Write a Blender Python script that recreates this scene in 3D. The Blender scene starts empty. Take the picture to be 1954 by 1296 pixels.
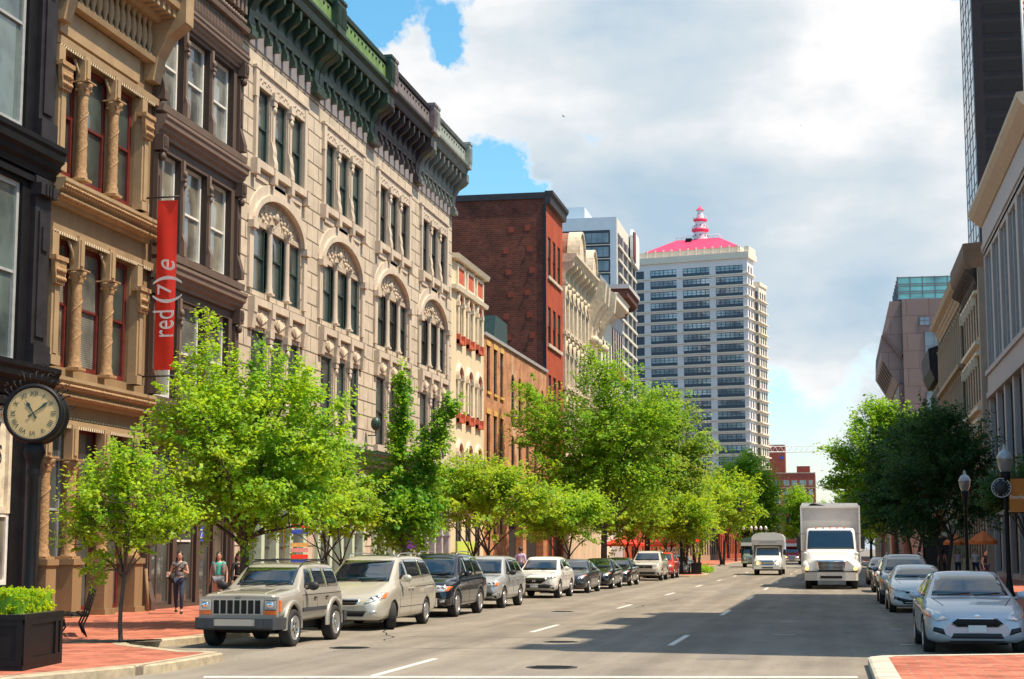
import bpy, bmesh, math, random
import numpy as np
from mathutils import Vector, Matrix
from mathutils.bvhtree import BVHTree
PI = math.pi
rad = math.radians
scene = bpy.context.scene
col = scene.collection
# ------------------------------------------------------------------ camera
cd = bpy.data.cameras.new('camera')
cam = bpy.data.objects.new('camera', cd)
col.objects.link(cam)
scene.camera = cam
cam.location = (0, 0, 1.92)
cam.rotation_euler = (rad(90 + 7.219), 0, rad(10.962))
cd.sensor_width = 36
cd.lens = 36 * 3150 / 1954
cd.clip_start = .1
cd.clip_end = 6000
# ------------------------------------------------------------------ view
scene.view_settings.view_transform = 'Standard'
scene.view_settings.look = 'None'
scene.view_settings.exposure = 0.55
scene.view_settings.gamma = 1
# ------------------------------------------------------------------ sun
SUN_EL = rad(62)
SUN_DIR = Vector((.989 * math.cos(SUN_EL), -.15 * math.cos(SUN_EL), math.sin(SUN_EL)))   # towards the sun
sl = bpy.data.lights.new('sun', 'SUN')
sl.energy = 5.0
sl.angle = rad(.5)
sl.color = (1, .85, .64)
so = bpy.data.objects.new('sun', sl)
col.objects.link(so)
so.rotation_euler = SUN_DIR.to_track_quat('Z', 'Y').to_euler()
# ------------------------------------------------------------------ world
def make_world():
    w = bpy.data.worlds.new('World')
    scene.world = w
    w.use_nodes = True
    nt = w.node_tree
    nt.nodes.clear()
    N = nt.nodes.new
    L = nt.links.new
    def m(op, a, b=None, c=None, clamp=False):
        n = N('ShaderNodeMath'); n.operation = op; n.use_clamp = clamp
        for i, v in enumerate((a, b, c)):
            if v is None: continue
            if isinstance(v, (int, float)): n.inputs[i].default_value = v
            else: L(v, n.inputs[i])
        return n.outputs[0]
    out = N('ShaderNodeOutputWorld')
    sky = N('ShaderNodeTexSky')
    sky.sky_type = 'NISHITA'; sky.sun_disc = False
    sky.sun_elevation = SUN_EL
    sky.sun_rotation = math.atan2(SUN_DIR.x, SUN_DIR.y)
    sky.ozone_density = 1.6
    hs = N('ShaderNodeHueSaturation')
    hs.inputs['Saturation'].default_value = 1.30; hs.inputs['Hue'].default_value = .478
    L(sky.outputs[0], hs.inputs['Color'])
    b1 = N('ShaderNodeBackground'); L(hs.outputs[0], b1.inputs[0]); b1.inputs[1].default_value = .15
    tc = N('ShaderNodeTexCoord')
    def noise(scale, det, rough, zs, off=(0, 0, 0), dist=0.):
        mp = N('ShaderNodeMapping'); mp.inputs['Scale'].default_value = (1, 1, zs)
        mp.inputs['Location'].default_value = off
        L(tc.outputs['Generated'], mp.inputs[0])
        n = N('ShaderNodeTexNoise'); n.inputs['Scale'].default_value = scale
        n.inputs['Detail'].default_value = det; n.inputs['Roughness'].default_value = rough
        n.inputs['Distortion'].default_value = dist
        L(mp.outputs[0], n.inputs['Vector'])
        return n.outputs['Fac']
    wn = N('ShaderNodeTexNoise'); wn.inputs['Scale'].default_value = 26; wn.inputs['Detail'].default_value = 8; wn.inputs['Roughness'].default_value = .6
    L(tc.outputs['Generated'], wn.inputs['Vector'])
    w1 = N('ShaderNodeVectorMath'); w1.operation = 'SUBTRACT'; L(wn.outputs['Color'], w1.inputs[0]); w1.inputs[1].default_value = (.5, .5, .5)
    w2 = N('ShaderNodeVectorMath'); w2.operation = 'SCALE'; L(w1.outputs[0], w2.inputs[0]); w2.inputs['Scale'].default_value = .075
    warp = N('ShaderNodeVectorMath'); L(w2.outputs[0], warp.inputs[0]); L(tc.outputs['Generated'], warp.inputs[1])
    def blob(x, y, z, r, k):          # thins or thickens the cloud round one compass direction
        d = (x, y, z)
        v = N('ShaderNodeVectorMath'); v.operation = 'DISTANCE'
        L(warp.outputs[0], v.inputs[0]); v.inputs[1].default_value = d
        t = m('DIVIDE', v.outputs['Value'], r)
        t = m('MULTIPLY', t, t)
        t = m('MULTIPLY', t, -1.)
        e = m('EXPONENT', t)
        return m('MULTIPLY', e, k)
    n1 = noise(8, 12, .60, 1.5, (3.1, .7, 1.2))
    n1 = m('MULTIPLY_ADD', m('SUBTRACT', n1, .5), 1.5, .5)
    cov = m('ADD', n1, .30)
    sx = N('ShaderNodeSeparateXYZ'); L(tc.outputs['Generated'], sx.inputs[0])
    # the cloud bank stands ahead; overhead and behind it the sky is mostly clear blue
    cl = m('MULTIPLY', m('SUBTRACT', .62, sx.outputs[1]), 1.1, clamp=True)
    cov = m('SUBTRACT', cov, m('MULTIPLY', cl, .62))
    for b in ((-0.237, 0.917, 0.320, 0.034, -0.5), (-0.281, 0.904, 0.321, 0.03, -0.5), (-0.262, 0.904, 0.339, 0.04, -0.3), (-0.214, 0.928, 0.305, 0.014, -0.45), (-0.194, 0.955, 0.223, 0.024, -0.6), (-0.212, 0.952, 0.218, 0.02, -0.5), (-0.175, 0.960, 0.220, 0.016, -0.35), (0.069, 0.947, 0.313, 0.008, -0.5), (-0.137, 0.962, 0.238, 0.012, -0.3), (-0.033, 0.996, 0.080, 0.02, -0.25), (-0.013, 0.991, 0.135, 0.03, 0.3), (-0.039, 0.952, 0.302, 0.06, 0.3), (0.038, 0.973, 0.228, 0.07, 0.3), (-0.084, 0.964, 0.251, 0.06, 0.3),
              (-0.266, 0.918, 0.294, 0.02, 0.35), (-0.165, 0.938, 0.306, 0.04, 0.25), (-0.219, 0.936, 0.276, 0.025, 0.22), (-0.262, 0.928, 0.266, 0.035, 0.15), (-0.008, 0.998, 0.058, 0.03, -0.12), (0.000, 0.999, 0.039, 0.03, -0.12)):
        cov = m('ADD', cov, blob(*b))
    mask = m('SUBTRACT', cov, .49)
    mask = m('MULTIPLY', mask, 4.5, clamp=True)
    n2 = noise(5.5, 5, .5, 2.6, (5.3, 2.2, .4), .15)
    n3 = noise(16, 6, .5, 2., (1.3, 8.2, .4))
    sh = m('MULTIPLY_ADD', n3, .3, n2)
    for b in ((0.039, 0.954, 0.298, 0.05, -0.26), (-0.174, 0.936, 0.306, 0.05, -0.14), (-0.082, 0.954, 0.289, 0.06, 0.06), (-0.265, 0.915, 0.304, 0.06, -0.22), (-0.147, 0.963, 0.225, 0.05, -0.12), (-0.008, 0.976, 0.218, 0.05, -0.14), (-0.145, 0.949, 0.279, 0.05, 0.04), (-0.084, 0.964, 0.251, 0.07, 0.12), (0.022, 0.983, 0.180, 0.06, 0.1), (-0.025, 0.991, 0.133, 0.04, -0.05), (-0.177, 0.951, 0.252, 0.05, 0.06),
              (0.005, 0.994, 0.107, 0.05, -0.12), (-0.026, 0.996, 0.089, 0.04, -0.1)):
        sh = m('ADD', sh, blob(*b))
    sh = m('MULTIPLY', m('SUBTRACT', sh, .45), 2.3, clamp=True)
    # cloud edges stay white
    edge = m('MULTIPLY', m('SUBTRACT', cov, .56), 6., clamp=True)
    sh = m('MULTIPLY', sh, edge)
    rp = N('ShaderNodeValToRGB')
    rp.color_ramp.elements[0].position = 0; rp.color_ramp.elements[0].color = (.98, .97, .97, 1)
    rp.color_ramp.elements[1].position = 1; rp.color_ramp.elements[1].color = (.45, .60, .73, 1)
    e = rp.color_ramp.elements.new(.4); e.color = (.70, .77, .82, 1)
    L(sh, rp.inputs[0])
    b2 = N('ShaderNodeBackground'); L(rp.outputs[0], b2.inputs[0]); b2.inputs[1].default_value = .71
    mx = N('ShaderNodeMixShader')
    L(mask, mx.inputs[0]); L(b1.outputs[0], mx.inputs[1]); L(b2.outputs[0], mx.inputs[2])
    L(mx.outputs[0], out.inputs[0])
make_world()

# ------------------------------------------------------------------ materials
M = {}
def _coords(nt, wallmap=False):
    N, L = nt.nodes.new, nt.links.new
    tc = N('ShaderNodeTexCoord')
    if not wallmap: return tc.outputs['Object']
    s = N('ShaderNodeSeparateXYZ'); L(tc.outputs['Object'], s.inputs[0])
    a = N('ShaderNodeMath'); a.operation = 'ADD'; L(s.outputs[0], a.inputs[0]); L(s.outputs[1], a.inputs[1])
    c = N('ShaderNodeCombineXYZ'); L(a.outputs[0], c.inputs[0]); L(s.outputs[2], c.inputs[1])
    return c.outputs[0]

def pm(name, c, rough=.7, metal=0., var=.18, scale=2.5, bump=.0, bscale=30., spec=.5, coat=0., emit=None, estr=0., c2=None, streak=False):
    """plain procedural material: colour broken up by noise, optional grime streaks and bump"""
    m = bpy.data.materials.new(name); m.use_nodes = True
    nt = m.node_tree; N, L = nt.nodes.new, nt.links.new
    p = nt.nodes['Principled BSDF']
    p.inputs['Roughness'].default_value = rough; p.inputs['Metallic'].default_value = metal
    p.inputs['Specular IOR Level'].default_value = spec
    p.inputs['Coat Weight'].default_value = coat
    p.inputs['Coat Roughness'].default_value = .04
    co = _coords(nt)
    if streak:
        mp = N('ShaderNodeMapping'); mp.inputs['Scale'].default_value = (1, 1, .22); L(co, mp.inputs[0]); vec = mp.outputs[0]
    else: vec = co
    n = N('ShaderNodeTexNoise'); n.inputs['Scale'].default_value = scale; n.inputs['Detail'].default_value = 6
    n.inputs['Roughness'].default_value = .62
    L(vec, n.inputs['Vector'])
    r = N('ShaderNodeValToRGB')
    a = tuple(max(0, x * (1 - var)) for x in c) + (1,)
    b = tuple((x * (1 + var)) for x in (c2 or c)) + (1,)
    r.color_ramp.elements[0].position = .32; r.color_ramp.elements[0].color = a
    r.color_ramp.elements[1].position = .68; r.color_ramp.elements[1].color = b
    L(n.outputs['Fac'], r.inputs[0]); L(r.outputs[0], p.inputs['Base Color'])
    if bump:
        n2 = N('ShaderNodeTexNoise'); n2.inputs['Scale'].default_value = bscale; n2.inputs['Detail'].default_value = 4
        L(co, n2.inputs['Vector'])
        bp = N('ShaderNodeBump'); bp.inputs['Strength'].default_value = bump; bp.inputs['Distance'].default_value = .02
        L(n2.outputs['Fac'], bp.inputs['Height']); L(bp.outputs[0], p.inputs['Normal'])
    if emit:
        p.inputs['Emission Color'].default_value = emit + (1,); p.inputs['Emission Strength'].default_value = estr
    M[name] = m
    return m

def brickmat(name, c1, c2, mortar, bw=.22, bh=.075, ms=.012, var=.3, rough=.85, wall=True, bump=.5, off=.5, nscale=.6, stain=None):
    m = bpy.data.materials.new(name); m.use_nodes = True
    nt = m.node_tree; N, L = nt.nodes.new, nt.links.new
    p = nt.nodes['Principled BSDF']; p.inputs['Roughness'].default_value = rough
    p.inputs['Specular IOR Level'].default_value = .25
    co = _coords(nt, wall)
    b = N('ShaderNodeTexBrick')
    b.inputs['Scale'].default_value = 1; b.inputs['Brick Width'].default_value = bw; b.inputs['Row Height'].default_value = bh
    b.inputs['Mortar Size'].default_value = ms; b.inputs['Color1'].default_value = c1 + (1,); b.inputs['Color2'].default_value = c2 + (1,)
    b.inputs['Mortar'].default_value = mortar + (1,); b.offset = off
    b.inputs['Mortar Smooth'].default_value = .3
    L(co, b.inputs['Vector'])
    n = N('ShaderNodeTexNoise'); n.inputs['Scale'].default_value = nscale; n.inputs['Detail'].default_value = 7; n.inputs['Roughness'].default_value = .65
    L(co, n.inputs['Vector'])
    r = N('ShaderNodeMapRange'); r.inputs['From Min'].default_value = .3; r.inputs['From Max'].default_value = .7
    r.inputs['To Min'].default_value = 1 - var; r.inputs['To Max'].default_value = 1 + var
    L(n.outputs['Fac'], r.inputs[0])
    v = N('ShaderNodeVectorMath'); v.operation = 'SCALE'; L(b.outputs['Color'], v.inputs[0]); L(r.outputs[0], v.inputs['Scale'])
    src = v.outputs[0]
    if stain:
        n3 = N('ShaderNodeTexNoise'); n3.inputs['Scale'].default_value = stain[1]; n3.inputs['Detail'].default_value = 8; n3.inputs['Roughness'].default_value = .7
        mp = N('ShaderNodeMapping'); mp.inputs['Location'].default_value = (7, 3, 1); mp.inputs['Scale'].default_value = (1, .45, 1)
        L(co, mp.inputs[0]); L(mp.outputs[0], n3.inputs['Vector'])
        r3 = N('ShaderNodeMapRange'); r3.inputs['From Min'].default_value = stain[2]; r3.inputs['From Max'].default_value = stain[2] + .08
        L(n3.outputs['Fac'], r3.inputs[0])
        mx = N('ShaderNodeMix'); mx.data_type = 'RGBA'; L(r3.outputs[0], mx.inputs[0]); L(src, mx.inputs[6]); mx.inputs[7].default_value = stain[0] + (1,)
        src = mx.outputs[2]
    L(src, p.inputs['Base Color'])
    if bump:
        bp = N('ShaderNodeBump'); bp.inputs['Strength'].default_value = bump; bp.inputs['Distance'].default_value = .012
        iv = N('ShaderNodeMath'); iv.operation = 'SUBTRACT'; iv.inputs[0].default_value = 1; L(b.outputs['Fac'], iv.inputs[1])
        L(iv.outputs[0], bp.inputs['Height']); L(bp.outputs[0], p.inputs['Normal'])
    M[name] = m
    return m

def glassmat(name, c, c2=None, blinds=0., rough=.03, spec=.9, scale=.7, wav=.12):
    """window glass seen from the street: dark room behind, curtains or blinds, mirror-like gloss"""
    m = bpy.data.materials.new(name); m.use_nodes = True
    nt = m.node_tree; N, L = nt.nodes.new, nt.links.new
    p = nt.nodes['Principled BSDF']; p.inputs['Roughness'].default_value = .6
    p.inputs['Specular IOR Level'].default_value = spec
    p.inputs['Coat Weight'].default_value = 1.; p.inputs['Coat Roughness'].default_value = rough; p.inputs['Coat IOR'].default_value = 1.9
    co = _coords(nt)
    oi = N('ShaderNodeObjectInfo')
    ad = N('ShaderNodeVectorMath'); ad.operation = 'ADD'
    sc = N('ShaderNodeVectorMath'); sc.operation = 'SCALE'; sc.inputs[0].default_value = (37, 23, 31)
    L(oi.outputs['Random'], sc.inputs['Scale']); L(co, ad.inputs[0]); L(sc.outputs[0], ad.inputs[1])
    n = N('ShaderNodeTexNoise'); n.inputs['Scale'].default_value = scale; n.inputs['Detail'].default_value = 4
    L(ad.outputs[0], n.inputs['Vector'])
    r = N('ShaderNodeValToRGB')
    r.color_ramp.elements[0].position = .35; r.color_ramp.elements[0].color = tuple(x * .45 for x in c) + (1,)
    r.color_ramp.elements[1].position = .62; r.color_ramp.elements[1].color = tuple(x * 1.3 for x in (c2 or c)) + (1,)
    L(n.outputs['Fac'], r.inputs[0])
    src = r.outputs[0]
    if blinds:
        w = N('ShaderNodeTexWave'); w.bands_direction = 'Z'; w.inputs['Scale'].default_value = blinds
        L(co, w.inputs['Vector'])
        mr = N('ShaderNodeMapRange'); mr.inputs['To Min'].default_value = .45; mr.inputs['To Max'].default_value = 1.25; L(w.outputs['Fac'], mr.inputs[0])
        v = N('ShaderNodeVectorMath'); v.operation = 'SCALE'; L(src, v.inputs[0]); L(mr.outputs[0], v.inputs['Scale'])
        src = v.outputs[0]
    L(src, p.inputs['Base Color'])
    n2 = N('ShaderNodeTexNoise'); n2.inputs['Scale'].default_value = 1.6; n2.inputs['Detail'].default_value = 1
    L(ad.outputs[0], n2.inputs['Vector'])
    bp = N('ShaderNodeBump'); bp.inputs['Strength'].default_value = wav; bp.inputs['Distance'].default_value = .05
    L(n2.outputs['Fac'], bp.inputs['Height']); L(bp.outputs[0], p.inputs['Coat Normal'])
    M[name] = m
    return m

def leafmat(name, c, t, var=.35):
    m = bpy.data.materials.new(name); m.use_nodes = True
    nt = m.node_tree; N, L = nt.nodes.new, nt.links.new
    nt.nodes.clear()
    out = N('ShaderNodeOutputMaterial')
    g = N('ShaderNodeNewGeometry')
    hs = N('ShaderNodeHueSaturation')
    rg = N('ShaderNodeMapRange'); rg.inputs['To Min'].default_value = 1 - var; rg.inputs['To Max'].default_value = 1 + var
    L(g.outputs['Random Per Island'], rg.inputs[0]); L(rg.outputs[0], hs.inputs['Value'])
    rh = N('ShaderNodeMapRange'); rh.inputs['To Min'].default_value = .485; rh.inputs['To Max'].default_value = .525
    L(g.outputs['Random Per Island'], rh.inputs[0]); L(rh.outputs[0], hs.inputs['Hue'])
    hs.inputs['Color'].default_value = c + (1,)
    d = N('ShaderNodeBsdfPrincipled'); L(hs.outputs[0], d.inputs['Base Color']); d.inputs['Roughness'].default_value = .5
    d.inputs['Specular IOR Level'].default_value = .25
    tr = N('ShaderNodeBsdfTranslucent')
    tc = N('ShaderNodeTexCoord'); nz = N('ShaderNodeTexNoise'); nz.inputs['Scale'].default_value = 1.1; nz.inputs['Detail'].default_value = 3
    L(tc.outputs['Object'], nz.inputs['Vector'])
    mr = N('ShaderNodeMapRange'); mr.inputs['From Min'].default_value = .35; mr.inputs['From Max'].default_value = .65; L(nz.outputs['Fac'], mr.inputs[0])
    def mixc(a, b):
        q = N('ShaderNodeMix'); q.data_type = 'RGBA'; L(mr.outputs[0], q.inputs[0]); q.inputs[6].default_value = a + (1,); q.inputs[7].default_value = b + (1,); return q.outputs[2]
    L(mixc((c[0] * .62, c[1] * .8, c[2] * 1.1), (min(c[0] * 1.3, 1), min(c[1] * 1.12, 1), c[2] * .7)), hs.inputs['Color'])
    L(mixc((t[0] * .62, t[1] * .8, t[2]), (min(t[0] * 1.25, 1), min(t[1] * 1.1, 1), t[2])), tr.inputs[0])
    mx = N('ShaderNodeMixShader'); mx.inputs[0].default_value = .42
    L(d.outputs[0], mx.inputs[1]); L(tr.outputs[0], mx.inputs[2]); L(mx.outputs[0], out.inputs[0])
    M[name] = m
    return m

def paint(name, c, metal=.5, rough=.32):
    m = pm(name, c, rough, metal, var=.03, scale=1.2, coat=1.)
    return m

# ------------------------------------------------------------------ mesh builder
def tag(o, label=None, cat=None, group=None, kind=None):
    if label: o['label'] = label
    if cat: o['category'] = cat
    if group: o['group'] = group
    if kind: o['kind'] = kind
    return o

def link(name, me, parent=None, loc=None, rot=None, scale=None):
    o = bpy.data.objects.new(name, me)
    col.objects.link(o)
    if parent is not None: o.parent = parent
    if loc is not None: o.location = loc
    if rot is not None: o.rotation_euler = rot
    if scale is not None: o.scale = scale
    return o

def empty(name, loc=(0, 0, 0), rz=0., label=None, cat=None, group=None):
    o = link(name, None, None, loc, (0, 0, rz))
    o.empty_display_size = .3
    return tag(o, label, cat, group)

class MB:
    def __init__(s): s.v = []; s.f = []; s.m = []; s.sm = []
    def add(s, vs, fs, mi=0, smooth=False):
        o = len(s.v); s.v += [tuple(v) for v in vs]
        for f in fs: s.f.append([i + o for i in f]); s.m.append(mi); s.sm.append(smooth)
        return s
    def box(s, x0, x1, y0, y1, z0, z1, mi=0):
        vs = [(x0, y0, z0), (x1, y0, z0), (x1, y1, z0), (x0, y1, z0), (x0, y0, z1), (x1, y0, z1), (x1, y1, z1), (x0, y1, z1)]
        return s.add(vs, [(0, 3, 2, 1), (4, 5, 6, 7), (0, 1, 5, 4), (1, 2, 6, 5), (2, 3, 7, 6), (3, 0, 4, 7)], mi)
    def cbox(s, c, d, mi=0): return s.box(c[0] - d[0] / 2, c[0] + d[0] / 2, c[1] - d[1] / 2, c[1] + d[1] / 2, c[2] - d[2] / 2, c[2] + d[2] / 2, mi)
    def quad(s, a, b, c, d, mi=0): return s.add([a, b, c, d], [(0, 1, 2, 3)], mi)
    def prism(s, poly, axis, a, b, mi=0, smooth=False):
        """poly in the two other axes (in x,y,z order), extruded from a to b along axis"""
        n = len(poly)
        def P(p, t):
            if axis == 0: return (t, p[0], p[1])
            if axis == 1: return (p[0], t, p[1])
            return (p[0], p[1], t)
        vs = [P(p, a) for p in poly] + [P(p, b) for p in poly]
        fs = [tuple(range(n))[::-1], tuple(range(n, 2 * n))] + [(i, (i + 1) % n, n + (i + 1) % n, n + i) for i in range(n)]
        return s.add(vs, fs, mi, smooth)
    def tube(s, pts, r, n=8, mi=0, cap=True, smooth=True):
        pts = [Vector(p) for p in pts]; k = len(pts)
        rs = r if isinstance(r, (list, tuple)) else [r] * k
        vs = []
        for i, p in enumerate(pts):
            d = (pts[min(i + 1, k - 1)] - pts[max(i - 1, 0)])
            if d.length < 1e-6: d = Vector((0, 0, 1))
            d.normalize()
            a = d.cross(Vector((0, 0, 1)) if abs(d.z) < .95 else Vector((1, 0, 0))).normalized(); b = d.cross(a)
            for j in range(n):
                t = 2 * PI * j / n
                vs.append(p + (a * math.cos(t) + b * math.sin(t)) * rs[i])
        fs = [(i * n + j, i * n + (j + 1) % n, (i + 1) * n + (j + 1) % n, (i + 1) * n + j) for i in range(k - 1) for j in range(n)]
        s.add(vs, fs, mi, smooth)
        if cap:
            o = len(s.v) - k * n
            s.f.append([o + j for j in range(n)][::-1]); s.m.append(mi); s.sm.append(False)
            s.f.append([o + (k - 1) * n + j for j in range(n)]); s.m.append(mi); s.sm.append(False)
        return s
    def lathe(s, prof, c=(0, 0, 0), axis=2, n=16, mi=0, smooth=True, a0=0, a1=2 * PI):
        """prof: (radius, height) pairs round an axis through c"""
        vs = []; k = len(prof); full = abs(a1 - a0 - 2 * PI) < 1e-6; nn = n if full else n + 1
        for (r, h) in prof:
            for j in range(nn):
                t = a0 + (a1 - a0) * j / n
                x, y = r * math.cos(t), r * math.sin(t)
                if axis == 2: v = (c[0] + x, c[1] + y, c[2] + h)
                elif axis == 0: v = (c[0] + h, c[1] + x, c[2] + y)
                else: v = (c[0] + x, c[1] + h, c[2] + y)
                vs.append(v)
        fs = []
        for i in range(k - 1):
            for j in range(n):
                j2 = (j + 1) % nn
                fs.append((i * nn + j, i * nn + j2, (i + 1) * nn + j2, (i + 1) * nn + j))
        return s.add(vs, fs, mi, smooth)
    def ball(s, c, r, n=10, mi=0):
        rx, ry, rz = r if isinstance(r, (tuple, list)) else (r, r, r)
        vs = []; fs = []
        for i in range(n + 1):
            ph = PI * i / n
            for j in range(2 * n):
                t = PI * j / n
                vs.append((c[0] + rx * math.sin(ph) * math.cos(t), c[1] + ry * math.sin(ph) * math.sin(t), c[2] + rz * math.cos(ph)))
        for i in range(n):
            for j in range(2 * n):
                a, b = i * 2 * n + j, i * 2 * n + (j + 1) % (2 * n)
                fs.append((a, b, b + 2 * n, a + 2 * n))
        return s.add(vs, fs, mi, True)
    def mesh(s, name, mats, fix=True):
        me = bpy.data.meshes.new(name)
        me.from_pydata(s.v, [], s.f)
        for m in (mats if isinstance(mats, (list, tuple)) else [mats]): me.materials.append(M[m] if isinstance(m, str) else m)
        me.polygons.foreach_set('material_index', s.m)
        me.polygons.foreach_set('use_smooth', s.sm)
        if fix:
            bm = bmesh.new(); bm.from_mesh(me)
            bmesh.ops.remove_doubles(bm, verts=bm.verts, dist=1e-5)
            bmesh.ops.recalc_face_normals(bm, faces=bm.faces)
            bm.to_mesh(me); bm.free()
        me.update()
        return me
    def build(s, name, mats, parent=None, loc=None, rot=None, fix=True):
        return link(name, s.mesh(name, mats, fix), parent, loc, rot)

def text_obj(name, body, size, mat, parent, loc, rot, ext=.01, align='CENTER', sx=1., shear=0.):
    cu = bpy.data.curves.new(name, 'FONT'); cu.body = body; cu.size = size; cu.extrude = ext
    cu.align_x = align; cu.align_y = 'CENTER'; cu.shear = shear
    t = bpy.data.objects.new(name, cu)
    col.objects.link(t)
    dg = bpy.context.evaluated_depsgraph_get()
    me = bpy.data.meshes.new_from_object(t.evaluated_get(dg))
    bpy.data.objects.remove(t)
    me.materials.clear(); me.materials.append(M[mat])
    return link(name, me, parent, loc, rot, (sx, 1, 1))

_cache = {}
def cached(key, fn):
    if key not in _cache: _cache[key] = fn()
    return _cache[key]
rng = random.Random(7)
# ------------------------------------------------------------------ material library
pm('asphalt', (.245, .218, .182), .9, var=.10, scale=.35, bump=.35, bscale=90, spec=.2)
pm('asphalt_patch', (.19, .175, .158), .9, var=.12, scale=1, bump=.35, bscale=90, spec=.2)
pm('road_paint', (.62, .60, .55), .7, var=.2, scale=9)
brickmat('kerb_stone', (.44, .37, .26), (.37, .31, .22), (.16, .13, .10), 1.9, 6., .03, .3, .8, wall=False, bump=.5, nscale=5)
brickmat('kerb_pale', (.50, .47, .39), (.44, .41, .34), (.18, .16, .13), 6., 1.6, .03, .25, .8, wall=False, bump=.5, nscale=4, off=0.)
brickmat('paving', (.50, .155, .095), (.32, .085, .055), (.30, .17, .12), .42, .21, .02, .42, .85, wall=False, bump=.5, nscale=1.9, stain=((.30, .10, .06), .8, .58))
pm('earth', (.09, .075, .05), .95, var=.3, scale=8, bump=.5)
pm('iron', (.018, .018, .02), .5, .4, var=.3, scale=6)
pm('black_paint', (.007, .007, .008), .5, .0, var=.3, scale=4, spec=.22)
pm('black_iron', (.008, .008, .010), .6, .0, var=.35, scale=2.2, bump=.1, bscale=12, spec=.15)
pm('black_iron_trim', (.024, .022, .026), .55, .0, var=.3, scale=2.2, spec=.2)
pm('tan_paint', (.25, .165, .085), .7, var=.16, scale=1.3, bump=.25, bscale=22, streak=True)
pm('tan_light', (.34, .235, .13), .65, var=.14, scale=1.6, bump=.2, bscale=30)
pm('tan_dark', (.27, .17, .085), .75, var=.2, scale=1.8, bump=.2, bscale=30)
pm('ochre', (.35, .21, .10), .75, var=.25, scale=7, bump=.9, bscale=16)
pm('maroon', (.125, .018, .015), .45, var=.25, scale=4)
pm('brown_paint', (.085, .056, .044), .7, var=.14, scale=1.6, bump=.2, bscale=26, streak=True)
pm('brown_dark', (.032, .02, .016), .75, var=.18, scale=2)  # on the window reveals, darkened to paint in the shade of the recessed jambs
pm('brown_light', (.17, .12, .095), .7, var=.12, scale=2, bump=.2)
pm('white_frame', (.66, .66, .62), .6, var=.1, scale=4)
pm('grey_frame', (.34, .36, .37), .55, var=.15, scale=4)
brickmat('limestone', (.56, .475, .37), (.48, .405, .315), (.15, .12, .09), 1.35, .62, .034, .16, .8, bump=.9, nscale=1.4, stain=((.36, .31, .255), .35, .56))
pm('lime_trim', (.53, .445, .35), .75, var=.14, scale=2.4, bump=.35, bscale=30, streak=True)
pm('lime_carved', (.45, .37, .28), .85, var=.3, scale=7, bump=1., bscale=11)
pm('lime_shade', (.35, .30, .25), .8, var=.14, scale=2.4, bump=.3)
pm('slate_frieze', (.22, .20, .205), .75, var=.12, scale=2.)
pm('green_cornice', (.015, .040, .024), .55, var=.35, scale=2.5, coat=.15, bump=.2)
pm('green_bright', (.12, .21, .06), .6, var=.28, scale=2.2, bump=.2)
pm('plum_cornice', (.026, .02, .024), .55, var=.3, scale=2.5)
pm('plum_light', (.17, .14, .14), .6, var=.3, scale=2.5)
pm('greygreen', (.13, .15, .14), .6, var=.2, scale=2.5)
pm('greygreen_light', (.28, .31, .27), .6, var=.25, scale=2.5)
pm('sash_green', (.018, .045, .038), .45, var=.3, scale=5)
pm('sash_dark', (.03, .028, .025), .5, var=.3, scale=5)
pm('cream', (.66, .55, .37), .8, var=.10, scale=1.5, bump=.2, bscale=25, streak=True)
pm('cream_trim', (.70, .62, .47), .75, var=.12, scale=2.5, bump=.2)
pm('ornate_cream', (.56, .46, .33), .8, var=.16, scale=1.6, bump=.3, streak=True)
pm('ornate_trim', (.62, .52, .38), .75, var=.22, scale=3, bump=.7, bscale=9)
pm('red_accent', (.50, .105, .055), .7, var=.2, scale=4)
brickmat('brick_ruin', (.56, .245, .115), (.42, .165, .08), (.42, .27, .16), .24, .09, .014, .35, bump=.8, nscale=.9, stain=((.58, .42, .27), .5, .54))
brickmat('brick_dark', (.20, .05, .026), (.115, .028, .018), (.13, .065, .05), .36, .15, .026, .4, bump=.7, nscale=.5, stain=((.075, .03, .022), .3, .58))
brickmat('brick_front', (.44, .075, .03), (.34, .055, .025), (.30, .09, .05), .24, .09, .010, .2, bump=.4)
brickmat('brick_far', (.33, .075, .05), (.27, .06, .04), (.25, .09, .07), .8, .3, .03, .12, bump=0)
pm('orange_plate', (.26, .045, .02), .7, var=.2, scale=3)
pm('lintel_yellow', (.60, .36, .10), .8, var=.2, scale=5)
pm('soot', (.03, .028, .03), .8, var=.5, scale=1.5)
pm('terracotta', (.32, .12, .07), .8, var=.25, scale=3)
pm('white_stucco', (.70, .64, .54), .75, var=.1, scale=2, bump=.2)
pm('grey_stucco', (.44, .42, .42), .75, var=.12, scale=2)
pm('grey_slate', (.19, .20, .23), .75, var=.12, scale=2)
pm('dark_red_soffit', (.10, .03, .022), .7, var=.2, scale=3)
pm('bronze_window', (.09, .05, .04), .5, var=.2, scale=3)
pm('office_wall', (.50, .58, .66), .55, var=.05, scale=.6)
pm('office_side', (.62, .58, .50), .6, var=.06, scale=.6)
pm('office_black', (.02, .025, .04), .4, var=.2, scale=1)
pm('tower_white', (.72, .67, .67), .7, var=.04, scale=.2)
pm('tower_slab', (.72, .62, .50), .7, var=.05, scale=.2)
pm('tower_navy', (.055, .075, .10), .5, var=.15, scale=.5)
pm('roof_pink', (.82, .06, .15), .55, var=.12, scale=.3)
pm('light_white', (.78, .68, .72), .6, var=.05, scale=1)
brickmat('granite', (.25, .185, .165), (.22, .16, .145), (.16, .10, .09), 2.6, 2.1, .05, .08, .45, bump=.4, nscale=.4)
pm('granite_dark', (.16, .095, .085), .45, var=.12, scale=1)
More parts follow.
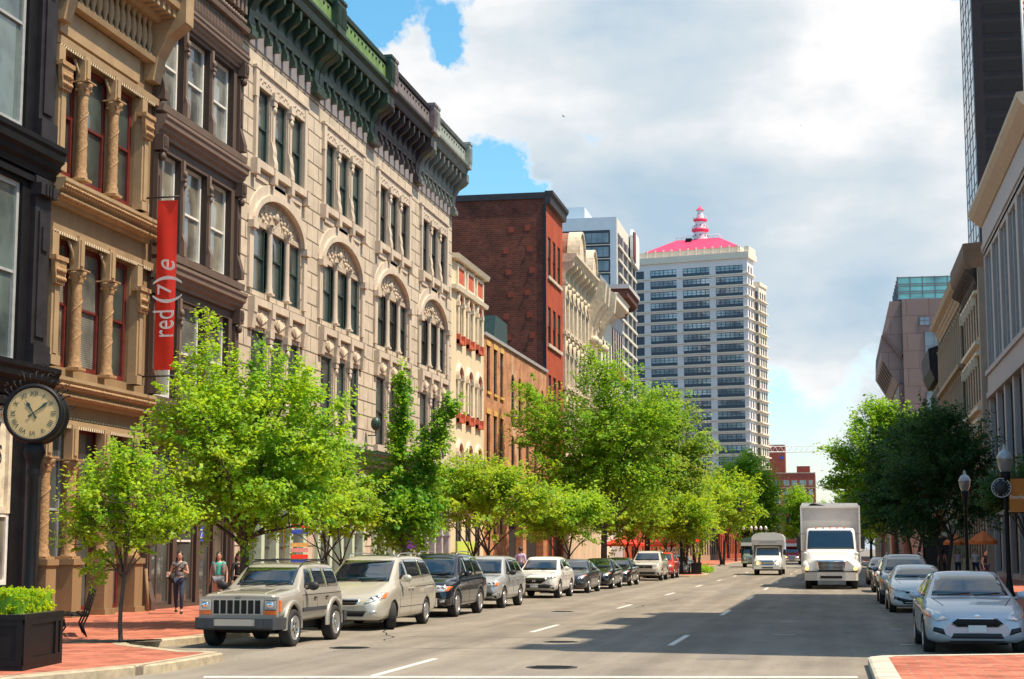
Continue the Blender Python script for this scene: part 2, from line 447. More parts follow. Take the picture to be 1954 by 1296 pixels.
pm('pier_stone', (.40, .37, .36), .65, var=.08, scale=1)
pm('pier_tan', (.40, .305, .23), .7, var=.1, scale=1.4, bump=.3, bscale=60)
pm('soffit_tan', (.46, .37, .27), .7, var=.08, scale=1.4)
pm('old_tan', (.36, .27, .18), .8, var=.15, scale=2, bump=.3)
pm('old_green', (.10, .15, .12), .7, var=.2, scale=2)
pm('old_brown', (.13, .085, .06), .75, var=.2, scale=2)
brickmat('tower_dark_wall', (.035, .021, .02), (.03, .018, .018), (.025, .018, .018), 6, 1.2, .05, .15, .4, bump=0)
brickmat('rubble', (.36, .30, .23), (.28, .23, .18), (.20, .16, .13), .9, .35, .04, .3, bump=.8)
pm('shade_wall', (.40, .33, .27), .8, var=.12, scale=1.2)
pm('roofing', (.09, .085, .08), .9, var=.2, scale=2)
pm('void', (.012, .011, .012), .9, var=.2)
pm('bark', (.075, .055, .042), .9, var=.35, scale=9, bump=.9, bscale=26)
pm('bark_pale', (.17, .14, .11), .9, var=.3, scale=9, bump=.8, bscale=26)
pm('skin', (.52, .30, .21), .55, var=.04)
pm('skin_dark', (.22, .115, .075), .55, var=.04)
pm('hair_dark', (.022, .012, .009), .5, var=.4, scale=30)
pm('denim', (.022, .035, .075), .85, var=.3, scale=12)
pm('shoe_black', (.012, .012, .012), .5)
pm('cloth_black', (.015, .014, .016), .8, var=.3, scale=10)
pm('cloth_grey', (.20, .19, .20), .85, var=.45, scale=26)
pm('cloth_teal', (.08, .50, .40), .8, var=.15, scale=10)
pm('cloth_lavender', (.50, .44, .62), .8, var=.1, scale=10)
pm('cloth_white', (.65, .65, .66), .8, var=.1, scale=10)
pm('cloth_orange', (.75, .16, .03), .8, var=.1, scale=10)
pm('cloth_pink', (.62, .25, .24), .8, var=.1, scale=10)
pm('cloth_shorts', (.16, .18, .22), .85, var=.3, scale=14)
pm('banner_red', (.72, .03, .012), .6, var=.1, scale=1.5)
pm('banner_white', (.80, .72, .70), .6, var=.05)
pm('banner_orange', (.55, .17, .02), .7, var=.1, scale=3)
pm('umbrella_red', (.70, .035, .02), .7, var=.12, scale=3)
pm('umbrella_orange', (.70, .16, .03), .7, var=.12, scale=3)
pm('sign_white', (.70, .69, .66), .6, var=.06, scale=3)
pm('sign_blue', (.03, .08, .45), .5, var=.05)
pm('sign_green', (.02, .20, .13), .5, var=.05)
pm('sign_black', (.02, .02, .02), .5)
pm('sign_cream', (.62, .55, .42), .7, var=.25, scale=4)
pm('clock_face', (.52, .37, .17), .45, var=.06, scale=3)
pm('pale_green', (.44, .56, .42), .6, var=.12, scale=2)
pm('lime_paint', (.50, .66, .12), .6, var=.1, scale=1)
pm('purple_paint', (.30, .07, .55), .6)
pm('wood_orange', (.55, .22, .05), .6, var=.2, scale=3)
pm('galvanised', (.30, .32, .33), .4, .6, var=.1)
pm('rubber', (.022, .021, .021), .85, var=.2, scale=6)
pm('alloy', (.62, .62, .63), .28, .9, var=.04)
pm('chrome', (.75, .75, .76), .12, 1., var=.03)
pm('car_black', (.016, .016, .017), .6, var=.1)
pm('trim_grey', (.045, .048, .056), .55, var=.08, scale=3)
pm('arch_dark', (.006, .006, .006), .9)
pm('lamp_clear', (.55, .57, .58), .12, .35, var=.35, scale=14, coat=1.)
pm('lamp_amber', (.85, .16, .02), .25, var=.1, coat=1.)
pm('lamp_red', (.5, .02, .02), .25, var=.1, coat=1.)
pm('lamp_lit', (1, .6, .2), .3, emit=(1, .55, .12), estr=2.2)
pm('lamp_lit_white', (1, .9, .7), .3, emit=(1, .85, .6), estr=2.5)
pm('signal_red', (.8, .02, .02), .4, emit=(1, .03, .02), estr=2.)
pm('plate', (.62, .62, .60), .5, var=.05)
pm('plate_text', (.10, .14, .35), .6)
pm('globe', (.2, .2, .19), .2, var=.08, coat=1.)  # white globe toned down so its colour carries the surrounding shade
pm('globe_cap', (.42, .43, .45), .4, .2, var=.1)
pm('cup', (.75, .73, .70), .6)
pm('truck_white', (.74, .73, .70), .35, var=.03, coat=.8)
pm('truck_box', (.52, .49, .45), .5, var=.06, scale=1.2)  # grey of the cargo box paints in the shade on its front
pm('bus_white', (.78, .76, .72), .4, var=.03, coat=.5)
pm('glass_car', (.004, .009, .014), .015, .0, var=.3, scale=2, spec=1., coat=1.)
glassmat('pane_teal', (.035, .06, .055), (.075, .11, .10), spec=.8)
glassmat('pane_green', (.012, .024, .02), (.035, .055, .047), spec=.8)
glassmat('pane_blind', (.07, .07, .06), (.20, .21, .185), blinds=5.5)
glassmat('pane_brown_blind', (.14, .12, .08), (.26, .24, .18), blinds=5.)
glassmat('pane_dark', (.012, .014, .015), (.04, .04, .04))
glassmat('pane_warm', (.05, .045, .03), (.12, .11, .08))
glassmat('pane_blue', (.05, .08, .12), (.10, .14, .19), scale=.15, wav=.05)
glassmat('pane_tower', (.16, .28, .38), (.42, .55, .60), scale=.12, wav=.04, spec=1.)  # pale blue base colour paints in the sky reflected by the tower glass
glassmat('pane_far', (.16, .26, .26), (.25, .36, .36), scale=.3)
glassmat('pane_cyan', (.10, .42, .38), (.16, .55, .48), scale=.3)
glassmat('pane_mirror', (.16, .22, .27), (.30, .37, .42), scale=.3, wav=.05)
glassmat('pane_shop', (.02, .03, .028), (.06, .075, .07), scale=.5)
leafmat('leaf_lime', (.25, .40, .03), (.60, .84, .03))
leafmat('leaf_yellow', (.26, .38, .03), (.58, .78, .03))
leafmat('leaf_mid', (.19, .34, .025), (.48, .74, .03))
leafmat('leaf_deep', (.16, .33, .03), (.42, .72, .03))
leafmat('leaf_soft', (.23, .34, .05), (.48, .66, .06))
leafmat('leaf_shaded', (.045, .10, .035), (.09, .24, .05))  # leaf colour darkened to paint in the building shade on the right-hand trees
leafmat('leaf_hedge', (.34, .46, .01), (.66, .78, .01))

# road material: tyre-darkened wheel tracks, mottling
def roadmat():
    m = M['asphalt']; nt = m.node_tree; N, L = nt.nodes.new, nt.links.new
    p = nt.nodes['Principled BSDF']
    src = p.inputs['Base Color'].links[0].from_socket
    tc = N('ShaderNodeTexCoord')
    def tex(scale, sc, det):
        mp = N('ShaderNodeMapping'); mp.inputs['Scale'].default_value = sc; L(tc.outputs['Object'], mp.inputs[0])
        n = N('ShaderNodeTexNoise'); n.inputs['Scale'].default_value = scale; n.inputs['Detail'].default_value = det; n.inputs['Roughness'].default_value = .6
        L(mp.outputs[0], n.inputs['Vector']); return n.outputs['Fac']
    def rng_(v, a, b, c, d):
        r = N('ShaderNodeMapRange'); L(v, r.inputs[0]); r.inputs[1].default_value = a; r.inputs[2].default_value = b; r.inputs[3].default_value = c; r.inputs[4].default_value = d
        return r.outputs[0]
    a = rng_(tex(1., (.9, .02, 1), 3), .35, .65, .78, 1.12)
    b = rng_(tex(60, (1, 1, 1), 2), .3, .7, .82, 1.16)
    c = rng_(tex(1.3, (1, .25, 1), 8), .35, .7, 1.06, .80)
    cur = src
    for s in (a, b, c):
        v = N('ShaderNodeVectorMath'); v.operation = 'SCALE'; L(cur, v.inputs[0]); L(s, v.inputs['Scale']); cur = v.outputs[0]
    # cracks
    vo = N('ShaderNodeTexVoronoi'); vo.feature = 'DISTANCE_TO_EDGE'; vo.inputs['Scale'].default_value = .22
    n = N('ShaderNodeTexNoise'); n.inputs['Scale'].default_value = .8; n.inputs['Detail'].default_value = 6; L(tc.outputs['Object'], n.inputs['Vector'])
    mx = N('ShaderNodeMix'); mx.data_type = 'VECTOR'; mx.inputs[0].default_value = .35
    L(tc.outputs['Object'], mx.inputs[4]); 
    sc2 = N('ShaderNodeVectorMath'); sc2.operation = 'SCALE'; L(n.outputs['Color'], sc2.inputs[0]); sc2.inputs['Scale'].default_value = 9
    ad = N('ShaderNodeVectorMath'); L(tc.outputs['Object'], ad.inputs[0]); L(sc2.outputs[0], ad.inputs[1])
    L(ad.outputs[0], vo.inputs['Vector'])
    cr = rng_(vo.outputs['Distance'], .0, .006, .55, 1.)
    v = N('ShaderNodeVectorMath'); v.operation = 'SCALE'; L(cur, v.inputs[0]); L(cr, v.inputs['Scale']); cur = v.outputs[0]
    L(cur, p.inputs['Base Color'])
roadmat()

# ------------------------------------------------------------------ the ground
def sheet(name, pts, z, mat, kind='structure', top=None):
    mb = MB()
    if top is None:
        mb.add([(x, y, z) for x, y in pts], [tuple(range(len(pts)))])
    else:
        mb.prism(pts, 2, z, top)
    return tag(mb.build(name, mat), kind=kind)
XL, XR = -19.7, 9.9
sheet('ground', [(-1500, -200), (1500, -200), (1500, 4000), (-1500, 4000)], 0, 'asphalt_patch')
sheet('road', [(-14.5, -20), (6, -20), (6, 1500), (-14.5, 1500)], .005, 'asphalt')
sheet('cross_street', [(-200, 2), (-14.5, 2), (-14.5, 17.5), (-200, 17.5)], .005, 'asphalt')
def arc(cx, cy, r, a0, a1, n=6): return [(cx + r * math.cos(rad(a0 + (a1 - a0) * i / n)), cy + r * math.sin(rad(a0 + (a1 - a0) * i / n))) for i in range(n + 1)]
def offset_poly(pts, d):
    out = []; n = len(pts)
    for i, p in enumerate(pts):
        a = Vector(pts[i - 1]) if i else None; b = Vector(pts[i + 1]) if i < n - 1 else None; q = Vector(p)
        t = ((q - a).normalized() if a is not None else Vector((0, 0))) + ((b - q).normalized() if b is not None else Vector((0, 0)))
        t = Vector((t.x, t.y)).normalized(); out.append((p[0] + t.y * d, p[1] - t.x * d))
    return out
def kerb(name, path, w, mat, label=None, h=.15):
    """stone kerb following the path; the pavement lies on the left of it (offset inwards by w)"""
    inner = offset_poly(path, -w)
    vs = []; fs = []
    for (a, b) in zip(path, inner): vs += [(a[0], a[1], 0), (a[0], a[1], h - .02), (a[0] - (a[0] - b[0]) * .12, a[1] - (a[1] - b[1]) * .12, h), (b[0], b[1], h)]
    for i in range(len(path) - 1):
        for k in range(3): fs.append((i * 4 + k, i * 4 + k + 1, i * 4 + k + 5, i * 4 + k + 4))
    mb = MB().add(vs, fs)
    return tag(mb.build(name, mat), kind='structure')
# left pavement with its bulb-out at the corner and its far end
kl = [(-60, 18.0), (-16, 18.0)] + [(-13.2, 19.3), (-11.4, 21.2), (-10.75, 23.0), (-10.3, 24.6), (-10.27, 26.0)] + arc(-10.92, 27.1, .62, -5, 110, 5) + [(-12.9, 29.35), (-13.25, 29.9), (-13.0, 30.9), (-12.75, 32.2), (-12.62, 35)] + \
     [(-12.6, 60), (-12.6, 110.5), (-11.9, 111.6), (-9.6, 112.2), (-8.9, 113.5), (-8.7, 116), (-9, 122), (-10, 126), (-12.6, 129.5), (-12.6, 300)]
kerb('left_kerb', kl, .32, 'kerb_stone')
ins = offset_poly(kl, -.315)
tag(MB().prism(ins + [(-60, 300)], 2, .002, .146).build('left_pavement', 'paving'), kind='structure')
# right pavement, bulb-out in the foreground
kr = [(.75, 10), (.52, 24), (.50, 28.3), (.72, 28.75), (1.4, 29.05), (3.1, 29.75), (3.75, 30.9), (3.85, 33), (3.85, 300)]
kr = kr[::-1]
kerb('right_kerb', kr, .34, 'kerb_pale')
ins = offset_poly(kr, -.335)
tag(MB().prism(ins + [(60, 10), (60, 300)], 2, .002, .146).build('right_pavement', 'paving'), kind='structure')
sheet('tree_pit_soil', [(-14.3, 29.3), (-12.7, 30.3), (-13.1, 31.2), (-14.6, 30.4)], .15, 'earth')
# lane markings
lm = MB()
for (a, b) in ((24.6, 28.6), (38, 41.8), (53.5, 57.3), (69, 73), (84.5, 88.5), (100, 104), (116, 120), (132, 136), (148, 152), (164, 168), (180, 184)):
    lm.quad((-6.97, a, .009), (-6.84, a, .009), (-6.84, b, .009), (-6.97, b, .009))
for (a, b) in ((33.4, 37.4), (48.6, 52.6), (63.6, 67.8), (79, 83), (94.5, 98.5), (110, 114), (126, 130), (142, 146)):
    lm.quad((-3.32, a, .009), (-3.19, a, .009), (-3.19, b, .009), (-3.32, b, .009))
tag(lm.build('lane_markings', 'road_paint'), kind='structure')
cw = MB()
cw.quad((-9.3, 23.75, .009), (.3, 25.6, .009), (.3, 25.88, .009), (-9.4, 24.05, .009))
for yy in (34.5, 41, 47.5, 54): cw.quad((1.25, yy, .009), (1.55, yy, .009), (1.55, yy + .12, .009), (1.25, yy + .12, .009))
for yy in (38, 45): cw.quad((-1.4, yy, .009), (-.9, yy, .009), (-.9, yy + .1, .009), (-1.4, yy + .1, .009))
tag(cw.build('crosswalk_markings', 'road_paint'), kind='structure')
def manhole(x, y, r, label):
    mb = MB(); mb.lathe([(0, .010), (r * .86, .010), (r * .9, .007), (r * .94, .011), (r, .010), (r, .004)], (x, y, 0), 2, 28)
    for i in range(-3, 4): mb.box(x - r * .7, x + r * .7, y + i * r * .2 - .015, y + i * r * .2 + .015, .009, .016)
    tag(mb.build('manhole_cover', 'iron'), label, 'manhole cover', 'manhole covers in the road')
manhole(-4.55, 26.9, .42, 'round iron manhole cover in the sunlit road nearest the camera')
manhole(-9.3, 31.4, .40, 'round manhole cover beside the street-side tyre of the tan boxy off-roader')
manhole(-5.6, 34.2, .36, 'manhole cover at the left tip of the building shadow on the road')
manhole(-8.2, 50.5, .36, 'manhole cover in the road beyond the dark blue off-roader')

# tar-filled cracks, patches and oil drips in the carriageway
rc_ = random.Random(12); mb = MB()
for i in range(26):
    x, y = rc_.uniform(-10, 3), rc_.uniform(25, 110); a = rc_.choice((0, 0, PI / 2)) + rc_.uniform(-.25, .25); pts = [(x, y)]
    for k in range(rc_.randint(5, 12)):
        a += rc_.uniform(-.35, .35); x += math.cos(a) * .45; y += math.sin(a) * .45; pts.append((x, y))
    w = rc_.uniform(.012, .028)
    for p, q in zip(pts[:-1], pts[1:]):
        d = Vector((q[0] - p[0], q[1] - p[1])).normalized(); n = (-d.y * w, d.x * w)
        mb.quad((p[0] - n[0], p[1] - n[1], .0065), (q[0] - n[0], q[1] - n[1], .0065), (q[0] + n[0], q[1] + n[1], .0065), (p[0] + n[0], p[1] + n[1], .0065))
tag(mb.build('road_cracks', 'iron'), kind='structure')
mb = MB()
for (x, y, w, l) in ((-8.8, 46, 1.3, 3.2), (-1.8, 58, 1.6, 2.4), (-5.2, 75, 1.2, 5), (-2.4, 29.2, .9, 1.5), (-8.9, 92, 1.5, 4), (-4.6, 104, 1.6, 3)):
    mb.quad((x, y, .0075), (x + w, y + .1, .0075), (x + w - .05, y + l, .0075), (x + .05, y + l - .1, .0075))
tag(mb.build('road_patches', 'asphalt_patch'), kind='structure')
# ------------------------------------------------------------------ facade kit (local frame: x along the front, -y outwards, z up)
def wall(mb, x0, x1, z0, z1, ops, y=0., depth=.35, mi=0, rmi=None):
    rmi = mi if rmi is None else rmi
    xs = sorted({x0, x1} | {o[0] for o in ops} | {o[1] for o in ops})
    for a, b in zip(xs[:-1], xs[1:]):
        cov = sorted([o for o in ops if o[0] < b - 1e-6 and o[1] > a + 1e-6], key=lambda o: o[2])
        z = z0
        for o in cov:
            if o[2] > z + 1e-6: mb.quad((a, y, z), (b, y, z), (b, y, o[2]), (a, y, o[2]), mi)
            z = o[3] + (o[4] if len(o) > 4 else 0)
        if z < z1 - 1e-6: mb.quad((a, y, z), (b, y, z), (b, y, z1), (a, y, z1), mi)
    for o in ops:
        a, b, c, d = o[:4]; r = o[4] if len(o) > 4 else 0; Y = y + depth
        mb.quad((a, y, c), (a, Y, c), (a, Y, d), (a, y, d), rmi)
        mb.quad((b, y, c), (b, y, d), (b, Y, d), (b, Y, c), rmi)
        mb.quad((a, y, c), (b, y, c), (b, Y, c), (a, Y, c), rmi)
        if r:
            n = 10; pts = [((a + b) / 2 - (b - a) / 2 * math.cos(PI * i / n), d + r * math.sin(PI * i / n)) for i in range(n + 1)]
            for (p, q) in zip(pts[:-1], pts[1:]):
                mb.quad((p[0], y, p[1]), (q[0], y, q[1]), (q[0], y, d + r), (p[0], y, d + r), mi)
                mb.quad((p[0], y, p[1]), (p[0], Y, p[1]), (q[0], Y, q[1]), (q[0], y, q[1]), rmi)
        else: mb.quad((a, y, d), (a, Y, d), (b, Y, d), (b, y, d), rmi)

def shell(mb, x0, x1, y0, y1, z1, mi=0, roof=1, z0=-.15, inset=.012):
    """side, back walls and roof of a building"""
    a, b = x0 + inset, x1 - inset
    mb.quad((a, y0, z0), (a, y1, z0), (a, y1, z1), (a, y0, z1), mi)
    mb.quad((b, y0, z0), (b, y0, z1), (b, y1, z1), (b, y1, z0), mi)
    mb.quad((a, y1, z0), (b, y1, z0), (b, y1, z1), (a, y1, z1), mi)
    mb.quad((a, y0, z1 - .02), (b, y0, z1 - .02), (b, y1, z1 - .02), (a, y1, z1 - .02), roof)

def window(par, xc, z0, w, h, y=.3, frame='sash_dark', pane='pane_dark', style='sash', fw=.07, sill=None, mull=0):
    key = ('win', round(w, 3), round(h, 3), frame, style, fw, mull)
    def mk():
        mb = MB()
        mb.box(-w / 2, -w / 2 + fw, -.05, .05, 0, h); mb.box(w / 2 - fw, w / 2, -.05, .05, 0, h)
        mb.box(-w / 2 + fw, w / 2 - fw, -.049, .05, 0, fw); mb.box(-w / 2 + fw, w / 2 - fw, -.049, .05, h - fw, h)
        if style == 'sash':
            mb.box(-w / 2 + fw, w / 2 - fw, -.035, .07, h * .5 - .035, h * .5 + .035)
        if style == 'grid':
            k = mull or 3
            for i in range(1, k): mb.box(-w / 2 + w * i / k - .03, -w / 2 + w * i / k + .03, -.03, .05, fw, h - fw)
            mb.box(-w / 2 + fw, w / 2 - fw, -.026, .05, h * .55 - .03, h * .55 + .03)
        if style == 'mull':
            for i in range(1, mull): mb.box(-w / 2 + w * i / mull - .025, -w / 2 + w * i / mull + .025, -.03, .05, fw, h - fw)
        return mb.mesh('window', frame)
    o = link('window', cached(key, mk), par, (xc, y, z0))
    def mp():
        mb = MB(); a, b, c, d = -w / 2 + fw * .5, w / 2 - fw * .5, fw * .5, h - fw * .5
        if style == 'sash':
            mb.box(a, b, .0, .03, h * .5, d); mb.box(a, b, .035, .06, c, h * .5)
        else: mb.box(a, b, .0, .03, c, d)
        return mb.mesh('pane', pane)
    link('pane', cached(key + (pane,), mp), o)
    if sill:
        def ms():
            mb = MB(); mb.box(-w / 2 - .12, w / 2 + .12, -y - .16, -.05, -.16, 0.002); return mb.mesh('sill', sill)
        link('sill', cached(('sill', round(w, 3), y, sill), ms), o)
    return o

def run(mb, prof, x0, x1, mi=0):
    """moulding profile (y, z) swept along x"""
    n = len(prof)
    vs = [(x0, p[0], p[1]) for p in prof] + [(x1, p[0], p[1]) for p in prof]
    fs = [(i, (i + 1) % n, n + (i + 1) % n, n + i) for i in range(n)] + [tuple(range(n)), tuple(range(n, 2 * n))]
    mb.add(vs, fs, mi)

def runs(par, name, mat, profs, x0, x1):
    for p in profs:
        mb = MB(); run(mb, p, x0, x1); mb.build(name, mat, par)

def cornice_prof(y, z0, h, out):
    """classical stepped profile standing out from the wall plane y"""
    return [(y, z0), (y - out * .25, z0), (y - out * .3, z0 + h * .18), (y - out * .55, z0 + h * .3), (y - out * .6, z0 + h * .45), (y - out * .85, z0 + h * .55),
            (y - out * .88, z0 + h * .75), (y - out, z0 + h * .85), (y - out, z0 + h), (y, z0 + h)]

def bracket_mesh(h, out, w, mat):
    def mk():
        mb = MB()
        prof = [(0, 0), (-out * .22, 0), (-out * .30, h * .10), (-out * .20, h * .22), (-out * .24, h * .42), (-out * .45, h * .60), (-out * .85, h * .72), (-out, h * .80), (-out, h), (0, h)]
        mb.prism(prof, 0, -w / 2, w / 2)
        mb.box(-w * .62, w * .62, -out * .36, -.001, -h * .05, h * .06)
        return mb.mesh('bracket', mat)
    return cached(('br', h, out, w, mat), mk)

def column(par, x, z0, z1, r, mat, y=-.05, cap='ochre', square=False, base=True, twist=False):
    key = ('col', z1 - z0, r, mat, square, twist)
    def mk():
        mb = MB(); h = z1 - z0
        if square: mb.box(-r, r, -r, r, 0, h)
        else:
            prof = [(r * 1.35, 0), (r * 1.35, .1), (r * 1.15, .16), (r * 1.2, .22), (r, .3)]
            k = 16 if twist else 2
            for i in range(k + 1):
                t = i / k; rr = r * (1 - .14 * t)
                if twist and i % 2: rr *= 1.07
                prof.append((rr, .3 + (h - .3) * t))
            mb.lathe(prof, (0, 0, 0), 2, 14)
            mb.box(-r * 1.5, r * 1.5, -r * 1.5, r * 1.5, 0, .07)
            if twist:
                pts = [(math.cos(a * .55) * r * .98, math.sin(a * .55) * r * .98, .35 + a * (h - .5) / 30) for a in range(31)]
                mb.tube(pts, .018, 5)
        return mb.mesh('column', mat)
    o = link('column', cached(key, mk), par, (x, y, z0))
    if cap:
        def mc():
            mb = MB(); ch = r * 2.6
            mb.lathe([(r * .9, 0), (r * 1.1, ch * .1), (r * 1.05, ch * .2), (r * 1.35, ch * .55), (r * 1.75, ch * .85), (r * 1.3, ch * .9)], (0, 0, 0), 2, 12)
            for i in range(8):
                t = 2 * PI * i / 8; mb.ball((math.cos(t) * r * 1.3, math.sin(t) * r * 1.3, ch * (.45 if i % 2 else .7)), r * .33, 5)
            mb.box(-r * 1.7, r * 1.7, -r * 1.7, r * 1.7, ch * .9, ch)
            return mb.mesh('capital', cap)
        link('capital', cached(('cap', r, cap), mc), o, (0, 0, z1 - z0 - r * 2.6 * .0 - r * 2.6))
    return o

def facade(name, label, cat, X, Y0, side='L'):
    return empty(name, (X, Y0, .15), rad(90) if side == 'L' else rad(-90), label, cat)

# ================================================================== LEFT ROW
# ---- 1 black cast-iron front (Y 29.9 - 38.95)
B = facade('iron_front_building', 'black painted cast iron front with pale framed windows at the left edge behind the clock', 'building', XL, 29.9)
mb = MB(); ops = []
wx = [(.75, 2.85), (3.2, 5.3), (5.65, 7.5)]
for (a, b) in wx:
    for (c, d) in ((12.25, 17.6), (6.3, 10.85), (18.6, 21.6)): ops.append((a, b, c, d))
    ops.append((a, b, .9, 5.2))
wall(mb, 0, 9.05, -.15, 23, ops, 0, .55, 0)
shell(mb, 0, 9.05, 0, 25, 23, 0, 1)
mb.build('wall', ['black_iron', 'roofing'], B)
for (a, b) in wx:
    for (c, d) in ((12.25, 17.6), (6.3, 10.85), (18.6, 21.6)):
        window(B, (a + b) / 2, c, b - a, d - c, .14, 'grey_frame', 'pane_teal', fw=.13)
# shopfront bays: white timber frame, painted sign board above a stall window
for i, (a, b) in enumerate(wx):
    w = window(B, (a + b) / 2, .9, b - a, 1.75, .1, 'white_frame', 'pane_warm', 'mull', .12, mull=1)
    sb = MB(); sb.box(a + .02, b - .02, .12, .16, 2.75, 5.15)
    sb.box(a, a + .14, .02, .115, 2.62, 5.2); sb.box(b - .14, b, .02, .115, 2.62, 5.2); sb.box(a + .14, b - .14, .03, .115, 2.62, 2.78); sb.box(a + .14, b - .14, .03, .115, 5.02, 5.2)
    s = sb.build('sign_board', 'sign_cream', B)
    if i == 2:
        text_obj('lettering', 'ECONOMY', .52, 'sign_black', s, (7.08, .11, 4.62), (rad(90), 0, 0), .008, 'RIGHT', sx=.62)
        text_obj('lettering', 'FOODS', .63, 'sign_black', s, (7.16, .11, 4.02), (rad(90), 0, 0), .008, 'RIGHT', sx=.55)
mb = MB()
for (z, h, o) in ((5.5, .8, .45), (11.2, .85, .4), (17.85, .6, .3), (22.1, 1.1, .9)): runs(B, 'cornice', 'black_iron', [cornice_prof(0, z, h, o)], 0, 9.05)
runs(B, 'string_course', 'black_iron', [[(0, 5.25), (-.12, 5.25), (-.12, 5.45), (0, 5.45)], [(0, 10.95), (-.10, 10.95), (-.10, 11.1), (0, 11.1)]], 0, 9.05)
for x in (3.02, 5.48):
    for (c, d) in ((6.3, 11.1), (12.25, 17.8)):
        column(B, x, c, d, .14, 'black_iron_trim', -.02, 'black_iron_trim')
for (x, w) in ((.35, .34), (8.35, .42)):
    mb = MB()
    for (c, d) in ((0, 5.4), (6.35, 11.15), (12.1, 17.8)):
        mb.box(x - w, x + w, -.14, -.001, c, d); mb.box(x - w * .6, x + w * .6, -.19, -.141, c + .7, d - .9); mb.box(x - w * .35, x + w * .35, -.24, -.191, d - 1.9, d - 1.3)
        mb.box(x - w * 1.06, x + w * 1.06, -.3, -.0, d - .5, d - .2); mb.box(x - w * 1.05, x + w * 1.05, -.24, 0, c, c + .5)
        for k in range(3): mb.box(x - w * .5 + k * w * .4, x - w * .5 + k * w * .4 + .08, -.34, -.3, d - .48, d - .22)
    mb.build('pilaster', 'black_iron_trim', B)

# ---- 2 tan front with twisted columns (Y 38.95 - 45.4)
T = facade('column_front_building', 'tan painted front with slender columns and maroon window frames, between black and brown fronts', 'building', XL, 38.95)
mb = MB(); ops = []; W = 6.45
bays = [(.25, 1.35), (1.75, 3.25), (3.7, 5.2)]
bays = [(.22, 1.55), (1.62, 3.5), (3.57, 5.25)]
for (a, b) in bays:
    for (c, d) in ((11.6, 14.9), (6.5, 9.9), (15.6, 15.61)): 
        if d - c > 1: ops.append((a, b, c, d))
    ops.append((a, b, .12, 5.0))
wall(mb, 0, W, -.15, 18.6, ops, .12, .75, 0)
shell(mb, 0, W, .12, 25, 18.6, 0, 1)
mb.build('wall', ['tan_paint', 'roofing'], T)
for i, (a, b) in enumerate(bays):
    for j, (c, d) in enumerate(((11.6, 14.9), (6.5, 9.9))):
        window(T, (a + b) / 2, c, b - a, d - c, .27, 'maroon', 'pane_green' if j == 0 else ('pane_brown_blind' if i == 0 else 'pane_blind' if i == 1 else 'pane_green'), fw=.15)
    w = window(T, (a + b) / 2, .12, b - a, 4.85, .27, 'maroon' if i else 'grey_frame', 'pane_shop', 'grid', .12, mull=2)
for (z0, z1, d) in ((11.55, 14.3, 14.9), (6.45, 9.15, 9.95)):
    for x in (1.58, 3.53):
        column(T, x, z0, z1, .15, 'ochre', -.02, 'ochre', twist=True)
        mb = MB(); mb.box(x - .17, x + .17, -.13, .118, z1, d + .1); mb.box(x - .1, x + .1, -.17, -.131, z1 + .1, d); 
        # little brackets curling into the opening head
        for s in (-1, 1):
            pts = [(x + s * .17, .05, z1 + .15), (x + s * .2, .05, d - .35), (x + s * .45, .05, d - .06)]
            mb.tube(pts, .045, 6)
        mb.build('impost', 'tan_light', T)
    for x in (.12, 5.45):
        mb = MB(); mb.box(x - .2, x + .24, -.14, .118, z0, z1 - .2); mb.box(x - .1, x + .14, -.18, -.141, z0 + .3, z1 - .6)
        mb.box(x - .24, x + .28, -.2, .118, z0, z0 + .25); mb.box(x - .16, x + .2, -.1, .118, z1 - .2, d)
        p = mb.build('pilaster', 'tan_light', T)
        mb = MB(); mb.prism([(x - .22, z1 - .62), (x + .26, z1 - .62), (x + .36, z1 + .0), (x - .32, z1 + .0)], 1, -.26, -.145)
        for k in range(4):
            for l in range(2): mb.ball((x - .16 + k * .12, -.27, z1 - .48 + l * .22), .07, 5)
        mb.box(x - .34, x + .38, -.3, -.0, z1, z1 + .12)
        mb.build('capital', 'ochre', p)
mb = MB()
runs(T, 'cornice', 'tan_light', [cornice_prof(.118, 5.55, .62, .5), cornice_prof(.118, 10.72, .62, .5)], 0, W - .2)
runs(T, 'string_course', 'tan_light', [[(.118, 4.95), (-.06, 4.95), (-.06, 5.12), (.118, 5.12)], [(.118, 9.95), (-.06, 9.95), (-.08, 10.15), (.118, 10.15)], [(.118, 14.95), (-.1, 14.95), (-.12, 15.15), (.118, 15.15)]], 0, W)
for z in (5.62, 10.8):     # beaded and leafy ornament under the cornices
    mb = MB()
    for k in range(40): mb.ball((.1 + k * .155, -.22, z + .09), (.075, .09, .07), 4)
    mb.build('leaf_moulding', 'ochre', T)
    mb = MB()
    for k in range(40): mb.ball((.1 + k * .155, -.36, z + .33), (.07, .06, .05), 4)
    mb.build('leaf_moulding', 'ochre', T)
for z in (4.9, 9.9, 14.88):
    mb = MB()
    for k in range(46): mb.box(.05 + k * .135, .11 + k * .135, -.1, -.061, z + .0, z + .08)
    if z < 14:
        for k in range(34): mb.ball((.1 + k * .18, .1, z + .29), (.03, .04, .03), 4)
    mb.build('bead_moulding', 'cream', T)
mb = MB(); mb.box(.25, W - 1.1, .04, .118, 15.35, 16.05); mb.build('frieze_panel', 'tan_light', T)
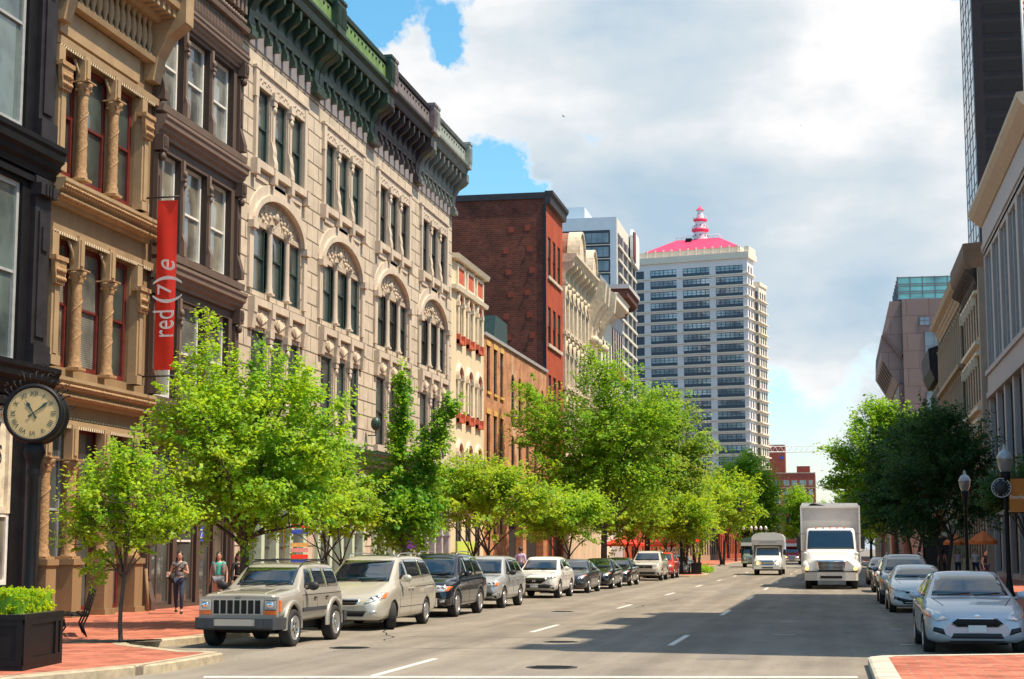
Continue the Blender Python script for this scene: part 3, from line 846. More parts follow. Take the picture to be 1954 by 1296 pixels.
# crowning cornice with balusters
for k in range(15):
    mb = None
    def mk():
        b = MB(); b.lathe([(.1, 0), (.1, .08), (.05, .14), (.11, .4), (.1, .62), (.05, .85), (.09, .95), (.1, 1.05)], (0, 0, 0), 2, 8); return b.mesh('baluster', 'tan_light')
    link('baluster', cached(('bal',), mk), T, (.25 + k * .38, -.12, 16.25))
mb = MB(); run(mb, [(.118, 16.1), (-.22, 16.1), (-.26, 16.25), (.118, 16.25)], 0, W); run(mb, [(.118, 17.3), (-.35, 17.3), (-.5, 17.55), (-.95, 17.7), (-1.0, 18.1), (-1.25, 18.4), (-1.25, 18.7), (.118, 18.7)], 0, W)
for k in range(16): mb.box(.15 + k * .39, .32 + k * .39, -.85, -.4, 17.42, 17.69)
mb.build('crown_cornice', 'tan_light', T)
for (a, b) in ((W - .62, W - .02), (.02, .5)):
    mb = MB(); mb.prism([(.118, 15.6), (-.15, 15.6), (-.3, 16.3), (-.62, 16.9), (-1.15, 17.3), (-1.15, 18.6), (.118, 18.6)], 0, a, b); mb.build('end_bracket', 'tan_light', T)
# ground floor: columns on tall pedestals
for x in (.1, 1.58, 3.53, 5.5):
    mb = MB(); mb.box(x - .27, x + .27, -.3, .25, -.15, 1.35); mb.box(x - .33, x + .33, -.36, .31, -.15, .15); mb.box(x - .32, x + .32, -.35, .3, 1.35, 1.5)
    mb.build('pedestal', 'tan_paint', T)
    column(T, x, 1.5, 4.1, .16, 'ochre', -.02, 'ochre', twist=True)
    mb = MB(); mb.box(x - .17, x + .17, -.13, .118, 4.1, 5.0); mb.box(x - .1, x + .1, -.17, -.131, 4.2, 4.9); mb.build('impost', 'tan_light', T)
mb = MB(); mb.tube([(5.95, -.42, -.14), (5.85, -.36, 1.2)], .05, 6); mb.build('leaning_pole', 'tan_dark', T)

# ---- 3 dark brown front (Y 45.4 - 52.65)
D = facade('brown_front_building', 'dark brown front with deep recessed windows and blinds, beside the limestone building', 'building', XL, 45.4)
mb = MB(); ops = []; W = 7.25
bays = [(.45, 2.1), (2.35, 4.3), (4.55, 6.5)]
fl = [(15.2, 17.95), (10.8, 13.75), (6.3, 9.4)]
for (a, b) in bays:
    for (c, d) in fl: ops.append((a, b, c, d))
ops += [(.4, 2.2, .1, 4.9), (2.5, 4.1, .1, 4.9), (4.4, 5.5, .1, 4.9), (5.7, 6.7, .1, 4.9)]
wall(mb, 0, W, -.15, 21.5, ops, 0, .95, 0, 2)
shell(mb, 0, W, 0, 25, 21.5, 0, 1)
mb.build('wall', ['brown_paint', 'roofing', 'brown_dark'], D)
for (a, b) in bays:
    for j, (c, d) in enumerate(fl):
        window(D, (a + b) / 2, c, b - a, d - c, .26, 'white_frame', 'pane_blind' if j != 1 else 'pane_brown_blind', fw=.1)
for (a, b) in ((.4, 2.2), (2.5, 4.1), (4.4, 5.5), (5.7, 6.7)):
    window(D, (a + b) / 2, .1, b - a, 4.75, .16, 'brown_paint', 'pane_shop' if a < 5 else 'pane_warm', 'grid', .09, mull=1 + (a < 1))
mb = MB(); 
for k, (a, b) in enumerate(((2.75, 3.9), (2.75, 3.9), (2.75, 3.9))): mb.box(a + .12 * (k % 2), b - .1 * (k % 2), .12, .125, 2.62 - .32 * k, 2.68 - .32 * k)
mb.box(2.7, 3.95, .118, .124, 3.0, 3.03)
# window lettering of the shop
for o_ in [mb.build('painted_rule', 'sign_white', D)]: pass
mb = MB(); mb.box(4.55, 4.95, .095, .11, 2.0, 2.45); zs = mb.build('letter_sign', 'sign_blue', D)
text_obj('lettering', 'Z', .42, 'sign_white', zs, (4.75, .09, 2.22), (rad(90), 0, 0), .003)
runs(D, 'cornice', 'brown_light', [cornice_prof(0, z, h, o) for (z, h, o) in ((14.1, .62, .38), (9.7, .62, .38), (5.1, .8, .45), (18.1, .5, .3))], 0, W)
runs(D, 'sill_course', 'brown_light', [[(0, z), (-.24, z), (-.28, z + .2), (0, z + .24)] for z in (14.85, 10.45, 6.0)], 0, W)
mb = MB(); run(mb, [(0, 18.6), (-.2, 18.6), (-.26, 18.75), (0, 18.75)], 0, W); run(mb, [(0, 19.45), (-.26, 19.45), (-.3, 19.6), (0, 19.6)], 0, W)
for k in range(52):
    mb.box(.2 + k * .13, .25 + k * .13, -.12, -.06, 18.76, 19.44)
for k in range(5): mb.box(.2, W - .25, -.1, -.07, 18.85 + k * .12, 18.89 + k * .12)
for k in range(30): mb.ball((.25 + k * .23, -.2, 19.78), (.09, .07, .1), 5)
for k in range(18): mb.box(.2 + k * .38, .4 + k * .38, -.3, -.001, 20.0, 20.9)
run(mb, cornice_prof(0, 20.9, .6, .9), 0, W)
mb.build('lattice_frieze', 'brown_light', D)
for x in (2.225, 4.425):
    for (c, d) in fl:
        mb = MB(); mb.box(x - .08, x + .08, -.07, .02, c - .05, d + .05)
        mb.box(x - .11, x + .11, -.15, .02, c - .05, c + .4); mb.prism([(-.07, c + .4), (-.15, c + .4), (-.07, c + .65)], 0, x - .1, x + .1)
        mb.box(x - .12, x + .12, -.14, .02, d - .62, d - .54); mb.ball((x, -.1, d - .4), (.09, .07, .12), 6); mb.ball((x, -.09, d - .75), (.08, .06, .1), 6)
        mb.build('mullion', 'brown_light', D)
for x in (.16, 6.95):
    mb = MB()
    for (c, d) in fl + [(0, 4.9)]:
        mb.box(x - .14, x + .2, -.12, -.001, c, d - .2); mb.box(x - .06, x + .1, -.16, -.121, c + .9, d - .9)
        mb.prism([(-.12, c), (-.28, c), (-.28, c + .25), (-.12, c + .8)], 0, x - .12, x + .18); mb.ball((x + .02, -.2, d - .3), (.13, .1, .14), 6); mb.box(x - .16, x + .22, -.28, -.0, d - .12, d + .35)
        for k in range(3): mb.box(x - .1 + k * .1, x - .04 + k * .1, -.32, -.28, d + .0, d + .28)
    mb.build('pilaster', 'brown_paint', D)

# ---- 4 limestone building (Y 52.65 - 84.75)
S = facade('limestone_building', 'long pale limestone building with arched triple windows and a green, black and grey cornice', 'building', XL, 52.65)
W = 32.1; mb = MB(); ops = []
cents = [4.05, 12.05, 20.1, 28.0]
for c in cents:
    for k in (-1, 0, 1):
        x = c + k * 1.9
        ops.append((x - .72, x + .72, 15.38, 18.05)); ops.append((x - .72, x + .72, 6.3, 9.35))
    ops.append((c - 2.65, c + 2.65, 10.75, 13.1, 1.15))
    ops.append((c - 3.0, c + 3.2, .0, 4.9))
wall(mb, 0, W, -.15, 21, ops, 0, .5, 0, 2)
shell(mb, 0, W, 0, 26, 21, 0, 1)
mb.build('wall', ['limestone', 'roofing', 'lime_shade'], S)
for bi, c in enumerate(cents):
    fr = 'sash_green' if bi < 2 else 'sash_dark'
    for k in (-1, 0, 1):
        x = c + k * 1.9
        window(S, x, 15.38, 1.44, 2.67, .13, fr, 'pane_green', fw=.09); window(S, x, 6.3, 1.44, 3.05, .13, fr, 'pane_green' if (k + bi) % 3 else 'pane_dark', fw=.09)
        window(S, x, 10.75, 1.5, 2.55 + (.25 if k == 0 else 0), .15, fr, 'pane_green', fw=.09)
    for k in (-.5, .5):                 # mullion piers with scrolled feet
        x = c + k * 1.9 * 1.0
        for (z0, z1) in ((15.38, 18.05), (6.3, 9.35)):
            mb = MB(); mb.box(x - .2, x + .2, -.07, -.002, z0, z1)
            mb.box(x - .11, x + .11, -.12, -.071, z0 + .9, z1 - .45)
            mb.prism([(-.07, z0), (-.22, z0), (-.22, z0 + .2), (-.16, z0 + .45), (-.17, z0 + .62), (-.11, z0 + .95), (-.07, z0 + 1.)], 0, x - .2, x + .2)
            mb.box(x - .18, x + .18, -.17, -.002, z1 - .35, z1 - .15); mb.ball((x, -.13, z1 - .5), (.11, .08, .14), 6); mb.box(x - .22, x + .22, -.2, -.002, z1 - .15, z1 + .12)
            mb.build('mullion', 'lime_trim', S)
        column(S, x, 10.75, 13.3, .115, 'lime_trim', -.02, 'lime_trim')
    # carved tympanum in the arch, arched hood
    mb = MB(); n = 16; r = 1.15; hw = 2.63
    pts = [(c - hw * math.cos(PI * i / n), 13.1 + r * math.sin(PI * i / n)) for i in range(n + 1)]
    mb.prism(pts, 1, .10, .2)
    mb.box(c - hw, c + hw, .04, .14, 13.12, 13.3)
    mb.ball((c, .06, 13.75), (.15, .1, .2), 7)
    for k in range(22):
        t = PI * (k + .5) / 22; q = .55 + .35 * ((k * 7) % 3) / 2; mb.ball((c - 1.9 * q * math.cos(t), .09, 13.35 + .75 * q * math.sin(t)), (.14, .05, .09), 5)
    mb.build('carved_tympanum', 'lime_carved', S)
    mb = MB(); n = 24
    for (ra, rb, ya, yb) in ((0, .22, -.16, -.002), (.22, .6, -.06, -.002)):
        for i in range(n):
            t0, t1 = PI * i / n, PI * (i + 1) / n
            def P(t, o): return (c - (2.66 + o) * math.cos(t), 13.1 + (1.17 + o) * math.sin(t))
            q = [P(t0, ra), P(t1, ra), P(t1, rb), P(t0, rb)]
            mb.add([(a, ya, b) for a, b in q] + [(a, yb, b) for a, b in q], [(0, 1, 2, 3), (3, 2, 6, 7), (1, 0, 4, 5)] + ([(0, 3, 7, 4)] if i == 0 else []) + ([(2, 1, 5, 6)] if i == n - 1 else []))
    for s in (-1, 1):
        mb.box(c + s * 2.96 - .26, c + s * 2.96 + .26, -.24, -.002, 12.85, 13.1)
        mb.box(c + s * 3.0 - .2, c + s * 3.0 + .2, -.1, -.002, 10.75, 12.85)
    mb.build('arch_hood', 'lime_trim', S)
    mb = MB()   # head panels, sills, brackets
    mb.box(c - 2.85, c + 2.85, -.09, -.002, 18.05, 18.62); mb.box(c - 2.95, c - 2.62, -.13, -.002, 17.6, 18.7); mb.box(c + 2.62, c + 2.95, -.12, -.002, 15.4, 18.7); mb.box(c - 3.0, c + 3.0, -.16, -.002, 18.62, 18.72)
    mb.box(c - 2.85, c - 2.64, -.12, -.002, 15.38, 17.6)
    mb.build('window_surround', 'lime_trim', S)
    for z in (15.1, 10.2):
        mb = MB(); mb.box(c - 2.95, c + 2.95, -.2, -.002, z, z + .26)
        for k in (-1.5, -.5, .5, 1.5): mb.box(c + k * 1.9 - .16, c + k * 1.9 + .16, -.25, -.002, z - .3, z + .24)
        if z > 14:
            for k in (-1, 0, 1): mb.box(c + k * 1.9 - .62, c + k * 1.9 + .62, -.06, -.002, 14.72, 14.98)
        mb.build('window_sill', 'lime_trim', S)
    for k in (-1.5, -.5, .5, 1.5): mb = MB(); mb.prism([(-.002, 9.35), (-.16, 9.35), (-.2, 9.7), (-.24, 10.0), (-.24, 10.2), (-.002, 10.2)], 0, c + k * 1.9 - .17, c + k * 1.9 + .17); mb.build('panel_bracket', 'lime_trim', S)
    mb = MB(); mb.box(c - 2.95, c + 2.95, -.2, -.002, 6.02, 6.3); mb.build('window_sill', 'lime_trim', S)
    for k in (-1, 0, 1):
        mb = MB(); x = c + k * 1.9; mb.box(x - .7, x + .7, -.08, -.002, 9.5, 10.1)
        for j in range(7): mb.tube([(x, -.09, 9.55), (x - .6 + j * .2, -.1, 10.0 - abs(j - 3) * .05)], [.03, .05], 5)
        mb.build('carved_panel', 'lime_carved', S)
        mb = MB()
        for j in range(9): mb.ball((x - .6 + j * .15, -.09, 18.3 + .07 * math.sin(j * 2.2)), (.07, .03, .06), 4)
        mb.build('carved_scroll', 'lime_carved', S)
    # ground-floor shopfronts: pale green iron posts and dark glass
    for k in range(4):
        xa = c - 3.0 + k * 1.55
        window(S, xa + .775, .0, 1.45, 3.3, .12, 'sash_dark', 'pane_shop', 'grid', .08, mull=1 + k % 2)
        window(S, xa + .775, 3.42, 1.45, 1.4, .12, 'sash_dark', 'pane_shop', 'mull', .06, mull=2)
    for k in range(5):
        mb = MB(); x = c - 3.0 + k * 1.55; mb.box(x - .16, x + .16, -.16, .2, -.15, 4.9); mb.box(x - .2, x + .2, -.2, .22, -.15, .5); mb.box(x - .2, x + .2, -.2, .22, 2.4, 2.5); mb.box(x - .22, x + .22, -.24, .22, 4.5, 4.75)
        mb.build('shopfront_post', 'pale_green' if bi < 3 else 'grey_stucco', S)
mb = MB(); run(mb, cornice_prof(0, 5.1, .8, .5), 0, W); mb.build('shop_cornice', 'green_cornice', S)
mb = MB(); mb.box(.1, W - .1, -.04, -.002, 19.35, 20.3); mb.build('frieze_band', 'slate_frieze', S)
# the three-coloured crown
segs = [(0, 8.05, 'green_cornice', 'green_bright'), (8.05, 16.05, 'green_cornice', 'green_bright'), (16.05, 24.1, 'plum_cornice', 'plum_light'), (24.1, 32.1, 'greygreen', 'greygreen_light')]
for (a, b, m1, m2) in segs:
    mb = MB()
    run(mb, [(0, 20.3), (-.15, 20.3), (-.2, 20.5), (-.2, 21.55), (-.80, 21.6), (-.88, 21.85), (-1.02, 22.0), (-1.02, 22.12), (0, 22.15)], a + .01, b - .01)
    run(mb, [(-.3, 22.9), (-.9, 22.95), (-.95, 23.1), (-.3, 23.12)], a + .01, b - .01)
    cr = mb.build('cornice', m1, S)
    mb = MB(); run(mb, [(-.4, 22.15), (-.98, 22.14), (-.85, 22.3), (-.83, 22.88), (-.4, 22.9)], a + .25, b - .25)
    mb.build('parapet', m2, cr)
    mb = MB()
    for k in range(14): mb.ball((a + .5 + k * (b - a - 1) / 13, -.85, 22.72), (.07, .05, .1), 4)
    mb.build('rosettes', m1, cr)
    for x in (a + .3, b - .3):
        mb = MB(); mb.box(x - .29, x + .29, -1.1, -.05, 21.9, 23.2)
        for k in range(5): mb.box(x - .26 + k * .11, x - .21 + k * .11, -1.14, -1.101, 22.2, 23.0)
        mb.box(x - .33, x + .33, -1.14, -.05, 23.2, 23.32)
        mb.build('parapet_pier', m2 if m2 != 'green_bright' else 'green_cornice', cr)
        link('bracket', bracket_mesh(2.05, .94, .5, m1), cr, (x, -.002, 19.55))
    n = 7
    for k in range(n):
        x = a + .3 + (k + 1) * (b - a - .6) / (n + 1)
        link('bracket', bracket_mesh(1.75, .76, .2, m1), cr, (x, -.002, 19.8))
mb = MB(); mb.tube([(15.9, -.1, 6.6), (15.9, -.45, 6.6), (15.9, -.45, 7.0)], .03, 6); mb.ball((15.9, -.45, 7.1), (.22, .22, .3), 8); mb.build('wall_lantern', 'sash_green', S)

# ---- 5 cream building with red accents (84.75 - 93.1)
C5 = facade('cream_arched_building', 'cream building with tall arched windows and red sills, right of the limestone building', 'building', XL, 84.75)
W = 8.35; mb = MB(); ops = []
cs = [1.9, 4.3, 6.75]
for c in cs:
    ops += [(c - .42, c + .42, 13.1, 15.0, .42), (c - .42, c + .42, 8.85, 11.0, .36), (c - .42, c + .42, 4.9, 6.9, .36), (c - .7, c + .7, .1, 3.6)]
wall(mb, 0, W, -.15, 17.4, ops, 0, .35, 0, 0); shell(mb, 0, W, 0, 25, 17.4, 0, 1)
mb.build('wall', ['cream', 'roofing'], C5)
for c in cs:
    window(C5, c, 13.1, .84, 2.35, .09, 'sash_dark', 'pane_dark'); window(C5, c, 8.85, .84, 2.5, .09, 'sash_dark', 'pane_dark'); window(C5, c, 4.9, .84, 2.4, .09, 'sash_dark', 'pane_dark')
    window(C5, c, .1, 1.4, 3.5, .1, 'sash_dark', 'pane_shop', 'grid', mull=2)
    for (z, r) in ((15.0, .42), (11.0, .36), (6.9, .36)):
        for (m, ra, rb, yo) in (('red_accent', 0.0, .14, -.06), ('cream_trim', .14, .34, -.16)):
            mb = MB(); n = 10
            for i in range(n):
                t0, t1 = PI * i / n, PI * (i + 1) / n
                q = [(c - (.42 + o) * math.cos(t), z + (r + o) * math.sin(t)) for t, o in ((t0, ra), (t1, ra), (t1, rb), (t0, rb))]
                mb.add([(a, yo, b) for a, b in q] + [(a, -.001, b) for a, b in q], [(0, 1, 2, 3), (3, 2, 6, 7), (0, 1, 5, 4)])
            mb.build('arch_moulding', m, C5)
        for s in (-1, 1):
            mb = MB(); mb.box(c + s * .62 - .14, c + s * .62 + .14, -.2, -.001, z - .2, z + .02); mb.lathe([(.07, 0), (.07, 1.7)], (c + s * .62, -.1, z - 1.9), 2, 8)
            mb.build('colonnette', 'cream_trim', C5)
    for z in (12.75, 8.5):
        mb = MB(); mb.box(c - .7, c + .7, -.18, -.001, z, z + .2); mb.box(c - .7, c - .48, -.22, -.001, z, z + .5); mb.box(c + .48, c + .7, -.22, -.001, z, z + .5); mb.build('window_sill', 'red_accent', C5)
    mb = MB(); mb.box(c - .75, c + .75, -.06, -.001, 16.0, 16.9); mb.build('parapet_panel', 'red_accent', C5)
    mb = MB(); mb.box(c - .95, c - .75, -.14, -.001, 15.85, 17.05); mb.box(c + .75, c + .95, -.14, -.001, 15.85, 17.05); mb.box(c - .75, c + .75, -.14, -.001, 16.9, 17.05); mb.box(c - .75, c + .75, -.14, -.001, 15.85, 16.0); mb.build('panel_frame', 'cream_trim', C5)
runs(C5, 'cornice', 'cream_trim', [[(0, 15.55), (-.25, 15.55), (-.3, 15.78), (0, 15.8)], [(0, 17.2), (-.3, 17.2), (-.4, 17.45), (.3, 17.5), (.3, 17.2)], cornice_prof(0, 3.8, .5, .4)], 0, W)

# ---- 6 low orange-brick shell (93.1 - 114.55)
R6 = facade('brick_shell_building', 'low weathered orange brick building with empty window openings, below the tall red brick wall', 'building', XL, 93.1)
W = 21.45; mb = MB(); ops = []
cs1 = [1.3, 3.35, 5.3]; cs2 = [8.9, 11.3, 14, 17, 19.7]
for c in cs1: ops += [(c - .45, c + .45, 10.9, 13.6), (c - .45, c + .45, 6.6, 9.6), (c - .45, c + .45, 2.6, 5.2)]
for c in cs2: ops += [(c - .5, c + .5, 10.1, 12.3, .4), (c - .5, c + .5, 5.9, 8.4, .4)]
ops += [(7.6, 12.4, .1, 4), (13.5, 20, .1, 4)]
wall(mb, 0, W, -.15, 14.1, ops, 0, .5, 0, 0); shell(mb, 0, W, 0, 24, 14.1, 0, 1)
mb.build('wall', ['brick_ruin', 'roofing'], R6)
mb = MB(); mb.box(.2, W - .2, .52, .6, .1, 13.9); mb.build('dark_interior', 'void', R6)
for c in cs1:
    for (a, b) in ((10.9, 13.6), (6.6, 9.6), (2.6, 5.2)):
        mb = MB(); mb.box(c - .6, c + .6, -.05, .3, b, b + .3); mb.box(c - .55, c + .55, -.1, .3, a - .16, a); mb.build('timber_lintel', 'lintel_yellow', R6)
        window(R6, c, a, .9, b - a, .14, 'sash_dark', 'pane_dark')
for c in cs2:
    for (a, b) in ((10.1, 12.7), (5.9, 8.8)): window(R6, c, a, 1.0, b - a, .14, 'sash_dark', 'pane_dark', sill='lime_shade')
mb = MB(); run(mb, [(.0, 14.1), (-.12, 14.1), (-.15, 14.28), (.4, 14.3), (.4, 14.1)], 0, W); mb.build('coping', 'grey_stucco', R6)
mb = MB(); mb.box(.3, 3.6, 1.6, 5.5, 14.15, 16.2); mb.build('roof_shed', 'soot', R6)
mb = MB(); mb.box(.1, 3.9, 1.4, 5.8, 16.2, 16.4); mb.build('shed_roof', 'terracotta', R6)
mb = MB(); mb.prism([(6.5, 14.2), (11.3, 14.2), (11.0, 16.2), (7.4, 16.3)], 1, .8, 4); mb.build('roof_tarpaulin', 'sash_green', R6)

# ---- 7 tall dark red brick building (114.55 - 121.8)
R7 = facade('tall_brick_building', 'tall dark red brick building whose blank side wall rises above its neighbours', 'building', XL, 114.55)
W = 7.25; mb = MB(); ops = []
cs = [1.35, 3.45, 5.6]
for c in cs:
    for (a, b) in ((21.2, 24.1), (16.3, 19.0), (11.4, 14.1), (6.5, 9.2)): ops.append((c - .62, c + .62, a, b))
    ops.append((c - .8, c + .8, .1, 4.5))
wall(mb, 0, W, -.15, 26.9, ops, 0, .35, 0, 0)
mb.build('front_wall', 'brick_front', R7)
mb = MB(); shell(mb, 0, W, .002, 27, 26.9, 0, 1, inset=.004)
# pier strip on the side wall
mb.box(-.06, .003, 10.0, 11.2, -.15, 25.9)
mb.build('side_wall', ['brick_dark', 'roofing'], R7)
for c in cs:
    for (a, b) in ((21.2, 24.1), (16.3, 19.0), (11.4, 14.1), (6.5, 9.2)): window(R7, c, a, 1.24, b - a, .10, 'sash_dark', 'pane_green')
    window(R7, c, .1, 1.6, 4.4, .1, 'sash_dark', 'pane_shop', 'grid', mull=2)
for a in (20.95, 16.05, 11.15, 6.25): MB().box(.45, 6.5, -.14, -.001, a, a + .24).build('stone_sill', 'lime_trim', R7)
mb = MB(); run(mb, [(0, 26.3), (-.3, 26.35), (-.35, 26.8), (-.5, 27.0), (-.5, 27.25), (.1, 27.25), (.1, 26.3)], -.05, W)
mb.box(-.1, .02, .1, 27, 26.7, 27.15); mb.box(-.1, W, 26.9, 27.1, 26.7, 27.15); mb.build('cornice', 'plum_cornice', R7)
mb = MB(); mb.box(-.07, .02, .0, .22, -.1, 26.3); mb.build('corner_pipe', 'iron', R7)
k = 0
for zz in (24.9, 23.35, 21.8, 20.2, 18.6, 17.1, 14.3, 12.7, 11.1, 9.6):
    for yy in (1.2, 2.75):
        k += 1
        mb = MB(); s = .2; y_ = yy + .2 * math.sin(k * 2.1); z_ = zz - .2 - .07 * yy; mb.box(-.02, .003, y_ - s, y_ + s, z_ - s, z_ + s)
        if k % 2: mb.box(-.09, -.05, y_ - .07, y_ + .07, z_ - .07, z_ + .07)
        mb.build('anchor_plate', 'orange_plate', R7)

# ---- 8 ornate cream fronts with barrel pediments
def ornate(name, label, Y0, W, top, nb, ped, wallm='ornate_cream', trim='ornate_trim'):
    F = facade(name, label, 'building', XL, Y0)
    mb = MB(); ops = []; zs = [(top - 5.2, top - 2.6), (top - 9.4, top - 6.8), (top - 13.6, top - 11.0), (top - 17.6, top - 15.2)]
    cs = [W * (i + .5) / nb for i in range(nb)]
    for c in cs:
        for (a, b) in zs: ops.append((c - .5, c + .5, a, b, .5))
    wall(mb, 0, W, -.15, top, ops, 0, .35, 0, 0); shell(mb, 0, W, 0, 24, top, 0, 1); mb.build('wall', [wallm, 'roofing'], F)
    for c in cs:
        for (a, b) in zs:
            window(F, c, a, 1.0, b - a + .5, .10, 'sash_dark', 'pane_dark')
            mb = MB(); n = 10
            for i in range(n):
                t0, t1 = PI * i / n, PI * (i + 1) / n
                q = [(c - (.52 + o) * math.cos(t), b + (.52 + o) * math.sin(t)) for t, o in ((t0, 0), (t1, 0), (t1, .3), (t0, .3))]
                mb.add([(x, -.26, z) for x, z in q] + [(x, -.001, z) for x, z in q], [(0, 1, 2, 3), (3, 2, 6, 7), (0, 1, 5, 4)])
            for s in (-1, 1): mb.box(c + s * .67 - .15, c + s * .67 + .15, -.3, -.001, b - .25, b + .02); mb.box(c + s * .67 - .09, c + s * .67 + .09, -.14, -.001, a, b - .25)
            mb.ball((c, -.3, b + .75), (.16, .12, .22), 5); mb.box(c - .8, c + .8, -.28, -.001, a - .22, a)
            mb.build('window_hood', trim, F)
    for i in range(nb + 1):
        x = min(max(W * i / nb, .2), W - .2)
        mb = MB(); mb.box(x - .2, x + .2, -.2, -.001, 4.2, top - 1.6)
        for z in (top - 5.6, top - 9.8, top - 14): mb.box(x - .26, x + .26, -.28, -.001, z, z + .25)
        mb.build('pilaster', trim, F)
        link('bracket', bracket_mesh(1.6, .85, .34, trim), F, (x, -.002, top - 1.65))
    mb = MB(); run(mb, [(0, top - .1), (-.8, top - .05), (-.95, top + .2), (-1.1, top + .35), (-1.1, top + .55), (0, top + .6)], -.02, W + .02)
    runs(F, 'string_course', trim, [[(0, z), (-.2, z), (-.26, z + .16), (0, z + .2)] for z in (top - 5.6, top - 9.9, top - 14.1)] + [cornice_prof(0, 4.0, .6, .5)], 0, W)
    for k in range(int(W / .4)): mb.box(.1 + k * .4, .28 + k * .4, -.5, -.2, top - .32, top - .06)
    mb.build('cornice', trim, F)
    if ped:
        mb = MB(); c, r, h = ped; n = 16
        def A(o): return [(c - (r + o) * math.cos(PI * i / n), top + .6 + (h + o) * math.sin(PI * i / n)) for i in range(n + 1)]
        mb.prism(A(0), 1, -1.05, -.8)
        mb.build('arched_pediment', trim, F)
        mb = MB(); o_, i_ = A(.16), A(0.0)
        for k in range(n):
            q = [o_[k], o_[k + 1], i_[k + 1], i_[k]]
            mb.add([(x, -1.2, z) for x, z in q] + [(x, -.2, z) for x, z in q], [(0, 1, 2, 3), (4, 5, 1, 0), (4, 5, 6, 7), (2, 3, 7, 6)])
        mb.build('pediment_rim', trim, F)
        mb = MB(); mb.prism(A(.1), 1, -.79, 4.5); mb.build('barrel_roof', 'terracotta' if ped[1] > 1.4 else 'soot', F)
    return F
ornate('ornate_building', 'cream ornate front with a large red-backed round pediment, right of the red brick building', 121.8, 6.2, 23.4, 3, (2.6, 1.5, 1.9))
ornate('ornate_building', 'cream ornate front with a smaller dark-backed round pediment, second beyond the red brick building', 128, 6.2, 23.4, 3, (3.2, 1.35, 1.7))
O3 = ornate('ornate_building', 'narrow tan front with two huge curved cornice brackets, before the white building', 134.2, 7.0, 23.0, 3, None, 'ornate_cream', 'ornate_trim')
for x in (.4, 2.6, 6.6):
    mb = MB(); mb.prism([(0, 18.9), (-.35, 18.9), (-.45, 20.0), (-.9, 21.2), (-1.5, 22.0), (-1.65, 23.6), (-1.2, 24.0), (0, 24.0)], 0, x - .35, x + .35); mb.ball((x, -.6, 18.9), (.4, .4, .4), 6); mb.build('scroll_bracket', 'ornate_trim', O3)
# white and grey fronts
def plain_front(name, label, Y0, W, top, m, trim, nw, rows, arch, winm, out, corn):
    F = facade(name, label, 'building', XL, Y0); mb = MB(); ops = []
    cs = [W * (i + .5) / nw for i in range(nw)]
    for c in cs:
        for (a, b) in rows: ops.append((c - .55, c + .55, a, b) + ((.5,) if arch else ()))
    wall(mb, 0, W, -.15, top, ops, 0, .3); shell(mb, 0, W, 0, 24, top, 0, 1); mb.build('wall', [m, 'roofing'], F)
    for c in cs:
        for (a, b) in rows:
            window(F, c, a, 1.1, b - a + (.5 if arch else 0), .08, winm, 'pane_dark', sill=trim)
    mb = MB(); run(mb, [(0, top - 1.2), (-.3, top - 1.1), (-out * .5, top - .6), (-out, top - .3), (-out, top + .15), (-out - .15, top + .3), (0, top + .4)], 0, W)
    mb.build('cornice', corn, F)
    for k in range(int(W / .55)): link('bracket', bracket_mesh(.8, out * .8, .16, corn), F, (.3 + k * .55, -.002, top - 1.3))
    runs(F, 'string_course', trim, [[(0, z), (-.35, z), (-.4, z + .25), (0, z + .3)] for z in (rows[0][0] - .8, rows[-1][0] - .8)], 0, W)
    return F
plain_front('white_building', 'white building with a deep bracketed cornice between tan and grey fronts on the left', 141.2, 8.8, 23.6, 'white_stucco', 'white_stucco', 4, [(17.5, 20.2), (12.8, 15.6), (8, 11)], False, 'sash_dark', 1.6, 'white_stucco')
G9 = plain_front('grey_building', 'grey building with dark red arched windows and dark overhanging cornice, farthest tall left front', 150, 8.2, 25.2, 'grey_stucco', 'red_accent', 5, [(18.4, 21.8), (12.5, 15.5), (7.5, 10.5)], True, 'maroon', 1.5, 'dark_red_soffit')
mb = MB(); mb.box(-.3, 8.4, -1.7, 12, 25.62, 26.0); mb.build('roof_edge', 'grey_stucco', G9)
mb = MB(); mb.box(-.1, 8, 1, 10, 26.0, 27.0); mb.box(-10, -4, 1.5, 8, 23.7, 28.4); mb.build('roof_house', 'grey_slate', G9)
plain_front('low_brown_building', 'low brown brick building behind the red cafe umbrellas', 158.3, 40, 9.5, 'brick_front', 'lime_trim', 9, [(5.2, 7.6), (.8, 3.4)], False, 'sash_dark', .5, 'lime_shade')
# ================================================================== FAR BUILDINGS
# ---- hotel tower with the lighthouse on its roof
HT = empty('hotel_tower', (-54.4, 447.1, 0), rad(-12), 'tall white tower with long window bands, pink roof and a little lighthouse on top', 'tower')
mb = MB()
bx = [(6.8, 14.3), (16.05, 23.55), (25.3, 32.8)]
ops = []
floors = [76.0 - 3.02 * k for k in range(24)]
for z in floors:
    for (a, b) in bx: ops.append((a, b, z - .75, z + 1.45))
    ops.append((-2, 5, z - .75, z + 1.45))
wall(mb, -3, 34, -1, 79.2, ops, 0, .45)
mb.box(-3, 34, .46, 6.5, -1, 79.2)
mb.quad((34, 0, -1), (34, .46, -1), (34, .46, 79.2), (34, 0, 79.2)); mb.quad((-3, 0, -1), (-3, .46, -1), (-3, .46, 79.2), (-3, 0, 79.2)); mb.quad((-3, 0, 79.2), (34, 0, 79.2), (34, .46, 79.2), (-3, .46, 79.2))
mb.build('wall', 'tower_white', HT)
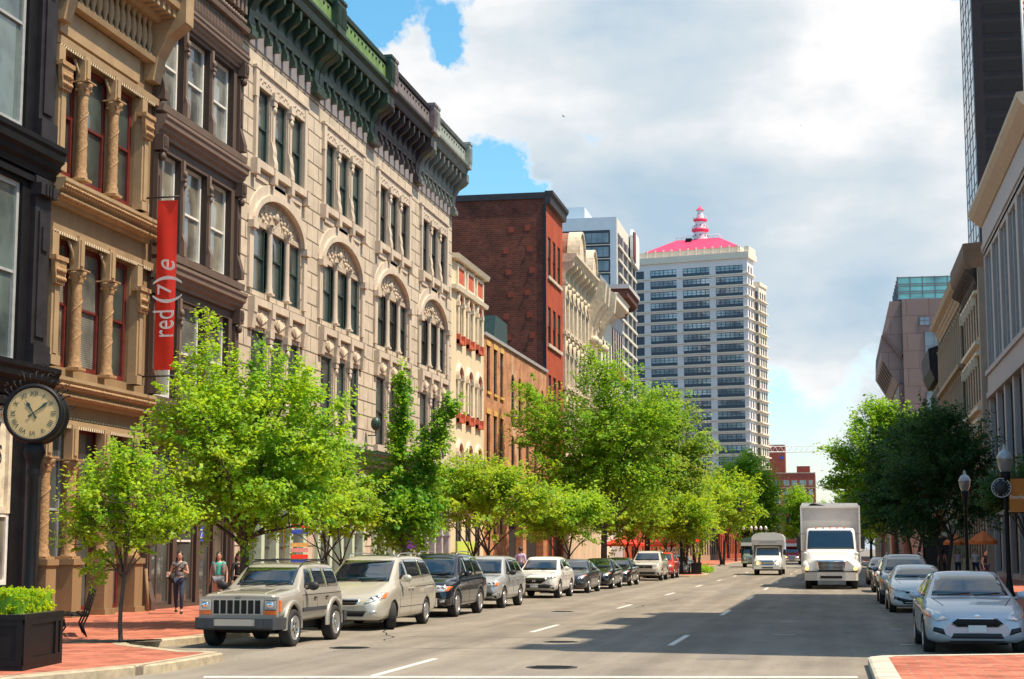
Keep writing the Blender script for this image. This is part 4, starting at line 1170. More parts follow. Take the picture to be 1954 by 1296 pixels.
def band_win():
    m2 = MB(); w = 7.5
    for i in range(7): m2.box(-w / 2 + i * w / 6 - .07, -w / 2 + i * w / 6 + .07, -.05, .1, 0, 1.45)
    m2.box(-w / 2, w / 2, -.04, .1, -.08, .08); m2.box(-w / 2, w / 2, -.04, .1, 1.33, 1.45); m2.box(-w / 2, w / 2, -.03, .1, .62, .72)
    return m2.mesh('window', 'tower_navy')
def band_pane(): return MB().box(-3.72, 3.72, .02, .06, .05, 1.42).mesh('pane', 'pane_tower')
def band_sp(): return MB().box(-3.75, 3.75, -.02, .08, -.74, -.08).mesh('spandrel', 'tower_navy')
for k, z in enumerate(floors):
    for (a, b) in bx:
        o = link('window', cached(('bw',), band_win), HT, ((a + b) / 2, .25, z)); link('pane', cached(('bp',), band_pane), o); link('spandrel', cached(('bs',), band_sp), o)
mb = MB()
for z in floors: mb.box(-2, 5, .3, .4, z - .7, z + 1.4)
mb.build('far_window_band', 'tower_navy', HT)
mb = MB()
for z in floors: mb.box(-3.3, 34.45, -.38, 6.8, z - 1.15, z - .78)
mb.box(-3.4, 34.6, -.6, 8, 79.2, 80.9); mb.build('floor_slabs', 'tower_slab', HT)
mb = MB(); mb.box(3, 31.6, 2, 13, 80.9, 82.9)
for i in range(12): mb.box(5.2 + i * 2.33, 5.6 + i * 2.33, 1.6, 2.0, 80.9, 83.3)
mb.box(33, 34.3, 1, 8, 80.9, 82.6)
mb.build('parapet', 'tower_slab', HT)
mb = MB(); a = [(4.5, 1.8, 82.9), (31.5, 1.8, 82.9), (31.5, 13.2, 82.9), (4.5, 13.2, 82.9)]; b = [(12.7, 5.5, 86.4), (24.9, 5.5, 86.4), (24.9, 9.5, 86.4), (12.7, 9.5, 86.4)]
mb.add(a + b, [(0, 1, 5, 4), (1, 2, 6, 5), (2, 3, 7, 6), (3, 0, 4, 7), (4, 5, 6, 7)]); rf = mb.build('roof', 'roof_pink', HT)
mb = MB(); mb.box(15.6, 17.2, 4.6, 5.6, 85, 86.6); mb.build('roof_hatch', 'void', rf)
mb = MB()
for z in (86.9, 87.4): mb.tube([(12.7, 5.5, z), (24.9, 5.5, z), (24.9, 9.5, z)], .05, 4)
for i in range(9): mb.tube([(12.7 + i * 1.52, 5.5, 86.4), (12.7 + i * 1.52, 5.5, 87.4)], .05, 4)
mb.build('railing', 'light_white', rf)
LH = MB(); c = (19, 7.5, 86.4)
LH.lathe([(1.95, 0), (1.75, 2.2)], c, 2, 24); LH.lathe([(1.55, 2.7), (1.4, 5.2)], c, 2, 24); LH.lathe([(1.05, 5.6), (.95, 7.2)], c, 2, 24); LH.lathe([(.8, 7.2), (.8, 8.4)], c, 2, 12)
lh = LH.build('lighthouse', 'light_white', HT)
mb = MB(); mb.lathe([(1.75, 2.1), (2.35, 2.5), (2.35, 3.1), (1.5, 3.1)], c, 2, 24); mb.lathe([(1.4, 5.1), (1.9, 5.4), (1.9, 5.9), (1.0, 5.9)], c, 2, 24); mb.lathe([(1.15, 8.4), (.45, 9.2), (0, 9.3)], c, 2, 16); mb.lathe([(.12, 9.2), (.1, 9.9), (0, 9.95)], c, 2, 8)
mb.build('gallery_ring', 'roof_pink', lh)
mb = MB()
for (z, r) in ((1.2, 1.86), (4, 1.5)):
    for k in range(8): t = 2 * PI * k / 8 + .3; mb.ball((19 + r * math.cos(t), 7.5 + r * math.sin(t), 86.4 + z), .24, 6)
mb.build('porthole', 'void', lh)
mb = MB()
for (z, r) in ((3.1, 2.3), (5.9, 1.85)):
    for k in range(14): t = 2 * PI * k / 14; mb.tube([(19 + r * math.cos(t), 7.5 + r * math.sin(t), 86.4 + z), (19 + r * math.cos(t), 7.5 + r * math.sin(t), 86.4 + z + .7)], .04, 4)
    mb.lathe([(r, z + .66), (r + .06, z + .7), (r, z + .74)], c, 2, 20)
mb.build('gallery_rail', 'light_white', lh)
mb = MB()    # east face windows
for z in floors:
    for y in (1.6, 4.2): mb.box(33.9, 34.06, y - .55, y + .55, z - .6, z + 1.2)
tag(mb.build('side_windows', 'tower_navy', HT), kind='stuff')
WG = MB(); WG.box(-2, 35.4, 6.51, 14.5, -1, 72.6); wg = WG.build('wing', 'tower_slab', HT)
mb = MB()
for k in range(23):
    z = 69.6 - 3.02 * k; mb.box(-2, 35.95, 6.9, 15, z - 1.2, z - .85); mb.box(34.02, 35.9, 6.2, 6.9, z - 1.2, z - .85)
mb.box(20, 35.7, 6.6, 14.8, 72.6, 73.6); mb.build('wing_slabs', 'tower_slab', HT)
mb = MB()
for k in range(23):
    z = 69.6 - 3.02 * k; mb.box(34.35, 35.1, 6.42, 6.53, z - .7, z + 1.4)
    for y in (8.2, 10.6, 13): mb.box(35.38, 35.46, y - .6, y + .6, z - .6, z + 1.3)
tag(mb.build('wing_windows', 'tower_navy', HT), kind='stuff')

# ---- pale blue-grey office block
OF = empty('office_block', (-68, 380, 0), 0, 'pale blue grey office block with black framed window bands rising behind the ornate fronts', 'building')
mb = MB(); mb.box(0, 19.4, 0, 38, -1, 79.5); mb.box(1, 11, 6, 30, 79.5, 83.4); mb.build('wall', 'office_wall', OF)
mb = MB(); mb.box(19.39, 19.52, .6, 38, -1, 79.4); mb.build('side_wall', 'office_side', OF)
mb = MB(); mb.box(-.1, 17.9, -.12, -.01, 20, 76.4); mb.box(19.52, 19.62, 1.6, 36.5, 20, 76.0); mb.build('window_frame', 'office_black', OF)
for k in range(12):
    z = 73.4 - 3.35 * k
    for (a, n) in ((-.2, 4), (5.35, 9)):
        mb = MB()
        for i in range(n):
            if a + i * 1.36 >= -.1: mb.box(a + i * 1.36 + .05, a + (i + 1) * 1.36 - .03, -.2, -.121, z, z + 2.3)
        mb.build('window', 'pane_blue', OF)
mb = MB()
for k in range(12):
    z = 72.9 - 3.35 * k; mb.box(-.1, 17.9, -.3, -.121, z - .1, z + .06)
for k in range(12):
    z = 72.9 - 3.35 * k; mb.box(19.62, 20.0, 1.6, 36.5, z - .35, z + .3)
for y in (9, 18, 27): mb.box(19.63, 19.95, y - .2, y + .2, 20, 76)
mb.build('spandrel_band', 'office_side', OF)
mb = MB(); mb.prism([(24, 72.6), (36, 72.6), (37, 74), (37, 79.5), (36, 81), (24, 81), (23, 79.5), (23, 74)], 0, 19.9, 20.6); s = mb.build('roof_sign', 'sign_white', OF)
mb = MB(); mb.prism([(23.2, 73.5), (27, 72.9), (27, 80.7), (23.2, 80.2)], 0, 20.61, 20.9); mb.build('sign_emblem', 'maroon', s)

# ---- red brick blocks closing the street
RB = empty('brick_block', (-21, 620, 0), 0, 'red brick block with pale windows far down the street, left of the truck', 'building')
mb = MB(); ops = []
cs = [1.2, 4.2, 7.2, 10.3, 13.2]
for c_, w_ in ((.9, 1.6), (4.2, 1.6), (7.1, 1.5), (10.2, 1.9), (13.1, .9)):
    for k in range(8): ops.append((c_ - w_ / 2 - .3, c_ + w_ / 2 + .3, 25.0 - 3.35 * k, 27.0 - 3.35 * k))
wall(mb, 0, 14.7, -1, 29.5, ops, 0, .4); shell(mb, 0, 14.7, 0, 20, 29.5, 0, 0); mb.box(8, 12.8, 3, 10, 29.5, 32.3); mb.build('wall', 'brick_far', RB)
for o in ops: window(RB, (o[0] + o[1]) / 2, o[2], o[1] - o[0], o[3] - o[2], .2, 'grey_frame', 'pane_far', 'grid', .08, mull=3)
mb = MB(); mb.box(-.2, 14.9, -.15, -.01, 24.0, 24.3); mb.box(-.2, 14.9, -.15, .2, 29.5, 29.8); mb.build('string_course', 'shade_wall', RB)
RT = empty('brick_tower', (-30, 622, 0), 0, 'plain red brick tower with a blue patch behind the far brick block', 'building')
mb = MB(); mb.box(0, 12.8, 0, 14, -1, 40.3); mb.box(4.5, 7, 3, 6, 40.3, 41.8); mb.build('wall', 'brick_far', RT)
mb = MB(); mb.box(4.1, 4.9, -.06, -.005, 33.2, 35.6); mb.box(11, 12.4, -.06, -.005, 35.0, 36.0); mb.build('blue_patch', 'sign_blue', RT)
# tower crane
CR = empty('tower_crane', (-40, 600, 0), 0, 'white lattice tower crane jib reaching right past the brick tower', 'crane')
mb = MB()
for (x, y) in ((-1, -1), (1, -1), (1, 1), (-1, 1)): mb.tube([(x, y, 0), (x, y, 44)], .12, 4)
for k in range(20): mb.tube([(-1, -1, 2.2 * k), (1, -1, 2.2 * k + 2.2)], .07, 4); mb.tube([(-1, 1, 2.2 * k), (1, 1, 2.2 * k + 2.2)], .07, 4)
mb.build('mast', 'sign_white', CR)
mb = MB(); z = 36.3
mb.tube([(-12, -1, z), (37, -1, z)], .13, 4); mb.tube([(-12, 1, z), (37, 1, z)], .13, 4); mb.tube([(-12, 0, z + 2), (37, 0, z + 2)], .13, 4)
for k in range(24): mb.tube([(-11 + 2 * k, -1, z), (-10 + 2 * k, 0, z + 2), (-9 + 2 * k, -1, z)], .09, 4)
mb.tube([(0, 0, 44), (20, 0, z + 2)], .05, 4); mb.tube([(0, 0, 44), (34, 0, z + 2)], .05, 4)
mb.build('jib', 'sign_white', CR)

# ================================================================== RIGHT ROW (local x runs towards the camera)
def simple_right(name, label, Yfar, W, top, m, trim, nw, rows, X=XR, corn=1.0, depth=18, win='pane_dark', fr='sash_dark', arch=False, ww=.6):
    F = facade(name, label, 'building', X, Yfar, 'R'); mb = MB(); ops = []
    cs = [W * (i + .5) / nw for i in range(nw)]
    for c in cs:
        for (a, b) in rows: ops.append((c - ww, c + ww, a, b) + ((.35,) if arch else ()))
    wall(mb, 0, W, -.15, top, ops, 0, .4); shell(mb, 0, W, 0, depth, top, 0, 1); mb.build('wall', [m, 'roofing'], F)
    for c in cs:
        for (a, b) in rows: window(F, c, a, ww * 2, b - a + (.35 if arch else 0), .1, fr, win)
    mb = MB(); run(mb, cornice_prof(0, top - 1.0, 1.2, corn), 0, W)
    mb.build('cornice', trim, F)
    runs(F, 'shop_cornice', trim, [cornice_prof(0, 4.3, .6, .35)], 0, W)
    return F, cs
rows = [(5.4 + 4.2 * k, 8.2 + 4.2 * k) for k in range(6)]
SB, _ = simple_right('stone_building', 'tall tan office building just outside the right edge whose shadow crosses the road', 48.5, 19.5, 26.4, 'pier_tan', 'soffit_tan', 6, rows)
mb = MB(); mb.box(4.5, 8.5, .3, 6, 26.38, 30.6); mb.box(11.5, 15, .3, 5, 26.38, 30.8); mb.box(17.6, 19.4, .3, 5, 26.38, 31); mb.build('shadow_step_block', 'pier_tan', SB)  # unseen blocks added to step the edge of the shadow on the road
simple_right('stone_building', 'lower tan office building outside the right edge beside the parked cars', 70, 21.4, 23.0, 'shade_wall', 'lime_shade', 7, rows[:4])

# building with giant piers and a wide cornice
PB = facade('pier_building', 'grey stone building with tall piers and a wide coved cornice at the right edge', 'building', 10.35, 113.2, 'R')
W = 30
mb = MB(); wall(mb, 0, W, -.15, 21.3, [(.6, W - .6, 13.4, 21.0), (.6, W - .6, 4.6, 11.6), (.6, W - .6, .3, 3.9)], 0, 1.2, 0, 0); shell(mb, 0, W, 0, 20, 23.5, 0, 1)
wall(mb, 0, W, 21.3, 23.4, [], -.1); mb.build('wall', ['pier_stone', 'roofing'], PB)
for k in range(7):
    x = .3 + k * 4.9
    mb = MB(); mb.box(x - .5, x + .5, -.04, 1.15, 13.4, 21.2); mb.box(x - .42, x + .42, -.035, 1.15, 4.6, 11.6); mb.box(x - .42, x + .42, -.035, 1.15, -.1, 3.9)
    mb.build('pier', 'pier_stone', PB)
for k in range(6):
    x = .3 + (k + .5) * 4.9
    for i, (a, b) in enumerate(((13.4, 16.9), (17.1, 21.0), (4.6, 11.6), (.3, 3.9))):
        window(PB, x, a, 3.9, b - a, .32, 'brown_dark' if i < 2 else 'plum_cornice', 'pane_teal' if i < 2 else 'pane_green', 'grid', .18, mull=3 + (i > 1))
    for s in (-.9, .9):
        mb = MB(); mb.box(x + s - .10, x + s + .10, .1, .25, 13.4, 21.0); mb.build('mullion', 'grey_frame', PB)
mb = MB(); run(mb, [(-.1, 23.2), (-.2, 23.2), (-.75, 23.7), (-.95, 24.0), (-.95, 24.25), (.3, 24.35), (.3, 23.2)], -.2, W + .2)
mb.build('coved_cornice', 'soffit_tan', PB)
MB().box(-.1, W, -.2, -.101, 21.5, 21.9).build('frieze_moulding', 'pier_stone', PB); MB().box(0, W, -.2, -.001, 11.6, 12.0).box(0, W, -.24, -.001, 13.1, 13.4).box(0, W, -.1, -.001, 12.0, 13.1).build('belt_course', 'pier_stone', PB)
# weathered tan building with its blank end pier
E5, cs = simple_right('old_tan_building', 'narrow tan front with a black overhanging cornice, beyond the grey pier building', 126.6, 12.6, 20.4, 'old_tan', 'black_iron_trim', 6, [(16.0, 18.6), (11.7, 14.4), (7.4, 10.0), (1, 3.8)], corn=.3, arch=True, ww=.55)
mb = MB(); run(mb, [(0, 20.5), (-.25, 20.5), (-.75, 21.1), (-.85, 21.4), (-.85, 22.3), (.5, 22.4), (.5, 20.5)], 0, 12.5); mb.build('dark_cornice', 'old_brown', E5)
for k in range(12): link('bracket', bracket_mesh(1.3, .8, .2, 'old_brown'), E5, (.4 + k * 1.05, -.002, 19.3))
mb = MB(); mb.box(12.61, 13.3, -.01, 1.4, -.15, 20.5); mb.build('end_pier', 'pier_tan', E5)
mb = MB()
for c_ in cs:
    for z in (18.6, 14.4, 10.0): mb.box(c_ - .8, c_ + .8, -.25, -.001, z + .3, z + .5); mb.box(c_ - .95, c_ - .7, -.3, -.001, z - .3, z + .3)
for z in (15.4, 11.0, 6.7): mb.box(0, 12.6, -.3, -.001, z, z + .25)
mb.build('window_hood', 'cream_trim', E5)
G5, cs = simple_right('old_green_building', 'old green front with tan columns and heavy tan cornice, before the pink granite building', 153, 26.3, 21.2, 'old_green', 'old_tan', 13, [(15.8, 18.9), (11.4, 14.4), (7.0, 10.0), (1, 3.8)], corn=.5, ww=.62)
mb = MB(); run(mb, [(0, 20.6), (-.25, 20.6), (-.35, 21.0), (-.8, 21.3), (-.9, 21.8), (.5, 22.0), (.5, 20.6)], 0, 26.3); mb.build('heavy_cornice', 'old_tan', G5)
for z in (15.2, 10.8, 6.4): MB().box(0, 26.3, -.5, -.001, z, z + .3).build('string_course', 'old_tan', G5)
for i in range(14):
    x = min(max(26.3 * i / 13, .15), 26.1)
    for (a, b) in ((15.5, 19.4), (11.1, 14.9), (6.7, 10.5)): column(G5, x, a, b, .12, 'old_tan', -.2, 'old_tan')
# rubble-walled remnant with a white capped pier
RU = facade('rubble_building', 'ragged stone side wall with a white capped chimney pier behind the dark trees', 'building', XR, 168, 'R')
mb = MB(); mb.box(0, 13, 0, 12, -.15, 19.6); mb.box(11.4, 13, -.1, 1.2, 19.6, 21.8); mb.box(5, 12.9, 2, 9, 19.6, 20.3); mb.build('wall', 'rubble', RU)
mb = MB(); mb.box(11.2, 13.2, -.4, 1.4, 21.8, 22.6); mb.build('white_cap', 'white_stucco', RU)
mb = MB(); mb.prism([(0, 17.2), (-.5, 17.2), (-.9, 18.2), (-1, 20), (0, 20.3)], 0, 1, 12.9); mb.box(1, 12.5, -.2, -.005, 9, 16.5); mb.build('dark_cornice', 'black_iron_trim', RU)
# pink granite building with leaning upper storeys
PG = empty('granite_building', (0, 200, 0), 0, 'pink granite building with outward leaning top and a green glass roof box', 'building')
mb = MB(); mb.box(8.6, 34, 0, 30, -1, 31.4); mb.build('wall', 'granite', PG)
mb = MB(); mb.prism([(8.59, 31.3), (7.2, 31.3), (6.35, 27.6), (8.59, 24.8)], 1, .6, 29)
mb.prism([(8.59, 24.6), (6.15, 27.3), (6.05, 24.6), (7.9, 21.4), (8.59, 21.4)], 1, .9, 29); mb.build('leaning_storey', 'granite', PG)
mb = MB(); mb.prism([(8.4, 24.3), (6.2, 27.25), (6.35, 27.62), (8.5, 24.9)], 1, .55, 29.1); mb.box(8.0, 8.58, .5, 29, -1, 21.3)
mb.build('dark_seam', 'granite_dark', PG)
mb = MB()
for k in range(9): mb.box(8.7 + 0 * k, 8.72, 0, .1, 1, 1.1)
for k in range(7):
    for (za, xa, zb, xb) in ((28.2, 6.42, 30.4, 6.95), (25.4, 6.0, 26.6, 6.06), (22.4, 7.25, 24.2, 6.2)):
        y = 2 + k * 3.6; mb.add([(xa, y, za), (xa, y + 1.6, za), (xb, y + 1.6, zb), (xb, y, zb)], [(0, 1, 2, 3)])
mb.build('louvre', 'void', PG)
for (xc, z, w, h, n) in ((11.2, 28.2, 1.25, 1.1, 1), (14.6, 28.2, 1.25, 1.1, 1), (13.4, 23.6, 4.6, 3.9, 3), (18, 23.6, 3, 3.9, 2), (13.4, 17, 4.6, 3.4, 3), (13.4, 11, 4.6, 3.4, 3)):
    w_ = window(PG, xc, z, w, h, -.04, 'granite_dark', 'pane_blue', 'grid', .07, mull=n + 1)
mb = MB(); mb.box(8.2, 20, 1, 16, 31.6, 34.2); gb = mb.build('glass_roof_box', 'pane_cyan', PG)
mb = MB()
for x in range(9): mb.box(8.15 + x * 1.45, 8.27 + x * 1.45, .93, .999, 31.4, 34.3)
for z in (31.5, 32.2, 32.45, 33.1, 33.35, 34.15): mb.box(8.1, 20, .9, .998, z, z + .1)
for y in range(6): mb.box(8.12, 8.199, .93 + y * 3, 1.05 + y * 3, 31.4, 34.3)
mb.build('glazing_bar', 'grey_slate', gb)
# dark tower
DT = empty('dark_tower', (22.3, 250, 0), 0, 'very tall dark brown tower with a mirrored left flank at the right edge', 'tower')
mb = MB(); mb.box(0, 24, 0, 18.6, -1, 118); mb.build('wall', 'tower_dark_wall', DT)
mb = MB(); mb.box(-.08, -.005, .05, 18.5, 0, 118); mb.build('mirror_flank', 'pane_mirror', DT)
mb = MB()
for k in range(44): mb.box(-.13, -.081, .05, 18.5, 2.68 * k, 2.68 * k + .14)
for y in (.05, 4.6, 9.2, 13.8, 18.4): mb.box(-.14, -.082, y, y + .12, 0, 118)
mb.build('flank_grid', 'granite_dark', DT)
for k in range(26):
    z = 116 - 2.95 * k; mb = MB(); mb.box(1.7, 20, -.06, -.004, z - 1.75, z); mb.build('window_band', 'void' if k > 8 else 'pane_green', DT)
# rooftop flag
FP = empty('flagpole', (10.9, 92.2, 23.6), 0, 'pale rooftop flagpole at the top right corner', 'flagpole')
mb = MB(); mb.tube([(0, 0, -.1), (0, 0, 12)], .07, 8); mb.ball((0, 0, 12.1), .16, 6); mb.build('pole', 'white_frame', FP)
fl = MB(); n = 13
for i in range(n):
    for j in range(10):
        x0, x1 = .08 + j * .26, .08 + (j + 1) * .26
        wv = lambda x: .12 * math.sin(x * 3.)
        z1 = 11.3 - i * .17; z0 = z1 - .17; mi = 2 if (i < 7 and j < 4) else (0 if i % 2 == 0 else 1)
        fl.add([(x0 + .01, wv(x0), z0 - x0 * .2), (x1 + .01, wv(x1), z0 - x1 * .2), (x1 + .01, wv(x1), z1 - x1 * .2), (x0 + .01, wv(x0), z1 - x0 * .2)], [(0, 1, 2, 3)], mi)
fo = fl.build('striped_flag', ['banner_red', 'sign_white', 'sign_blue'], None, (10.9, 92.2, 21.75 + .35))
tag(fo, 'red and white striped flag with blue corner flying from the rooftop pole', 'flag')

# ---- blocks farther along the street on both sides, seen between and under the trees
simple_right('far_brick_building', 'red brick block far along the right pavement behind the sunlit trees', 300, 62, 15, 'brick_front', 'lime_trim', 16, [(1, 3.8), (6, 8.6), (10.2, 12.8)], corn=.6)
simple_right('far_tan_building', 'tan block farthest along the right side of the street', 420, 112, 17, 'old_tan', 'lime_trim', 22, [(1, 3.8), (6, 8.6), (10.2, 12.8)], corn=.6)
for (y0, w_, h_, m_, l_) in ((214, 60, 13, 'old_tan', 'tan block far along the left pavement behind the green trees'), (280, 150, 11, 'brick_front', 'low brick block farthest along the left side of the street')):
    F = facade('far_left_building', l_, 'building', XL + 1, y0); mb = MB(); ops = []
    for i in range(int(w_ / 5)): ops += [(i * 5 + 1.2, i * 5 + 3.8, .8, 4), (i * 5 + 1.2, i * 5 + 3.8, 6.2, 9)]
    wall(mb, 0, w_, -.15, h_, ops, 0, .3); shell(mb, 0, w_, 0, 20, h_, 0, 1); mb.build('wall', [m_, 'roofing'], F)
    for o in ops: window(F, (o[0] + o[1]) / 2, o[2], o[1] - o[0], o[3] - o[2], .1, 'sash_dark', 'pane_dark')
    mb = MB(); run(mb, cornice_prof(0, h_ - .8, 1., .6), 0, w_); mb.build('cornice', 'lime_trim', F)
# ================================================================== VEHICLES (local: nose at y=0 looking to -y, x to the car's left-hand side in the picture's right)
def crom(p0, p1, p2, p3, t, s):
    lin = p1 + (p2 - p1) * t
    c = .5 * ((2 * p1) + (-p0 + p2) * t + (2 * p0 - 5 * p1 + 4 * p2 - p3) * t * t + (-p0 + 3 * p1 - 3 * p2 + p3) * t ** 3)
    return lin * (1 - s) + c * s

def loft_body(st, smooth=.6, sec_smooth=.5, sub=4, name='body', arch=None, mats=None, belly=.0):
    """st: rows (y, z_bottom, z_belt, z_top, half_width, half_roof).  One closed hull; wheel arches cut out."""
    A = [np.array(s, float) for s in st]
    rows = []
    for i in range(len(A) - 1):
        p0 = A[max(i - 1, 0)]; p3 = A[min(i + 2, len(A) - 1)]
        for k in range(sub): rows.append(crom(p0, A[i], A[i + 1], p3, k / sub, smooth))
    rows.append(A[-1])
    def section(r):
        y, zb, zl, zt, w, tw = r
        h = zl - zb
        P = [(0, zb), (w - .14, zb), (w - .03, zb + .06), (w, zb + h * .35), (w, zb + h * .7), (w - .015, zl - .06), (w - .05, zl),
             (w - .05 + (tw - w + .05) * .5, zl + (zt - zl) * .52), (tw + .005, zl + (zt - zl) * .88), (tw - .07, zl + (zt - zl) * .975), (tw * .55, zt + .005), (0, zt + .012)]
        P = [np.array(p) for p in P]; out = []
        for i in range(len(P) - 1):
            a = P[max(i - 1, 0)]; d = P[min(i + 2, len(P) - 1)]
            n = 1 if i in (0, 10) else 2
            for k in range(n): out.append(crom(a, P[i], P[i + 1], d, k / n, sec_smooth if 1 < i < 10 else 0))
        out.append(P[-1]); return out
    mb = MB(); secs = []
    for r in rows:
        s = section(r); full = [(p[0], r[0], p[1]) for p in s] + [(-p[0], r[0], p[1]) for p in s[-2:0:-1]]
        secs.append(full)
    n = len(secs[0]); vs = [v for s in secs for v in s]
    fs = [(i * n + j, i * n + (j + 1) % n, (i + 1) * n + (j + 1) % n, (i + 1) * n + j) for i in range(len(secs) - 1) for j in range(n)]
    fs += [tuple(range(n)), tuple(range((len(secs) - 1) * n, len(secs) * n))]
    mb.add(vs, fs, 0, True); mb.sm[-1] = mb.sm[-2] = False
    me = mb.mesh(name, mats)
    if arch:
        cm = MB()
        for (y, z, r) in arch:
            for sx in (-1, 1):
                x0, x1 = (.52, 1.6) if sx > 0 else (-1.6, -.52)
                cm.lathe([(0, x0), (r, x0), (r, x1), (0, x1)], (0, y, z), 0, 28, 1)
        cme = cm.mesh('cut', mats)
        a = bpy.data.objects.new('a', me); b = bpy.data.objects.new('b', cme); col.objects.link(a); col.objects.link(b)
        md = a.modifiers.new('b', 'BOOLEAN'); md.object = b; md.operation = 'DIFFERENCE'; md.solver = 'EXACT'
        dg = bpy.context.evaluated_depsgraph_get()
        me2 = bpy.data.meshes.new_from_object(a.evaluated_get(dg))
        bpy.data.objects.remove(a); bpy.data.objects.remove(b)
        if len(me2.polygons) > 50: me = me2; me.name = name
    return me

def body_bvh(me):
    bm = bmesh.new(); bm.from_mesh(me); t = BVHTree.FromBMesh(bm); bm.free(); return t

def decal(bvh, poly, ax, side=1, off=.006, grid=.11, thick=.02, mi=0, mb=None):
    """flat outline (poly) laid onto the hull by casting it along an axis; gets a rim that dips into the hull"""
    bm = bmesh.new()
    vs = [bm.verts.new((p[0], p[1], 0)) for p in poly]; bm.faces.new(vs)
    for k in (0, 1):
        lo = min(p[k] for p in poly); hi = max(p[k] for p in poly); n = int((hi - lo) / grid)
        for i in range(1, n + 1):
            c = lo + (hi - lo) * i / (n + 1); no = (1, 0, 0) if k == 0 else (0, 1, 0); co = (c, 0, 0) if k == 0 else (0, c, 0)
            bmesh.ops.bisect_plane(bm, geom=bm.verts[:] + bm.edges[:] + bm.faces[:], plane_co=co, plane_no=no, dist=1e-4)
    bm.verts.ensure_lookup_table()
    if ax == 'side': mk = lambda a, b: (Vector((side * 3, a, b)), Vector((-side, 0, 0)))
    elif ax == 'front': mk = lambda a, b: (Vector((a, -3, b)), Vector((0, 1, 0)))
    elif ax == 'rear': mk = lambda a, b: (Vector((a, 12, b)), Vector((0, -1, 0)))
    else: mk = lambda a, b: (Vector((a, b, 5)), Vector((0, 0, -1)))
    fallback = None
    for v in bm.verts:
        o, d = mk(v.co.x, v.co.y); h = bvh.ray_cast(o, d)
        if h[0] is not None: fallback = h[0]; break
    out = []
    for v in bm.verts:
        o, d = mk(v.co.x, v.co.y); h = bvh.ray_cast(o, d)
        p = h[0]; nrm = h[1]
        if p is None:
            q = bvh.find_nearest(o + d * 3); p = q[0]; nrm = q[1]
        if nrm.dot(d) > 0: nrm = -nrm
        out.append(p + (nrm * .7 - d * .3) * off)
    for v, p in zip(bm.verts, out): v.co = p
    be = [e for e in bm.edges if e.is_boundary]
    r = bmesh.ops.extrude_edge_only(bm, edges=be)
    dd = mk(0, 0)[1]
    for g in r['geom']:
        if isinstance(g, bmesh.types.BMVert): g.co += dd * thick
    bm.verts.index_update()
    mb = mb or MB()
    nf = len(mb.f)
    mb.add([v.co.copy() for v in bm.verts], [[v.index for v in f.verts] for f in bm.faces], mi, True)
    bm.free()
    return mb

def wheel(par, x, y, r, w=.21, rim='alloy', spokes=5, steer=0., sx=1):
    def mt():
        mb = MB(); rr = r * .66
        mb.lathe([(rr, -w / 2), (r * .92, -w / 2), (r * .985, -w / 2 + .025), (r, -w / 2 + .05), (r, w / 2 - .05), (r * .985, w / 2 - .025), (r * .92, w / 2), (rr, w / 2 - .01), (rr, -w / 2)], (0, 0, 0), 0, 32)
        return mb.mesh('wheel', 'rubber')
    o = link('wheel', cached(('tyre', r, w), mt), par, (x, y, r), (0, 0, steer))
    def mr():
        mb = MB(); rr = r * .66
        mb.lathe([(0, w / 2 - .06), (rr * .93, w / 2 - .09), (rr, w / 2 - .09)], (0, 0, 0), 0, 24, 1)
        mb.lathe([(rr * .90, w / 2 - .09), (rr * .9, w / 2 - .01), (rr * .99, w / 2 + .004), (rr * 1.01, w / 2 - .01)], (0, 0, 0), 0, 28)
        mb.lathe([(0, w / 2 - .005), (rr * .22, w / 2 - .005), (rr * .26, w / 2 - .03), (rr * .26, w / 2 - .07)], (0, 0, 0), 0, 14)
        for k in range(spokes):
            t = 2 * PI * k / spokes + .3; c, s = math.cos(t), math.sin(t); a, b = .085 * r / .33 * (5 / spokes + .15), rr * .95
            p = [(-a * .7, rr * .18), (a * .7, rr * .18), (a, b), (-a, b)]
            q = [(w / 2 - .02, u * c - v * -s, u * -s * -1 + v * c) for u, v in p]
            q = [(w / 2 - .015, v * c - u * s, v * s + u * c) for u, v in p]
            mb.add(q + [(z[0] - .05, z[1], z[2]) for z in q], [(0, 1, 2, 3), (0, 4, 5, 1), (1, 5, 6, 2), (2, 6, 7, 3), (3, 7, 4, 0)])
        me = mb.mesh('rim', [rim, 'arch_dark']); return me
    ro = link('rim', cached(('rim', r, w, rim, spokes), mr), o)
    if sx < 0: ro.scale = (-1, 1, 1)
    return o

def mirror_part(par, x, y, z, mat, s, size=(.11, .07, .085)):
    mb = MB(); mb.ball((x + s * .14, y, z), size, 8)
    mb.tube([(x - s * .03, y + .02, z - .06), (x + s * .1, y, z - .03)], .025, 6)
    o = mb.build('door_mirror', mat, par); return o

def plate(par, bvh, z, w=.31, h=.155, text=None, mat='plate', y0=None):
    hit = bvh.ray_cast(Vector((0, -3, z)), Vector((0, 1, 0)))[0]; y = hit.y
    mb = MB(); mb.box(-w / 2, w / 2, y - .022, y - .006, z - h / 2, z + h / 2); o = mb.build('number_plate', mat, par)
    if text: text_obj('lettering', text, .09, 'plate_text', o, (0, y - .024, z), (rad(90), 0, 0), .001)
    return o

def sym(poly): return [(-a, b) for a, b in poly][::-1]

